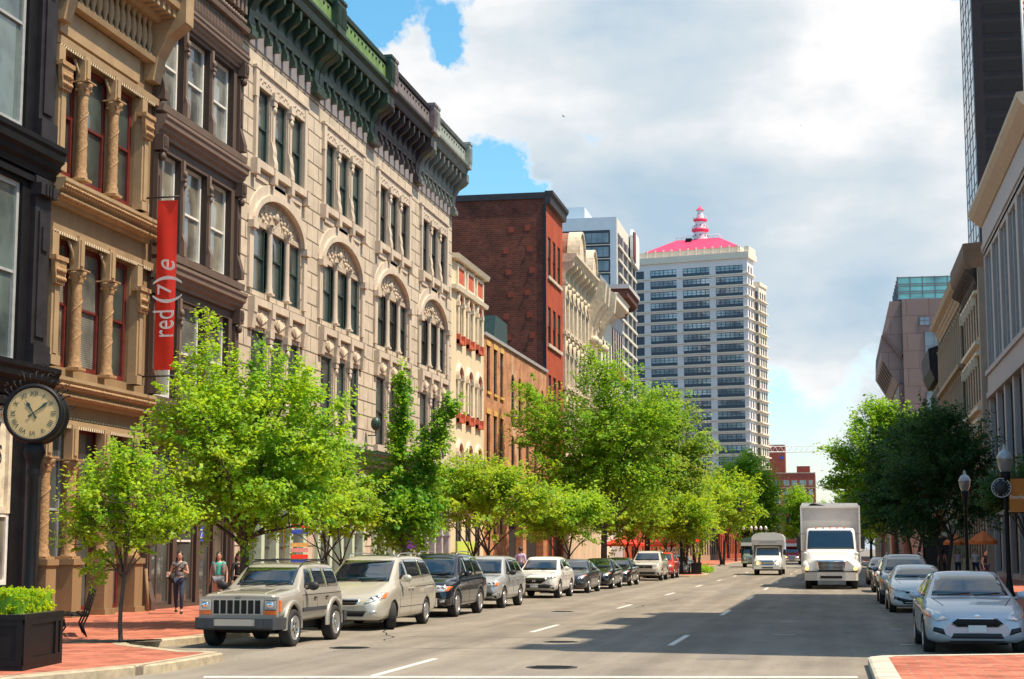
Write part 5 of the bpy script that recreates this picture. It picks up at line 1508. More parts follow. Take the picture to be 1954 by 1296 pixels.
class Car:
    def __init__(s, name, label, loc, rz=0., group='cars parked along the left kerb', cat='car'):
        s.root = empty(name, loc, rz, label, cat, group)
    def hull(s, st, paintm, arch, **k):
        s.paint = paintm
        s.me = loft_body(st, arch=[(y, z, r) for y, z, r in arch], mats=[paintm, 'arch_dark'], **k)
        s.bvh = body_bvh(s.me); s.body = link('body', s.me, s.root); return s.body
    def part(s, name, polys, ax, mat, off=.006, both=False, par=None, sides=(1, -1), **k):
        """each outline becomes its own part, mirrored parts too"""
        for poly in polys:
            if ax == 'side':
                for sd in sides: decal(s.bvh, poly, 'side', sd, off, **k).build(name, mat, par or s.root)
            else:
                decal(s.bvh, poly, ax, 1, off, **k).build(name, mat, par or s.root)
                if both: decal(s.bvh, sym(poly), ax, 1, off, **k).build(name, mat, par or s.root)
    def lines(s, segs, w=.012, off=.003):
        mb = MB()
        for seg in segs:
            for (a, b) in zip(seg[:-1], seg[1:]):
                d = Vector((b[0] - a[0], b[1] - a[1])); n = Vector((-d.y, d.x)).normalized() * w / 2
                poly = [(a[0] - n.x, a[1] - n.y), (b[0] - n.x, b[1] - n.y), (b[0] + n.x, b[1] + n.y), (a[0] + n.x, a[1] + n.y)]
                for sd in (1, -1): decal(s.bvh, poly, 'side', sd, off, thick=.004, grid=.2, mb=mb)
        mb.build('door_seams', 'arch_dark', s.root)
    def handles(s, pts, mat=None, z=None):
        for (y, z) in pts:
            for sd in (1, -1):
                h = s.bvh.ray_cast(Vector((sd * 3, y, z)), Vector((-sd, 0, 0)))[0]
                if h is None: continue
                mb = MB(); mb.ball((h.x + sd * .02, y, z), (.022, .085, .02), 6); mb.build('door_handle', mat or s.paint, s.root)
    def wheels(s, yf, yr, hw, r, w=.21, steer=0., rim='alloy', spokes=5):
        for (y, st) in ((yf, steer), (yr, 0)):
            for sd in (1, -1): wheel(s.root, sd * (hw - w / 2), y, r, w, rim, spokes, st, sd)
    def under(s, y0, y1, hw, z=.28):
        mb = MB(); mb.box(-hw + .25, hw - .25, y0, y1, z, z + .25)
        for y in (y0 + .5, y1 - .6): mb.tube([(-hw + .2, y, z), (hw - .2, y, z)], .05, 6)
        mb.build('underbody', 'arch_dark', s.root)
    def lights(s, poly, amber=None, ax='front', mat='lamp_clear', bulbs=()):
        for sgn in (1, -1):
            p = poly if sgn > 0 else sym(poly)
            o = decal(s.bvh, p, ax, 1, .012, grid=.06).build('headlight', mat, s.root)
            if amber:
                q = amber if sgn > 0 else sym(amber)
                decal(s.bvh, q, ax, 1, .018, grid=.06).build('indicator', 'lamp_amber', o)
            for (bx_, bz, br) in bulbs:
                h = s.bvh.ray_cast(Vector((sgn * bx_, -3, bz)), Vector((0, 1, 0)))[0]
                if h: mb = MB(); mb.lathe([(0, -.012), (br * .6, -.014), (br, -.02), (br, .03)], (sgn * bx_, h.y, bz), 1, 14); mb.build('reflector', 'chrome', o)
    def wipers(s, segs):
        for seg in segs:
            pts = []
            for (a, b) in seg:
                h = s.bvh.ray_cast(Vector((a, -3, b)), Vector((0, 1, 0)))
                if h[0] is not None: pts.append(h[0] + Vector((0, -.035, .012)))
            if len(pts) > 1: MB().tube(pts, .013, 4).build('wiper', 'car_black', s.root)
    def rails(s, x, y0, y1, mat='galvanised', h=.07, cross=()):
        for sd in (1, -1):
            pts = []
            for k in range(9):
                y = y0 + (y1 - y0) * k / 8; q = s.bvh.ray_cast(Vector((sd * x, y, 5)), Vector((0, 0, -1)))[0]
                pts.append((sd * x, y, q.z + (.0 if k in (0, 8) else h)))
            mb = MB().tube(pts, .017, 6); mb.build('roof_rail', mat, s.root)
        for y in cross:
            q = s.bvh.ray_cast(Vector((0, y, 5)), Vector((0, 0, -1)))[0]
            MB().tube([(-x, y, q.z + h + .01), (x, y, q.z + h + .01)], .015, 6).build('roof_bar', mat, s.root)

for n, c, me_, ro in (('paint_beige', (.36, .33, .28), .25, .38), ('paint_champagne', (.50, .47, .40), .3, .34), ('paint_navy', (.008, .011, .02), .2, .2), ('paint_silver', (.40, .41, .42), .3, .34),
                  ('paint_pearl', (.74, .73, .69), .05, .3), ('paint_black', (.010, .010, .011), .1, .18), ('paint_graphite', (.05, .05, .055), .4, .25), ('paint_sand', (.60, .55, .47), .2, .3),
                  ('paint_white', (.76, .76, .76), .0, .3), ('paint_red', (.55, .03, .03), .1, .3), ('paint_bluesilver', (.42, .45, .50), .2, .38), ('paint_greyblue', (.16, .19, .23), .5, .25)):
    paint(n, c, me_, ro)

# ---- tan boxy off-roader
def jeep():
    c = Car('parked_car', 'boxy tan off-roader with a slotted grille and square headlights, nearest in the left kerb row', (-11.40, 30.86, 0), rad(-1.2))
    st = [(0.06, .60, .93, 1.00, .76, .66), (.10, .55, .96, 1.035, .80, .68), (.35, .50, .99, 1.07, .815, .68), (.9, .47, 1.03, 1.10, .83, .70), (1.36, .46, 1.06, 1.135, .84, .72), (1.40, .46, 1.07, 1.16, .84, .735),
          (1.98, .46, 1.08, 1.575, .845, .62), (2.1, .46, 1.08, 1.60, .845, .625), (2.8, .46, 1.085, 1.625, .845, .63), (3.7, .46, 1.09, 1.60, .84, .63), (3.86, .46, 1.08, 1.575, .83, .62), (4.02, .47, 1.05, 1.20, .81, .69), (4.06, .5, 1.0, 1.1, .80, .68)]
    c.hull(st, 'paint_beige', [(.80, .40, .43), (3.38, .40, .43)], smooth=.15, sec_smooth=.35, sub=3)
    c.part('windshield', [[(-.60, 1.19), (.60, 1.19), (.56, 1.535), (-.56, 1.535)]], 'front', 'glass_car')
    c.part('side_window', [[(1.64, 1.13), (2.24, 1.13), (2.24, 1.51), (1.98, 1.51)], [(2.32, 1.13), (3.02, 1.13), (2.98, 1.51), (2.32, 1.51)], [(3.10, 1.13), (3.86, 1.14), (3.74, 1.50), (3.08, 1.51)]], 'side', 'glass_car')
    c.part('rear_window', [[(-.58, 1.2), (.58, 1.2), (.55, 1.5), (-.55, 1.5)]], 'rear', 'glass_car')
    # front panel with slots
    mb = MB(); mb.box(-.80, .80, -.0, .12, .60, .99); mb.build('front_panel', 'paint_beige', c.root)
    g = MB(); g.box(-.52, .52, -.014, .02, .645, .945); gr = g.build('grille', 'paint_champagne', c.root)
    for k in range(7): MB().box(-.495 + k * .142, -.495 + k * .142 + .108, -.02, -.012, .665, .925).build('grille_slot', 'arch_dark', gr)
    for sd in (1, -1):
        a, b = sorted((sd * .565, sd * .775))
        h = MB().box(a - .012, b + .012, -.02, .01, .735, .935).build('headlight', 'chrome', c.root)
        MB().box(a, b, -.032, -.019, .75, .92).build('lens', 'lamp_clear', h)
        MB().ball(((a + b) / 2, -.03, .835), (.075, .02, .065), 8).build('reflector', 'chrome', h)
        MB().box(a - .012, b + .012, -.028, .01, .655, .725).build('indicator', 'lamp_amber', c.root)
        x0, x1 = sorted((sd * .80, sd * .822)); MB().box(x0, x1, .10, .2, .7, .92).build('side_marker', 'lamp_amber', c.root)
    text_obj('badge', 'JEEP', .07, 'chrome', c.root, (0, -.002, .968), (rad(90), 0, 0), .003)
    b = MB(); b.prism([(-.16, .40), (-.16, .585), (.0, .60), (.18, .60), (.18, .36), (-.1, .36)], 0, -.78, .78)
    for sd in (1, -1): b.prism([(sd * .78, -.16), (sd * .84, -.10), (sd * .88, .05), (sd * .88, .34), (sd * .76, .34), (sd * .76, -.1)], 2, .37, .59)
    b.build('front_bumper', 'trim_grey', c.root)
    MB().box(-.42, .42, -.172, -.161, .44, .565).build('bumper_insert', 'paint_champagne', c.root)
    for sd in (1, -1): x0, x1 = sorted((sd * .42, sd * .55)); MB().box(x0, x1, -.195, -.161, .40, .585).build('bumper_guard', 'trim_grey', c.root)
    b = MB(); b.box(-.86, .86, 4.02, 4.2, .38, .6); b.build('rear_bumper', 'trim_grey', c.root)
    for yw in (.80, 3.38):      # flared arches
        for sd in (1, -1):
            fm = MB(); n = 12; w_ = []
            for k in range(n + 1):
                t = PI * (-.04 + 1.08 * k / n); w_.append((yw - .44 * math.cos(t), .40 + .44 * math.sin(t), yw - .525 * math.cos(t), .40 + .515 * math.sin(t)))
            for p, q in zip(w_[:-1], w_[1:]):
                xi, xo = sd * .82, sd * .893
                fm.add([(xo, p[0], p[1]), (xo, q[0], q[1]), (xo - sd * .025, q[2], q[3]), (xo - sd * .025, p[2], p[3]), (xi, p[2], p[3]), (xi, q[2], q[3]), (xi, p[0], p[1]), (xi, q[0], q[1])], [(0, 1, 2, 3), (3, 2, 5, 4), (0, 1, 7, 6)], 0, True)
            fm.build('fender_flare', 'paint_beige', c.root)
            x0, x1 = sorted((sd * .84, sd * .875))
    for sd in (1, -1):
        x0, x1 = sorted((sd * .84, sd * .872)); MB().box(x0, x1, 1.36, 2.83, .66, .74).build('side_moulding', 'trim_grey', c.root)
        mirror_part(c.root, sd * .84, 1.62, 1.17, 'car_black', sd, (.12, .07, .09))
    c.lines([[(1.38, .5), (1.42, 1.06)], [(2.28, .52), (2.28, 1.1)], [(3.0, .75), (3.04, 1.1)], [(1.4, .99), (3.9, 1.0)]])
    c.handles([(2.12, .93), (2.86, .93)], 'car_black')
    c.rails(.56, 1.95, 3.8, 'car_black', .06, (2.3, 3.3))
    c.wipers([[(-.5, 1.17), (-.02, 1.22)], [(.05, 1.17), (.5, 1.22)]])
    c.wheels(.80, 3.38, .90, .365, .235, spokes=5); c.under(.3, 3.9, .8, .3)
    mb = MB(); mb.tube([(-.78, 1.3, 1.1), (-.79, 1.32, 1.98)], .006, 4); mb.build('antenna', 'car_black', c.root)
    c.part('hood_crease', [[(-.5, .16), (-.485, .16), (-.40, 1.3), (-.415, 1.3)]], 'top', 'paint_beige', both=True, off=.012)
jeep()

def minivan():
    c = Car('parked_car', 'champagne minivan with turned front wheels behind the tan off-roader', (-11.35, 37.75, 0), rad(-1.0))
    st = [(.0, .30, .52, .60, .60, .50), (.05, .26, .60, .70, .76, .60), (.25, .24, .74, .83, .90, .70), (.7, .24, .90, 1.0, .955, .76), (1.15, .24, 1.0, 1.12, .965, .80), (1.3, .24, 1.03, 1.17, .965, .80),
          (2.2, .24, 1.06, 1.66, .965, .70), (2.6, .24, 1.08, 1.735, .965, .70), (3.6, .24, 1.10, 1.75, .965, .70), (4.5, .25, 1.12, 1.71, .96, .70), (4.8, .27, 1.12, 1.6, .95, .70), (5.03, .32, 1.08, 1.25, .93, .76), (5.09, .36, 1.0, 1.1, .90, .76)]
    c.hull(st, 'paint_champagne', [(1.0, .335, .375), (4.0, .335, .375)], smooth=.7)
    c.part('windshield', [[(-.75, 1.13), (.75, 1.13), (.63, 1.63), (-.63, 1.63)]], 'front', 'glass_car')
    c.part('side_window', [[(1.75, 1.17), (2.45, 1.17), (2.45, 1.62), (2.22, 1.57)], [(2.53, 1.17), (3.75, 1.19), (3.72, 1.66), (2.53, 1.64)], [(3.82, 1.19), (4.78, 1.23), (4.55, 1.62), (3.8, 1.65)]], 'side', 'glass_car')
    c.part('rear_window', [[(-.7, 1.2), (.7, 1.2), (.6, 1.6), (-.6, 1.6)]], 'rear', 'glass_car')
    c.part('grille', [[(-.34, .58), (.34, .58), (.42, .74), (-.42, .74)]], 'front', 'chrome', .012)
    c.part('grille_opening', [[(-.29, .605), (.29, .605), (.34, .665), (-.34, .665)], [(-.35, .68), (.35, .68), (.37, .715), (-.37, .715)]], 'front', 'arch_dark', .02)
    c.part('lower_intake', [[(-.48, .34), (.48, .34), (.56, .47), (-.56, .47)]], 'front', 'arch_dark', .010)
    c.lights([(.50, .63), (.86, .72), (.90, .86), (.80, .89), (.60, .77)], [(.84, .73), (.905, .76), (.91, .88), (.86, .88)], bulbs=((.66, .74, .05), (.76, .78, .05)))
    c.part('fog_lamp', [[(.63, .40), (.80, .42), (.80, .48), (.66, .48)]], 'front', 'lamp_clear', .012, both=True)
    for sd in (1, -1): mirror_part(c.root, sd * .93, 1.72, 1.2, 'paint_champagne', sd, (.13, .08, .095))
    c.lines([[(1.52, .35), (1.5, 1.05)], [(2.5, .3), (2.5, 1.15)], [(3.8, .3), (3.86, 1.15)], [(3.0, .98), (4.9, 1.0)], [(1.45, .52), (3.65, .52)]])
    c.handles([(2.35, .95), (2.66, .95)])
    c.rails(.62, 2.4, 4.6); c.wipers([[(-.62, 1.12), (-.0, 1.16)], [(.1, 1.12), (.6, 1.16)]])
    c.wheels(1.0, 4.0, .96, .335, .225, rad(26), spokes=5); c.under(.4, 4.8, .9, .24)
    c.part('sunroof', [[(-.4, 2.75), (.4, 2.75), (.4, 3.5), (-.4, 3.5)]], 'top', 'glass_car', .01)
    MB().box(-.95, .95, 5.0, 5.12, .4, .62).build('rear_bumper', 'paint_champagne', c.root)
minivan()

def suv(label, x, y, paintm, L=4.8, hw=.93, H=1.78, wb=2.86, r=.37, rz=-.6, group=None, belt=1.08, hood=1.12, boxy=.4, lamp=None, grille=None, rails=True, chin='car_black', flares=None, name='parked_car', nose=.0, spokes=6, plate_t=None, lampamber=True, raked=.0):
    c = Car(name, label, (x, y, 0), rad(rz), group or 'cars parked along the left kerb')
    k = L / 4.8; fy = .88 * k; ry = fy + wb; b = belt; h = hood
    st = [(0, .42, .60, .70, hw * .74, hw * .66), (.05, .36, .72, .84, hw * .87, hw * .74), (.22, .30, .86, .98 * h / 1.12, hw * .96, hw * .80), (.7, .28, .96 * b / 1.08, h - .04, hw, hw * .82), (1.12 * k, .28, b - .05, h, hw, hw * .84), (1.25 * k, .28, b - .02, h + .04, hw, hw * .83),
          ((1.98 + raked) * k, .28, b, H - .07, hw, hw * .70), ((2.3 + raked) * k, .28, b + .01, H - .01, hw, hw * .71), (3.2 * k, .28, b + .03, H, hw, hw * .71), (4.1 * k, .29, b + .04, H - .05 - raked * .2, hw, hw * .70), (4.45 * k, .31, b + .04, H - .18 - raked * .2, hw * .98, hw * .70), (4.72 * k, .36, b, b + .16, hw * .96, hw * .78), (4.8 * k, .42, b - .1, b + .02, hw * .92, hw * .76)]
    c.hull(st, paintm, [(fy, r, r + .06), (ry, r, r + .06)], smooth=1 - boxy)
    z1 = b + .07; z2 = H - .12
    c.part('windshield', [[(-hw * .76, h + .05), (hw * .76, h + .05), (hw * .64, z2), (-hw * .64, z2)]], 'front', 'glass_car')
    ya = (1.55 + raked * .5) * k
    c.part('side_window', [[(ya, z1), (2.3 * k, z1), (2.3 * k, z2), ((2.1 + raked) * k, z2 - .03)], [(2.38 * k, z1), (3.25 * k, z1 + .01), (3.22 * k, z2), (2.38 * k, z2)], [(3.33 * k, z1 + .02), (4.38 * k, z1 + .04), (4.2 * k, z2 - .06 - raked * .2), (3.3 * k, z2)]], 'side', 'glass_car')
    c.part('rear_window', [[(-hw * .7, b + .1), (hw * .7, b + .1), (hw * .62, H - .2), (-hw * .62, H - .2)]], 'rear', 'glass_car')
    if chin: c.part('lower_bumper', [[(-hw * .93, .33), (hw * .93, .33), (hw * .95, .50), (hw * .5, .56), (-hw * .5, .56), (-hw * .95, .50)]], 'front', chin, .01)
    g = grille or ('grille', [[(-.38, .62), (.38, .62), (.42, .82), (-.42, .82)]])
    c.part('grille', g[1], 'front', 'chrome', .012)
    c.part('grille_mesh', [[(x_ * .92, .5 * (max(q[1] for q in p) + min(q[1] for q in p)) + (z_ - .5 * (max(q[1] for q in p) + min(q[1] for q in p))) * .8) for x_, z_ in p] for p in g[1]], 'front', 'arch_dark', .018)
    lp = lamp or [(.50, .70), (.84, .74), (.88, .88), (.56, .86)]
    am = [(lp[1][0] - .07, lp[1][1]), (lp[1][0] + .02, lp[1][1] + .01), (lp[2][0] + .015, lp[2][1]), (lp[2][0] - .07, lp[2][1])] if lampamber else None
    c.lights(lp, am, bulbs=((lp[0][0] + .1, (lp[0][1] + lp[3][1]) / 2 + .01, .045), (lp[0][0] + .22, (lp[0][1] + lp[3][1]) / 2 + .02, .045)))
    c.part('fog_lamp', [[(.62, .42), (.76, .43), (.76, .49), (.62, .48)]], 'front', 'lamp_clear', .016, both=True)
    for sd in (1, -1): mirror_part(c.root, sd * (hw - .04), 1.7 * k, b + .12, paintm if paintm != 'paint_silver' else 'car_black', sd, (.12, .07, .085))
    c.lines([[(1.4 * k, .4), (1.42 * k, b)], [(2.34 * k, .4), (2.34 * k, b)], [(3.25 * k, .7), (3.3 * k, b)], [(1.4 * k, .40), (3.0 * k, .40)]])
    c.handles([(2.18 * k, b - .12), (3.08 * k, b - .11)])
    if rails: c.rails(hw * .62, 2.1 * k, 4.2 * k, 'galvanised' if paintm != 'paint_black' else 'car_black', .07)
    c.wipers([[(-.6, h + .05), (-.02, h + .1)], [(.08, h + .05), (.55, h + .1)]])
    if flares:
        for yw in (fy, ry):
            for sd in (1, -1):
                fm = MB(); n = 12; pr = None
                for q in range(n + 1):
                    t = PI * q / n; cur = (yw - (r + .055) * math.cos(t), r + (r + .055) * math.sin(t), yw - (r + .13) * math.cos(t), r + (r + .12) * math.sin(t))
                    if pr: xo = sd * (hw + .012); xi = sd * (hw - .05); fm.add([(xo, pr[0], pr[1]), (xo, cur[0], cur[1]), (xo - sd * .008, cur[2], cur[3]), (xo - sd * .008, pr[2], pr[3]), (xi, pr[2], pr[3]), (xi, cur[2], cur[3]), (xi, pr[0], pr[1]), (xi, cur[0], cur[1])], [(0, 1, 2, 3), (3, 2, 5, 4), (0, 1, 7, 6)], 0, True)
                    pr = cur
                fm.build('fender_flare', flares, c.root)
    if plate_t is not None: plate(c.root, c.bvh, .5 if plate_t == '' else .66, text=plate_t or None)
    for sd in (1, -1): decal(c.bvh, [(sd * hw * .62, .40 * k), (sd * hw * .635, .40 * k), (sd * hw * .80, 1.15 * k), (sd * hw * .785, 1.15 * k)][::sd], 'top', 1, .002, thick=.003).build('hood_gap', 'arch_dark', c.root)
    zc = sum(p_[1] for p_ in g[1][0]) / len(g[1][0]); q = c.bvh.ray_cast(Vector((0, -3, zc)), Vector((0, 1, 0)))[0]
    if q: MB().box(-.055, -.03, q.y - .05, q.y - .01, zc - .045, zc + .045).box(.03, .055, q.y - .05, q.y - .01, zc - .045, zc + .045).box(-.03, .03, q.y - .048, q.y - .01, zc - .01, zc + .01).build('emblem', 'chrome', c.root)
    c.part('tail_light', [[(hw * .72, b - .3), (hw * .93, b - .3), (hw * .9, b - .05), (hw * .72, b - .05)]], 'rear', 'lamp_red', .012, both=True)
    c.wheels(fy, ry, hw + .005, r, .235, spokes=spokes); c.under(.5, L - .6, hw, .27)
    return c
suv('gleaming dark navy off-roader with curved roof rails, third in the left kerb row', -11.45, 45.3, 'paint_navy', flares='trim_grey', lamp=[(.48, .70), (.82, .73), (.88, .86), (.50, .90)], grille=('g', [[(-.36, .64), (.36, .64), (.40, .86), (-.40, .86)]]), rz=-1.0)
suv('older silver compact off-roader with black mirrors, between the navy one and the white crossover', -11.45, 52.5, 'paint_silver', L=4.5, hw=.875, H=1.68, wb=2.62, r=.34, boxy=.7, belt=1.02, hood=1.06, rails=False, lamp=[(.44, .72), (.76, .72), (.80, .84), (.46, .86)], grille=('g', [[(-.36, .72), (.36, .72), (.37, .80), (-.37, .80)]]), chin='car_black', rz=-.8)
suv('white crossover with a black grille band and number plate, fifth in the left kerb row', -11.45, 63.6, 'paint_pearl', L=4.3, hw=.90, H=1.60, wb=2.61, r=.35, boxy=.1, belt=1.02, hood=1.03, rails=False, lamp=[(.46, .74), (.82, .80), (.86, .90), (.50, .82)], grille=('g', [[(-.30, .54), (.30, .54), (.50, .70), (.46, .80), (-.46, .80), (-.50, .70)]]), plate_t='', lampamber=False, raked=.12, rz=-.8)
def sedan(label, x, y, paintm, L=4.8, hw=.91, H=1.45, wb=2.8, r=.33, rz=-.6, group=None, lamp=None, grille=None, amber=True, name='parked_car', hatch=0., plate_mat=None, lower=None, fog=True, spokes=6, steer=0.):
    c = Car(name, label, (x, y, 0), rad(rz), group or 'cars parked along the left kerb')
    k = L / 4.8; fy = .92 * k; ry = fy + wb; rr = hw * .66
    st = [(0, .32, .50, .57, hw * .64, hw * .52), (.04, .26, .58, .665, hw * .80, hw * .64), (.16, .22, .68, .765, hw * .91, hw * .74), (.45, .2, .78, .865, hw * .975, hw * .80), (.95 * k, .2, .86, .95, hw, hw * .82), (1.3 * k, .2, .90, 1.0, hw, hw * .83),
          (1.42 * k, .2, .92, 1.04, hw, hw * .82), (2.12 * k, .2, .94, H - .05, hw, rr), (2.5 * k, .2, .95, H, hw, rr), (3.2 * k, .2, .97, H - .025, hw, rr), (3.75 * k + hatch * .3, .21, .98, H - .14 + hatch * .1, hw, rr), (4.3 * k + hatch * .2, .23, .98, 1.08, hw * .98, hw * .78), (4.7 * k, .28, .96, 1.03, hw * .93, hw * .76), (4.8 * k, .36, .82, .9, hw * .86, hw * .7)]
    c.hull(st, paintm, [(fy, r, r + .045), (ry, r, r + .045)], smooth=.85)
    z1, z2 = 1.0, H - .09
    c.part('windshield', [[(-hw * .77, 1.035), (hw * .77, 1.035), (hw * .615, z2 + .02), (-hw * .615, z2 + .02)]], 'front', 'glass_car')
    c.part('side_window', [[(1.78 * k, z1), (2.62 * k, z1), (2.6 * k, z2 + .015), (2.2 * k, z2 - .03)], [(2.7 * k, z1), (3.5 * k, z1 + .02), (3.3 * k, z2 - .02), (2.68 * k, z2 + .015)], [(3.57 * k, z1 + .03), (3.95 * k, z1 + .05), (3.6 * k, z2 - .06), (3.42 * k, z2 - .05)]], 'side', 'glass_car')
    c.part('rear_window', [[(-hw * .7, 1.06), (hw * .7, 1.06), (hw * .58, z2 - .08), (-hw * .58, z2 - .08)]], 'rear', 'glass_car')
    g = grille or [[(-.34, .52), (.34, .52), (.40, .60), (.34, .66), (-.34, .66), (-.40, .60)]]
    c.part('grille', g, 'front', 'chrome', .010); c.part('grille_mesh', [[(x_ * .96, z_ + (.012 if z_ < .58 else -.012)) for x_, z_ in p] for p in g], 'front', 'arch_dark', .016)
    c.part('lower_intake', lower or [[(-.5, .30), (.5, .30), (.42, .42), (-.42, .42)]], 'front', 'car_black', .010)
    lp = lamp or [(.50, .60), (.72, .64), (.86, .77), (.80, .80), (.54, .71)]
    am = [(lp[2][0] - .10, lp[2][1] - .06), (lp[2][0] - .01, lp[2][1] - .02), (lp[2][0] + .0, lp[2][1] + .0), (lp[2][0] - .08, lp[2][1] + .02)] if amber else None
    c.lights(lp, am, bulbs=((.62, .665, .036),))
    if fog: c.part('fog_intake', [[(.56, .36), (.78, .42), (.76, .50), (.60, .47)]], 'front', 'car_black', .012, both=True)
    for sd in (1, -1): mirror_part(c.root, sd * (hw - .06), 1.72 * k, 1.04, paintm, sd, (.115, .07, .075))
    c.lines([[(1.45 * k, .3), (1.48 * k, .92)], [(2.66 * k, .28), (2.66 * k, .97)], [(3.4 * k, .55), (3.55 * k, .98)], [(1.45 * k, .32), (3.1 * k, .32)], [(1.2 * k, .74), (4.3 * k, .84)]])
    c.handles([(2.48 * k, .86), (3.34 * k, .88)])
    c.wipers([[(-.6, 1.03), (0, 1.07)], [(.08, 1.03), (.55, 1.07)]])
    if plate_mat: plate(c.root, c.bvh, .47, .32, .13, mat=plate_mat)
    for sd in (1, -1): decal(c.bvh, [(sd * hw * .60, .50 * k), (sd * hw * .615, .50 * k), (sd * hw * .80, 1.3 * k), (sd * hw * .785, 1.3 * k)][::sd], 'top', 1, .002, thick=.003).build('hood_gap', 'arch_dark', c.root)
    q = c.bvh.ray_cast(Vector((0, -3, .70)), Vector((0, 1, 0)))[0]
    if q: MB().ball((0, q.y - .004, .70), (.06, .012, .03), 8).build('emblem', 'chrome', c.root)
    c.part('tail_light', [[(hw * .5, .78), (hw * .85, .78), (hw * .85, .92), (hw * .5, .92)]], 'rear', 'lamp_red', .012, both=True)
    c.wheels(fy, ry, hw + .0, r, .215, spokes=spokes, steer=steer); c.under(.5, L - .5, hw, .21)
    return c
sedan('dark grey saloon right behind the white crossover on the left', -11.4, 71.0, 'paint_graphite', rz=-.6)
sedan('black saloon, second dark car beyond the white crossover on the left', -11.35, 78.6, 'paint_black', rz=-.6, spokes=5)
sedan('black saloon just in front of the sand coloured off-roader on the left', -11.3, 85.5, 'paint_black', L=4.6, wb=2.7, rz=-.5, spokes=8)
suv('large sand coloured off-roader with black mesh grille below the red umbrella', -11.2, 99.6, 'paint_sand', L=5.0, hw=.99, H=1.78, wb=2.86, r=.38, lamp=[(.50, .86), (.86, .88), (.90, .97), (.52, .98)], grille=('g', [[(-.48, .72), (.48, .72), (.50, .96), (-.50, .96)]]), lampamber=False, belt=1.12, hood=1.16, rz=-.4)
suv('red and white pickup-like car parked beyond the sand coloured off-roader', -11.1, 107.2, 'paint_red', L=4.5, hw=.9, H=1.7, wb=2.6, r=.36, boxy=.7, rz=-.4)
sedan('small silver saloon, last parked car before the left pavement bulge', -11.0, 117.0 - 5.2, 'paint_silver', L=4.4, hw=.86, wb=2.6, rz=-.4) if False else sedan('small silver saloon, last parked car before the left pavement bulge', -10.9, 117.0, 'paint_silver', L=4.4, hw=.86, wb=2.6, rz=-.4)
RG = 'cars parked along the right kerb'
sedan('blue-silver hatchback with a wide black grille parked at the right corner, nearest right car', 2.52, 31.5, 'paint_bluesilver', L=4.45, hw=.92, H=1.48, wb=2.65, r=.335, rz=.6, group=RG, hatch=1., amber=True, plate_mat='plate',
      lamp=[(.50, .64), (.70, .60), (.905, .72), (.88, .83), (.62, .75)], grille=[[(-.47, .56), (-.36, .50), (.36, .50), (.47, .56), (.36, .655), (-.36, .655)]], lower=[[(-.50, .24), (.50, .24), (.42, .39), (-.42, .39)]], spokes=7)
sedan('white saloon with slim headlights parked behind the blue-silver hatchback on the right', 2.5, 51.2, 'paint_white', L=4.65, hw=.90, H=1.42, wb=2.7, r=.33, rz=.4, group=RG, lamp=[(.46, .64), (.72, .66), (.88, .76), (.84, .79), (.48, .69)], grille=[[(-.44, .60), (.44, .60), (.46, .66), (-.46, .66)]], lower=[[(-.5, .28), (.5, .28), (.62, .46), (.3, .40), (-.3, .40), (-.62, .46)]])
suv('grey off-roader with a pale blue windshield parked beyond the white saloon on the right', 2.45, 59.0, 'paint_greyblue', L=4.7, hw=.93, H=1.72, wb=2.8, r=.36, rz=.3, group=RG)
sedan('black saloon in deep shade beside the box truck on the right', 2.55, 74.5, 'paint_black', group=RG, rz=.3)
sedan('pale blue saloon parked far along the right kerb under the trees', 2.6, 90.5, 'paint_silver', group=RG, rz=.3)

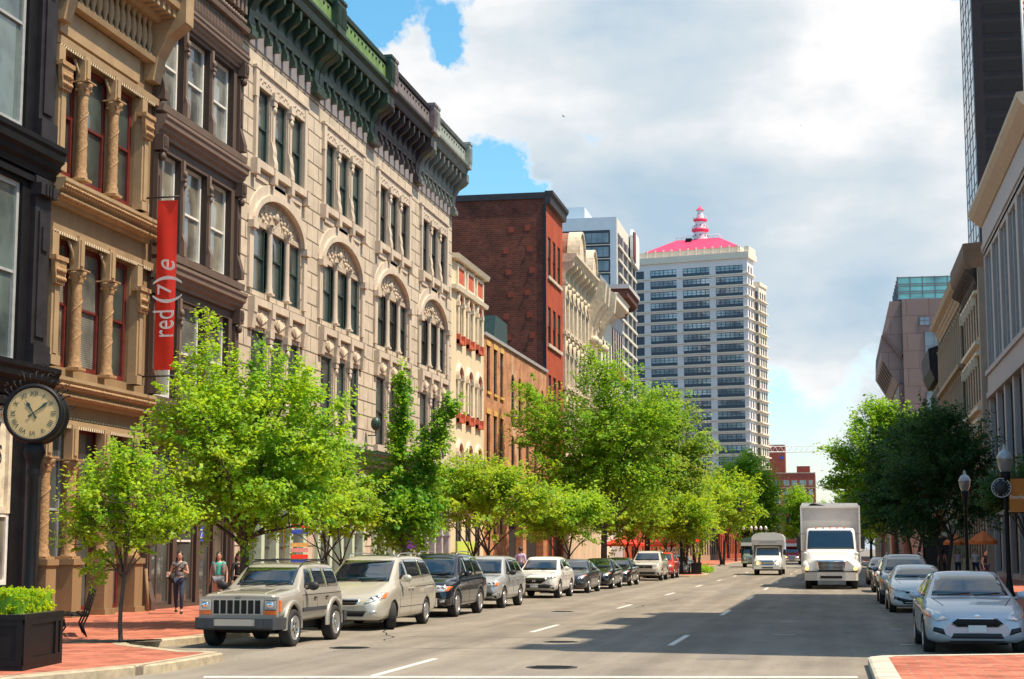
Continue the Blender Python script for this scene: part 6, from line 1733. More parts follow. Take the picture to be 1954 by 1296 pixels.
# ---- box truck
def truck():
    R = empty('box_truck', (-.17, 80.6, 0), rad(.0), 'white box truck with a tall cargo box in shade grey driving towards the camera', 'truck', 'vehicles driving up the road'); R.scale = (1.1, 1, 1)
    st = [(0, .62, 1.15, 1.38, .86, .60), (.08, .58, 1.20, 1.46, .98, .66), (.4, .56, 1.30, 1.58, 1.04, .72), (1.1, .56, 1.45, 1.72, 1.06, .80), (1.45, .56, 1.52, 1.80, 1.07, .90), (1.55, .56, 1.6, 1.9, 1.08, .94), (1.95, .56, 1.66, 2.82, 1.1, .93), (2.2, .56, 1.7, 2.93, 1.1, .94), (3.1, .56, 1.7, 2.95, 1.1, .95), (3.6, .56, 1.7, 2.93, 1.1, .95)]
    st = [(a, b, c_, d, w_ * 1.10, tw * 1.12) for a, b, c_, d, w_, tw in st]
    me = loft_body(st, .5, .4, 3, 'cab', [(1.05, .5, .60)], ['truck_white', 'arch_dark']); bv = body_bvh(me)
    cab = link('cab', me, R)
    decal(bv, [(-1.02, 1.90), (1.02, 1.90), (.96, 2.74), (.9, 2.80), (-.9, 2.80), (-.96, 2.74)], 'front', 1, .01).build('windshield', 'glass_car', R)
    for sd in (1, -1): decal(bv, [(2.05, 1.85), (2.95, 1.85), (2.95, 2.65), (2.25, 2.65)], 'side', sd, .01).build('side_window', 'glass_car', R)
    g = decal(bv, [(-.56, .86), (.56, .86), (.64, 1.32), (.56, 1.37), (-.56, 1.37), (-.64, 1.32)], 'front', 1, .02).build('grille', 'chrome', R)
    decal(bv, [(-.50, .90), (.50, .90), (.57, 1.32), (-.57, 1.32)], 'front', 1, .032).build('grille_mesh', 'arch_dark', g)
    y = bv.ray_cast(Vector((0, -3, 1.1)), Vector((0, 1, 0)))[0].y
    mb = MB()
    for k in range(7): z = .94 + k * .06; mb.tube([(-.52 - k * .008, y - .03, z), (.52 + k * .008, y - .03, z)], .014, 5)
    for k in range(-4, 5): mb.tube([(k * .11, y - .02, .9), (k * .118, y - .01, 1.33)], .006, 4)
    mb.build('grille_bar', 'chrome', g)
    # fenders with lamps
    for sd in (1, -1):
        F = MB(); F.ball((sd * 1.02, .68, 1.02), (.28, .72, .36), 12); f = F.build('fender', 'truck_white', R)
        q = [(sd * .74, .88), (sd * .92, .84), (sd * 1.13, .90), (sd * 1.14, 1.08), (sd * .96, 1.10), (sd * .80, 1.02)]
        fb = body_bvh(f.data)
        h = decal(fb, q if sd > 0 else q[::-1], 'front', 1, .02, grid=.06).build('headlight', 'lamp_clear', R)
        hp = fb.ray_cast(Vector((sd * 1.03, -3, .98)), Vector((0, 1, 0)))[0]
        MB().ball((sd * 1.03, hp.y - .02, .98), (.085, .03, .085), 8).build('lit_indicator', 'lamp_lit', h)
    b = MB(); b.prism([(-1.14, .25), (-1.05, -.16), (-.6, -.28), (.6, -.28), (1.05, -.16), (1.14, .25), (.9, .25), (-.9, .25)], 2, .42, .80); bu = b.build('front_bumper', 'truck_box', R)
    MB().box(-.46, .46, -.292, -.281, .52, .64).build('bumper_opening', 'arch_dark', bu)
    MB().box(-1.1, 1.1, -.12, .2, .80, .86).build('bumper_step', 'car_black', R)
    # roof marker lamps, mirrors, exhaust brackets
    for x in (-.62, -.3, 0, .3, .62): MB().ball((x, 2.05, 2.93), (.05, .05, .035), 6).build('marker_lamp', 'lamp_amber', R)
    for sd in (1, -1):
        mb = MB(); mb.box(min(sd * 1.30, sd * 1.48), max(sd * 1.30, sd * 1.48), 1.72, 1.86, 1.9, 2.5); mo = mb.build('side_mirror', 'car_black', R)
        MB().box(min(sd * 1.32, sd * 1.46), max(sd * 1.32, sd * 1.46), 1.87, 1.88, 1.93, 2.47).build('mirror_glass', 'chrome', mo)
        MB().tube([(sd * 1.0, 2.1, 2.62), (sd * 1.40, 1.8, 2.66), (sd * 1.40, 1.8, 1.8), (sd * 1.05, 2.0, 1.72)], .018, 5).build('mirror_arm', 'car_black', mo)
        mb = MB(); mb.tube([(sd * 1.02, .55, 1.38), (sd * 1.08, .5, 1.62)], .014, 5); mb.ball((sd * 1.09, .5, 1.68), (.10, .05, .09), 7); mb.build('hood_mirror', 'truck_white', R)
    B = MB(); B.box(-1.3, 1.3, 3.75, 10.6, 1.15, 4.02); bo = B.build('cargo_box', 'truck_box', R)
    e = MB()
    for sd in (1, -1): x0, x1 = sorted((sd * 1.27, sd * 1.33)); e.box(x0, x1, 3.69, 3.8, 1.12, 4.02); e.box(x0, x1, 3.8, 10.6, 3.96, 4.05); e.box(x0, x1, 3.8, 10.6, 1.1, 1.2)
    e.box(-1.26, 1.26, 3.70, 3.79, 3.94, 4.04); e.build('edge_trim', 'truck_white', bo)
    MB().prism([(-1.3, 4.02), (1.3, 4.02), (1.22, 4.17), (-1.25, 4.2)], 1, 3.9, 10.6).build('box_roof', 'truck_white', bo)
    MB().prism([(-.95, 4.03), (-.2, 4.03), (-.72, 4.17), (-.86, 4.15)], 1, 3.86, 3.895).build('dark_triangle', 'arch_dark', bo)  # dark triangle at the front of the box roof
    sm = MB()
    for i in range(24): sm.ball((-1.2, 3.745, 1.3 + i * .11), .012, 4); sm.ball((1.2, 3.745, 1.3 + i * .11), .012, 4)
    sm.build('panel_seams', 'trim_grey', bo)
    ch = MB(); ch.box(-.45, .45, .4, 10.2, .55, .85); ch.box(-1.15, 1.15, 9.9, 10.4, .5, 1.1); ch.build('chassis', 'arch_dark', R)
    for sd in (1, -1): x0, x1 = sorted((sd * 1.0, sd * 1.2)); MB().box(x0, x1, 2.2, 3.5, .45, .9).build('fuel_tank', 'galvanised', R)
    for sd in (1, -1):
        wheel(R, sd * .98, 1.05, .5, .27, 'galvanised', 6, 0, sd)
        wheel(R, sd * 1.1, 8.3, .5, .27, 'galvanised', 6, 0, sd); wheel(R, sd * .8, 8.3, .5, .27, 'galvanised', 6, 0, sd)
    m_ = MB(); m_.ball((-.45, 2.35, 2.2), (.17, .16, .22), 8); m_.build('seat_headrest', 'arch_dark', R)
truck()

def minibus(label, loc, paintm='bus_white', stripe=None, lit=True, name='minibus', group='vehicles driving up the road', s=1.):
    R = empty(name, loc, rad(.5), label, 'minibus' if name == 'minibus' else 'truck', group)
    st = [(0, .50, .95, 1.10, .84, .62), (.06, .46, 1.0, 1.16, .94, .70), (.4, .42, 1.08, 1.24, 1.0, .76), (.95, .42, 1.15, 1.32, 1.02, .84), (1.1, .42, 1.2, 1.4, 1.02, .86), (1.55, .42, 1.25, 2.05, 1.02, .84), (1.9, .42, 1.25, 2.12, 1.02, .86), (2.3, .42, 1.25, 2.12, 1.02, .88)]
    me = loft_body(st, .6, .4, 3, 'cab', [(.85, .38, .45)], [paintm, 'arch_dark']); bv = body_bvh(me); link('cab', me, R)
    decal(bv, [(-.84, 1.42), (.84, 1.42), (.76, 1.98), (-.76, 1.98)], 'front', 1, .01).build('windshield', 'glass_car', R)
    b = MB()
    prof = [(-1.15, .42), (1.15, .42), (1.17, 2.75), (1.0, 2.98), (.5, 3.08), (-.5, 3.08), (-1.0, 2.98), (-1.17, 2.75)]
    b.prism(prof, 1, 2.3, 8.2); b.prism([(-1.16, 2.18), (1.16, 2.18), (1.16, 2.75), (.98, 2.96), (.5, 3.05), (-.5, 3.05), (-.98, 2.96), (-1.16, 2.75)], 1, 1.25, 2.299)
    for sd in (1, -1): x0, x1 = sorted((sd * 1.021, sd * 1.16)); b.box(x0, x1, 1.7, 2.299, .45, 2.18)
    bo = b.build('passenger_body', paintm, R)
    MB().box(-1.17, 1.17, 1.235, 1.249, 2.2, 2.55).build('header_panel', 'truck_box' if paintm == 'bus_white' else 'bus_white', bo)
    if name == 'minibus':
        text_obj('lettering', 'COMPLIMENTARY', .2, 'galvanised', bo, (0, 1.232, 2.37), (rad(90), 0, 0), .002, sx=.8)
    for sd in (1, -1):
        for k in range(4): x0, x1 = sorted((sd * 1.13, sd * 1.185)); MB().box(x0, x1, 2.7 + k * 1.3, 3.8 + k * 1.3, 1.5, 2.4).build('side_window', 'glass_car', bo)
        mb = MB(); x0, x1 = sorted((sd * 1.1, sd * 1.3)); mb.box(x0, x1, 1.3, 1.38, 1.45, 1.85); mb.tube([(sd * .95, 1.4, 1.6), (sd * 1.15, 1.35, 1.6)], .02, 5); mb.build('side_mirror', 'car_black', R)
    g = decal(bv, [(-.52, .72), (.52, .72), (.52, 1.06), (-.52, 1.06)], 'front', 1, .015).build('grille', 'chrome', R)
    for k in range(3): decal(bv, [(-.40, .76 + k * .095), (.40, .76 + k * .095), (.40, .82 + k * .095), (-.40, .82 + k * .095)], 'front', 1, .025).build('grille_slot', 'arch_dark', g)
    for sd in (1, -1):
        q = [(sd * .58, .78), (sd * .84, .78), (sd * .84, 1.02), (sd * .58, 1.02)]
        h = decal(bv, q if sd > 0 else q[::-1], 'front', 1, .012, grid=.06).build('headlight', 'lamp_clear', R)
        if lit: yy = bv.ray_cast(Vector((sd * .7, -3, .9)), Vector((0, 1, 0)))[0].y; MB().ball((sd * .70, yy - .03, .88), (.11, .03, .10), 8).build('lit_bulb', 'lamp_lit' if sd < 0 else 'lamp_lit_white', h)
    MB().box(-.98, .98, -.12, .1, .46, .66).build('front_bumper', 'chrome', R); MB().box(-.4, .4, -.13, -.121, .5, .6).build('bumper_opening', 'arch_dark', R)
    MB().box(-.8, .8, .3, 7.8, .34, .55).build('chassis', 'arch_dark', R)
    for sd in (1, -1): wheel(R, sd * .86, .85, .38, .24, 'galvanised', 6, 0, sd); wheel(R, sd * .95, 6.4, .38, .3, 'galvanised', 6, 0, sd)
    return R
minibus('white shuttle minibus with lit headlights driving in the middle of the road', (-4.75, 121.3, 0))
minibus('red and white truck half hidden behind the shuttle minibus', (-5.1, 206, 0), 'paint_red', lit=True, name='red_truck')
minibus('dark green truck standing left behind the shuttle minibus', (-8.3, 172, 0), 'old_green', lit=False, name='dark_truck')
sedan('white car far down the road between minibus and box truck', -3.2, 226, 'paint_white', group='vehicles driving up the road', rz=0)
sedan('grey car farthest down the road beside the red truck', -3.0, 262, 'paint_graphite', group='vehicles driving up the road', rz=0)
# ================================================================== TREES
def leaf_mesh(name, cen, dirs, rc, n_per, size, mat, rg, flat=.55, droop=.0):
    """cen: clump centres, dirs: spray directions; every leaf is one small folded blade"""
    k = len(cen); N = k * n_per
    C = np.repeat(cen, n_per, 0); D = np.repeat(dirs, n_per, 0); R = np.repeat(rc, n_per)[:, None]
    g = rg.normal(size=(N, 3)); g /= np.linalg.norm(g, axis=1, keepdims=True) + 1e-9
    g *= (rg.random((N, 1)) ** .45)
    along = (g * D).sum(1, keepdims=True) * D
    off = (g - along) * np.array([.9, .9, flat]) + along * 1.75
    P = C + off * R
    P[:, 2] -= droop * (off ** 2).sum(1) * R[:, 0]
    nrm = rg.normal(size=(N, 3)) * .55 + np.array([.12, -.1, .9]) + D * .25; nrm /= np.linalg.norm(nrm, axis=1, keepdims=True)
    a = rg.normal(size=(N, 3)) * .8 + D * .7; a -= (a * nrm).sum(1, keepdims=True) * nrm; a /= np.linalg.norm(a, axis=1, keepdims=True) + 1e-9
    b = np.cross(nrm, a); s = size * (.6 + .8 * rg.random((N, 1)))
    V = np.empty((N, 4, 3))
    V[:, 0] = P - a * s * .5; V[:, 2] = P + a * s * .55 - nrm * s * .12
    V[:, 1] = P + b * s * .36 + nrm * s * .10; V[:, 3] = P - b * s * .36 + nrm * s * .10
    me = bpy.data.meshes.new(name)
    me.vertices.add(N * 4); me.vertices.foreach_set('co', V.reshape(-1).astype(np.float32))
    me.loops.add(N * 4); me.loops.foreach_set('vertex_index', np.arange(N * 4, dtype=np.int32))
    me.polygons.add(N); me.polygons.foreach_set('loop_start', np.arange(0, N * 4, 4, dtype=np.int32)); me.polygons.foreach_set('loop_total', np.full(N, 4, dtype=np.int32))
    me.materials.append(M[mat]); me.update(calc_edges=True); me.validate()
    return me

def tree(name, label, x, y, blobs, fork, tr, nc, npl, size, leaf, bark='bark', seed=1, rc=.3, stems=1, group='street trees along the left pavement', lean=(0, 0), limbs=9, flat=.5, z0=.14, droop=.1, shell=.42, up=.5):
    rg = np.random.default_rng(seed); r_ = random.Random(seed)
    R = empty(name, (x, y, z0), 0, label, 'tree', group)
    B = np.array([b[:6] for b in blobs], float)
    vol = B[:, 3] * B[:, 4] * B[:, 5]; vol = vol ** .8; vol /= vol.sum()
    idx = rg.choice(len(B), nc, p=vol)
    g = rg.normal(size=(nc, 3)); g /= np.linalg.norm(g, axis=1, keepdims=True)
    rr = rg.random((nc, 1)) ** shell
    # lumpy outline
    lump = 1 + .26 * np.sin(g[:, :1] * 6.1 + seed) * np.cos(g[:, 2:3] * 5.3 + seed * 1.7) + .12 * np.sin(g[:, 1:2] * 9 + g[:, 2:3] * 7 + seed) + rg.normal(size=(nc, 1)) * .12
    spr = rg.random((nc, 1)) < .13; lump = np.where(spr, lump * 1.2, lump)
    cen = B[idx, :3] + g * rr * B[idx, 3:6] * lump
    cz = B[:, 2].mean()
    d = cen - np.array([lean[0], lean[1], cz - B[:, 5].max() * up]); d[:, 2] += .2; d /= np.linalg.norm(d, axis=1, keepdims=True)
    rcs = rc * (.45 + .95 * rg.random(nc)); rcs = np.where(spr[:, 0], rcs * .62, rcs)
    me = leaf_mesh('crown', cen, d, rcs, npl, size, leaf, rg, flat, droop)
    link('crown', me, R)
    # trunk and limbs
    mb = MB(); limb = []
    for s in range(stems):
        bx, by = (0, 0) if stems == 1 else (.12 * math.cos(s * 2.1), .12 * math.sin(s * 2.1))
        tx, ty = (lean[0], lean[1]) if stems == 1 else (lean[0] + math.cos(s * 2.1 + .4) * fork * .22, lean[1] + math.sin(s * 2.1 + .4) * fork * .15)
        pts = [(bx + (tx - bx) * t ** 1.4 + .03 * math.sin(5 * t + seed), by + (ty - by) * t ** 1.4, fork * t) for t in (0, .05, .25, .5, .75, 1)]
        rs = [tr * 1.35, tr * 1.08, tr, tr * .95, tr * .9, tr * .85]
        mb.tube(pts, [q / stems ** .4 for q in rs], 10)
        limb.append((pts[-1], tr * .8 / stems ** .4))
    segs = []
    order = np.argsort(-np.linalg.norm(cen - np.array([0, 0, cz]), axis=1))
    ends = [cen[i] for i in order[:nc // 2]]
    pick = [ends[0]] if len(ends) else []
    while len(pick) < limbs:
        e = max((ends[r_.randrange(len(ends))] for _ in range(14)), key=lambda q: min(np.linalg.norm(q - p) for p in pick)); pick.append(e)
    for i, e in enumerate(pick):
        (px_, py_, pz), lr = limb[i % len(limb)]
        p0 = Vector((px_, py_, pz - r_.random() * fork * .15)); p3 = Vector(e); dz = p3 - p0
        p1 = p0 + Vector((dz.x * .25, dz.y * .25, dz.z * .45)); p2 = p0 + Vector((dz.x * .62, dz.y * .62, dz.z * .78))
        pts = []
        for k in range(8):
            t = k / 7; u = 1 - t
            q = p0 * u ** 3 + p1 * 3 * u * u * t + p2 * 3 * u * t * t + p3 * t ** 3
            q += Vector((r_.uniform(-1, 1), r_.uniform(-1, 1), r_.uniform(-1, 1))) * .03 * dz.length * t * .6; pts.append(q)
        rs = [max(lr * (.62 - .55 * k / 7), .008) for k in range(8)]
        mb.tube(pts, rs, 6); segs += [(q, rs[k]) for k, q in enumerate(pts[1:], 1)]
    for i in range(0, nc, max(1, nc // 150)):
        e = Vector(cen[i]); best = min(segs, key=lambda s: (s[0] - e).length + (1.2 if s[0].z > e.z else 0)); p = best[0]
        mid = (p + e) * .5 + Vector((r_.uniform(-.1, .1), r_.uniform(-.1, .1), r_.uniform(-.05, .12)))
        mb.tube([p, mid, e], [best[1] * .5 + .003, best[1] * .3 + .003, .004], 4, cap=False)
    mb.build('trunk', bark, R, fix=False)
    return R

def copy_tree(o, loc, rz, sc, label, group=None, name=None):
    r = o.copy(); col.objects.link(r); r.location = loc; r.rotation_euler = (0, 0, rz); r.scale = (sc, sc, sc); r['label'] = label
    if group: r['group'] = group
    for ch in list(o.children):
        c = ch.copy(); col.objects.link(c); c.parent = r
    return r
TX = -13.4
tree('maple_sapling', 'small bright lime maple by the corner planter, nearest tree', TX, 29.95,
     [(-.2, 0, 2.6, .9, .9, .95), (.15, 0, 3.2, .55, .6, .55), (-.95, .1, 2.35, .55, .5, .35), (1.0, .1, 2.45, .55, .6, .38), (-.55, 0, 3.35, .3, .3, .35), (.6, 0, 2.1, .5, .5, .4), (-.45, 0, 1.7, .35, .4, .45)],
     1.35, .042, 290, 40, .078, 'leaf_lime', seed=3, rc=.24, limbs=10)
tree('maple_tree', 'large bright green maple with two spires behind the boxy tan off-roader', TX, 36.6,
     [(.2, 0, 4.0, 1.95, 1.9, 1.75), (-.9, 0, 5.0, 1.1, 1.1, 1.2), (-1.0, 0, 6.55, .38, .4, 1.0), (.35, 0, 5.8, .55, .6, .75), (1.25, 0, 5.4, .5, .6, .6), (-1.9, 0, 4.6, .5, .6, .45), (1.85, .1, 4.2, .6, .7, .5), (2.2, 0, 5.0, .22, .3, .3), (.9, 0, 2.9, 1.6, 1.4, .7), (-1.2, 0, 3.0, 1.0, 1.0, .7)],
     2.1, .115, 980, 40, .10, 'leaf_lime', seed=5, rc=.30, limbs=13, shell=.36)
tree('maple_tree', 'small many-stemmed maple between the big maple and the dark spiky tree', TX, 43.3,
     [(0, 0, 3.1, 1.35, 1.1, .9), (-.2, 0, 3.9, .7, .7, .45), (.9, 0, 2.7, .6, .6, .4)],
     1.5, .07, 330, 34, .10, 'leaf_yellow', seed=11, rc=.26, stems=3, limbs=12)
tree('ginkgo_tree', 'dark green upright tree with two long spiky arms in front of the limestone building', TX, 51.1,
     [(-.05, 0, 3.1, 1.2, 1.0, 1.35), (-.15, 0, 5.4, .48, .45, 1.5), (-.1, 0, 7.0, .32, .3, .75), (.75, 0, 4.6, .5, .45, .7), (1.15, 0, 5.5, .38, .35, .75), (1.48, 0, 6.3, .24, .22, .5), (-.85, 0, 4.0, .4, .4, .35), (-1.15, 0, 4.6, .22, .2, .25)],
     1.9, .09, 640, 34, .12, 'leaf_deep', 'bark_pale', seed=8, rc=.25, limbs=9, flat=.8, shell=.5)
tree('maple_tree', 'yellow-green spreading maple behind the navy and silver off-roaders', TX, 62.8,
     [(0, 0, 3.8, 2.3, 1.9, 1.15), (-.8, 0, 4.7, 1.1, 1.0, .6), (.9, 0, 4.5, 1.1, 1.1, .65), (2.1, 0, 3.7, .9, .9, .65), (-1.8, 0, 3.3, .8, .9, .7)],
     1.6, .10, 600, 34, .12, 'leaf_yellow', seed=13, rc=.33, stems=2, limbs=12)
tree('maple_tree', 'low yellow-green maple behind the white crossover', TX, 82.5,
     [(0, 0, 3.5, 2.1, 1.8, 1.2), (1.4, 0, 3.9, 1.1, 1.0, .8), (-1.5, 0, 3.2, .9, 1.0, .7)],
     1.6, .10, 480, 30, .14, 'leaf_lime', seed=17, rc=.36, stems=2, limbs=10)
tree('honey_locust', 'tall feathery tree hiding the bases of the ornate fronts, largest tree on the left', TX, 98,
     [(-.5, 0, 8.0, 3.4, 3.0, 3.4), (.3, 0, 11.6, 1.9, 1.9, 2.0), (-3.6, 0, 9.2, 1.9, 1.9, 2.2), (-4.6, 0, 11.0, .9, .9, 1.0), (2.8, 0, 9.6, 1.8, 1.9, 1.9), (-2, 0, 5.6, 2.6, 2.4, 1.9), (2.0, 0, 6.0, 2.4, 2.2, 1.9), (-.6, 0, 13.0, .7, .7, .8)],
     3.0, .2, 1150, 38, .17, 'leaf_mid', seed=21, rc=.58, limbs=16, droop=.25)
tree('honey_locust', 'big drooping light green tree in front of the white hotel tower', TX, 121,
     [(.2, 0, 9.0, 3.8, 3.5, 3.3), (1.8, 0, 11.2, 2.1, 2.0, 1.7), (-1.9, 0, 8.4, 2.4, 2.4, 3.2), (3.5, 0, 8.6, 1.5, 1.6, 2.3), (.8, 0, 5.6, 3.4, 3.0, 2.0), (.6, 0, 12.6, 1.2, 1.3, .9)],
     3.4, .22, 1100, 36, .20, 'leaf_soft', seed=23, rc=.66, limbs=16, droop=.35)
t9 = tree('maple_tree', 'round yellow-green maple above the sand coloured off-roader', TX, 111,
     [(0, 0, 3.9, 2.4, 2.1, 1.5), (-.9, 0, 4.9, 1.2, 1.1, .8), (1.3, 0, 4.4, 1.2, 1.2, .9)],
     1.8, .11, 430, 30, .17, 'leaf_yellow', seed=29, rc=.42, stems=2, limbs=9)
for (x, y, rz, s, l) in ((TX + 3.2, 117.5, 2.2, .95, 'yellow-green maple rising from the left pavement bulge behind the small silver saloon'), (TX + .3, 135, 1.1, 1.15, 'light green maple just left of the red cafe umbrellas'), (TX + .2, 149, 3.9, 1.35, 'light green maple between the second and third red umbrella'),
                      (TX, 166, .4, 1.6, 'rounded light green maple left of the traffic signal arm'), (TX + 1.2, 186, 2.9, 1.75, 'rounded pale green maple below the green street name sign')):
    copy_tree(t9, (x, y, .14), rz, s, l)
t10 = tree('linden_tree', 'tall dark green tree in front of the red brick block, left of the minibus', -13.2, 262,
     [(0, 0, 10, 4.6, 4, 5.4), (-2.6, 0, 12.5, 2.6, 2.4, 2.6), (2.4, 0, 11.5, 2.6, 2.4, 2.8), (.2, 0, 15.4, 2.0, 2.0, 1.6), (3.2, 0, 7, 2.2, 2.2, 2.6)],
     3.0, .3, 1150, 24, .36, 'leaf_mid', seed=31, rc=.95, limbs=8, group='trees far down the street', z0=0)
for (x, y, rz, s, l) in ((-15.5, 300, 1., .8, 'green tree far down the left side behind the dark green one'), (-8.3, 395, 2., .95, 'green tree at the end of the street beside the truck'), (-17, 345, 3., 1.0, 'green tree at the far end behind the signals'), (-2.5, 430, 2.7, .8, 'green tree at the end of the street hidden by the truck'), (7, 330, 4, .9, 'green tree far down the right side of the street')):
    copy_tree(t10, (x, y, 0), rz, s, l, 'trees far down the street')
RGT = 'street trees along the right pavement'
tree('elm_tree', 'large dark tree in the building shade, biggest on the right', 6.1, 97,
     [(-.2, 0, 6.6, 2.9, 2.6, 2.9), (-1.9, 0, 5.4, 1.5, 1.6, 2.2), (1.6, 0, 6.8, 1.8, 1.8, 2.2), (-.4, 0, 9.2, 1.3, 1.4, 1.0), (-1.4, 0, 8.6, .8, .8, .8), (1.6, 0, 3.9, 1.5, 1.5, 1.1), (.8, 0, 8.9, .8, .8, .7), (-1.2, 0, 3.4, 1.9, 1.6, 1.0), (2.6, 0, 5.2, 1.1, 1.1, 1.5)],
     2.4, .14, 800, 34, .17, 'leaf_shaded', seed=37, rc=.5, stems=2, limbs=14, group=RGT)
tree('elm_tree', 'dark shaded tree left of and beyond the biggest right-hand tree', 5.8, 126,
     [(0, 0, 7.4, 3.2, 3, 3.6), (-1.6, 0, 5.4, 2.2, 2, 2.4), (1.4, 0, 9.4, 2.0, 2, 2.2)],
     2.6, .16, 900, 26, .25, 'leaf_shaded', seed=41, rc=.62, stems=2, limbs=12, group=RGT)
tree('locust_tree', 'sunlit light green tree beyond the shade line on the right', 6.0, 168,
     [(0, 0, 11, 4.6, 4.2, 4.4), (-3.4, 0, 9.4, 2.4, 2.2, 2.6), (-1.2, 0, 14.6, 2.4, 2.2, 2.0), (2.4, 0, 13.2, 2.4, 2.4, 2.4), (-5.4, 0, 11.4, 1.5, 1.4, .9), (-5.6, 0, 8.4, 1.2, 1.2, .8), (-3, 0, 5.6, 2.8, 2.4, 1.9)],
     3.4, .24, 1500, 26, .28, 'leaf_mid', seed=43, rc=.7, limbs=16, group=RGT)
tree('locust_tree', 'sunlit tree farther along the right pavement behind the box truck', 5.6, 198,
     [(0, 0, 9, 4.4, 4.2, 4.4), (-2.4, 0, 6.4, 3, 2.4, 2.6)], 3.2, .24, 800, 26, .32, 'leaf_mid', seed=47, rc=.85, limbs=10, group=RGT)
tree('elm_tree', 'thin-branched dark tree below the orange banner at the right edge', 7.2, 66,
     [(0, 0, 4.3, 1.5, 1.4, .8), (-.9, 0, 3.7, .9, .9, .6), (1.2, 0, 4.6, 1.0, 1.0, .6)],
     2.1, .08, 330, 24, .13, 'leaf_shaded', seed=53, rc=.3, limbs=12, group=RGT)
# ================================================================== STREET FURNITURE
# ---- corner planter with clipped hedge
PL = empty('planter_box', (-11.69, 22.7, .146), rad(8), 'large black panelled planter box on the brick corner, bottom left', 'planter')
mb = MB(); w, d, h = 2.9, 1.75, .74
mb.box(-w, 0, 0, d, .02, h); mb.box(-w - .03, .03, -.03, d + .03, h, h + .07); mb.box(-w - .02, .02, -.02, d + .02, 0, .08)
for x in (-w, -w / 2, 0): mb.box(x - (.09 if x == 0 else 0) - .0, x + (.09 if x != 0 else 0), -.025, -.001, .08, h)
mb.box(-w, 0, -.024, -.001, h - .09, h); mb.box(-w, 0, -.024, -.001, .08, .15)
for (a, b) in ((0, .22), (d - .34, d - .22), (.22, .30), (d - .12, d)): mb.box(.001, .026, a, b, .08, h)
mb.box(.001, .025, 0, d, h - .08, h); mb.box(.001, .025, 0, d, .08, .17)
mb.build('box', 'black_paint', PL)
MB().box(-w + .06, -.06, .06, d - .06, h + .02, h + .075).build('soil', 'earth', PL)
rg = np.random.default_rng(4); n = 1900
c_ = np.stack([rg.uniform(-w + .05, -.08, n), rg.uniform(.08, d - .08, n), rg.uniform(h + .08, h + .40, n)], 1)
dd = rg.normal(size=(n, 3)) + np.array([0, 0, .5]); dd /= np.linalg.norm(dd, axis=1, keepdims=True)
hd = link('clipped_hedge', leaf_mesh('clipped_hedge', c_, dd, np.full(n, .045), 44, .030, 'leaf_hedge', rg, 1.), None, PL.location, PL.rotation_euler)
tag(hd, 'clipped yellow-green box hedge filling the black corner planter', 'hedge')
hb = MB(); hb.box(-w + .09, -.12, .12, d - .12, h + .05, h + .36); hb.build('inner_foliage', 'leaf_deep', hd)

# ---- street clock
CK = empty('street_clock', (-13.27, 25.95, .146), 0, 'black street clock on a tall post, cream face with Roman numerals', 'clock')
mb = MB(); mb.lathe([(.26, 0), (.26, .12), (.2, .2), (.16, .9), (.13, 1.0), (.09, 1.15), (.085, 2.95), (.12, 3.05), (.10, 3.15), (.13, 3.25), (.19, 3.38), (.16, 3.5), (.09, 3.62)], (0, 0, 0), 2, 20); mb.build('post', 'black_paint', CK)
H = empty('clock_head', (0, 0, 0)); col.objects.unlink(H); bpy.data.objects.remove(H)
AZ = rad(14)   # face turned slightly
hz = 4.04
mb = MB(); mb.lathe([(.0, -.19), (.43, -.19), (.445, -.22), (.475, -.22), (.51, -.17), (.51, -.10), (.475, -.06), (.475, .16), (.51, .20), (.51, .27), (.475, .32), (.445, .32), (.43, .29), (0, .29)], (0, 0, 0), 1, 48)
head = mb.build('clock_case', 'black_paint', CK, (0, 0, hz), (0, 0, AZ))
for sd in (1, -1):
    f = MB().lathe([(0, -.196), (.43, -.194)], (0, 0, 0), 1, 48, 0, False).build('clock_face', 'clock_face', head, (0, 0 if sd > 0 else .1, 0), (0, 0, 0 if sd > 0 else PI))
    nm = ['XII', 'I', 'II', 'III', 'IIII', 'V', 'VI', 'VII', 'VIII', 'IX', 'X', 'XI']
    for i, s in enumerate(nm):
        a = i * PI / 6
        text_obj('numeral', s, .115, 'sash_green', f, (.33 * math.sin(a), -.2, .33 * math.cos(a)), (rad(90), -a, 0) if False else (Matrix.Rotation(a, 3, 'Y') @ Matrix.Rotation(rad(90), 3, 'X')).to_euler(), .001)
    mk_ = MB()
    for i in range(60):
        a = i * PI / 30; c0, s0 = math.cos(a), math.sin(a); r = .405; mk_.cbox((r * s0, -.2, r * c0), (.009, .004, .009))
    mk_.build('minute_marks', 'sash_green', f)
    for (ang, L_, wd, y_) in ((rad(-31), .27, .034, -.207), (rad(52), .37, .028, -.213)):
        poly = [(-.008, 0), (-wd / 2, L_ * .45), (-wd, L_ * .66), (-.006, L_ * .8), (0, L_), (.006, L_ * .8), (wd, L_ * .66), (wd / 2, L_ * .45), (.008, 0), (.02, -.10), (-.02, -.10)]
        q = [(px_ * math.cos(ang) + pz * math.sin(ang), -px_ * math.sin(ang) + pz * math.cos(ang)) for px_, pz in poly]
        MB().prism(q, 1, y_, y_ + .004).build('clock_hand', 'sash_green', f)
cr = MB()   # fan of iron scrolls on top
for i in range(15):
    a = rad(-63 + 9 * i); r0, r1 = .50, .50 + (.17 if i % 2 else .13) + (.05 if 4 < i < 10 else 0)
    for yy in (-.1,): cr.tube([(r0 * math.sin(a), yy, r0 * math.cos(a)), (r1 * math.sin(a * .96), yy, r1 * math.cos(a * .96))], .010, 5)
    cr.ball((r1 * math.sin(a * .96), 0, r1 * math.cos(a * .96)), (.020, .02, .020), 6)
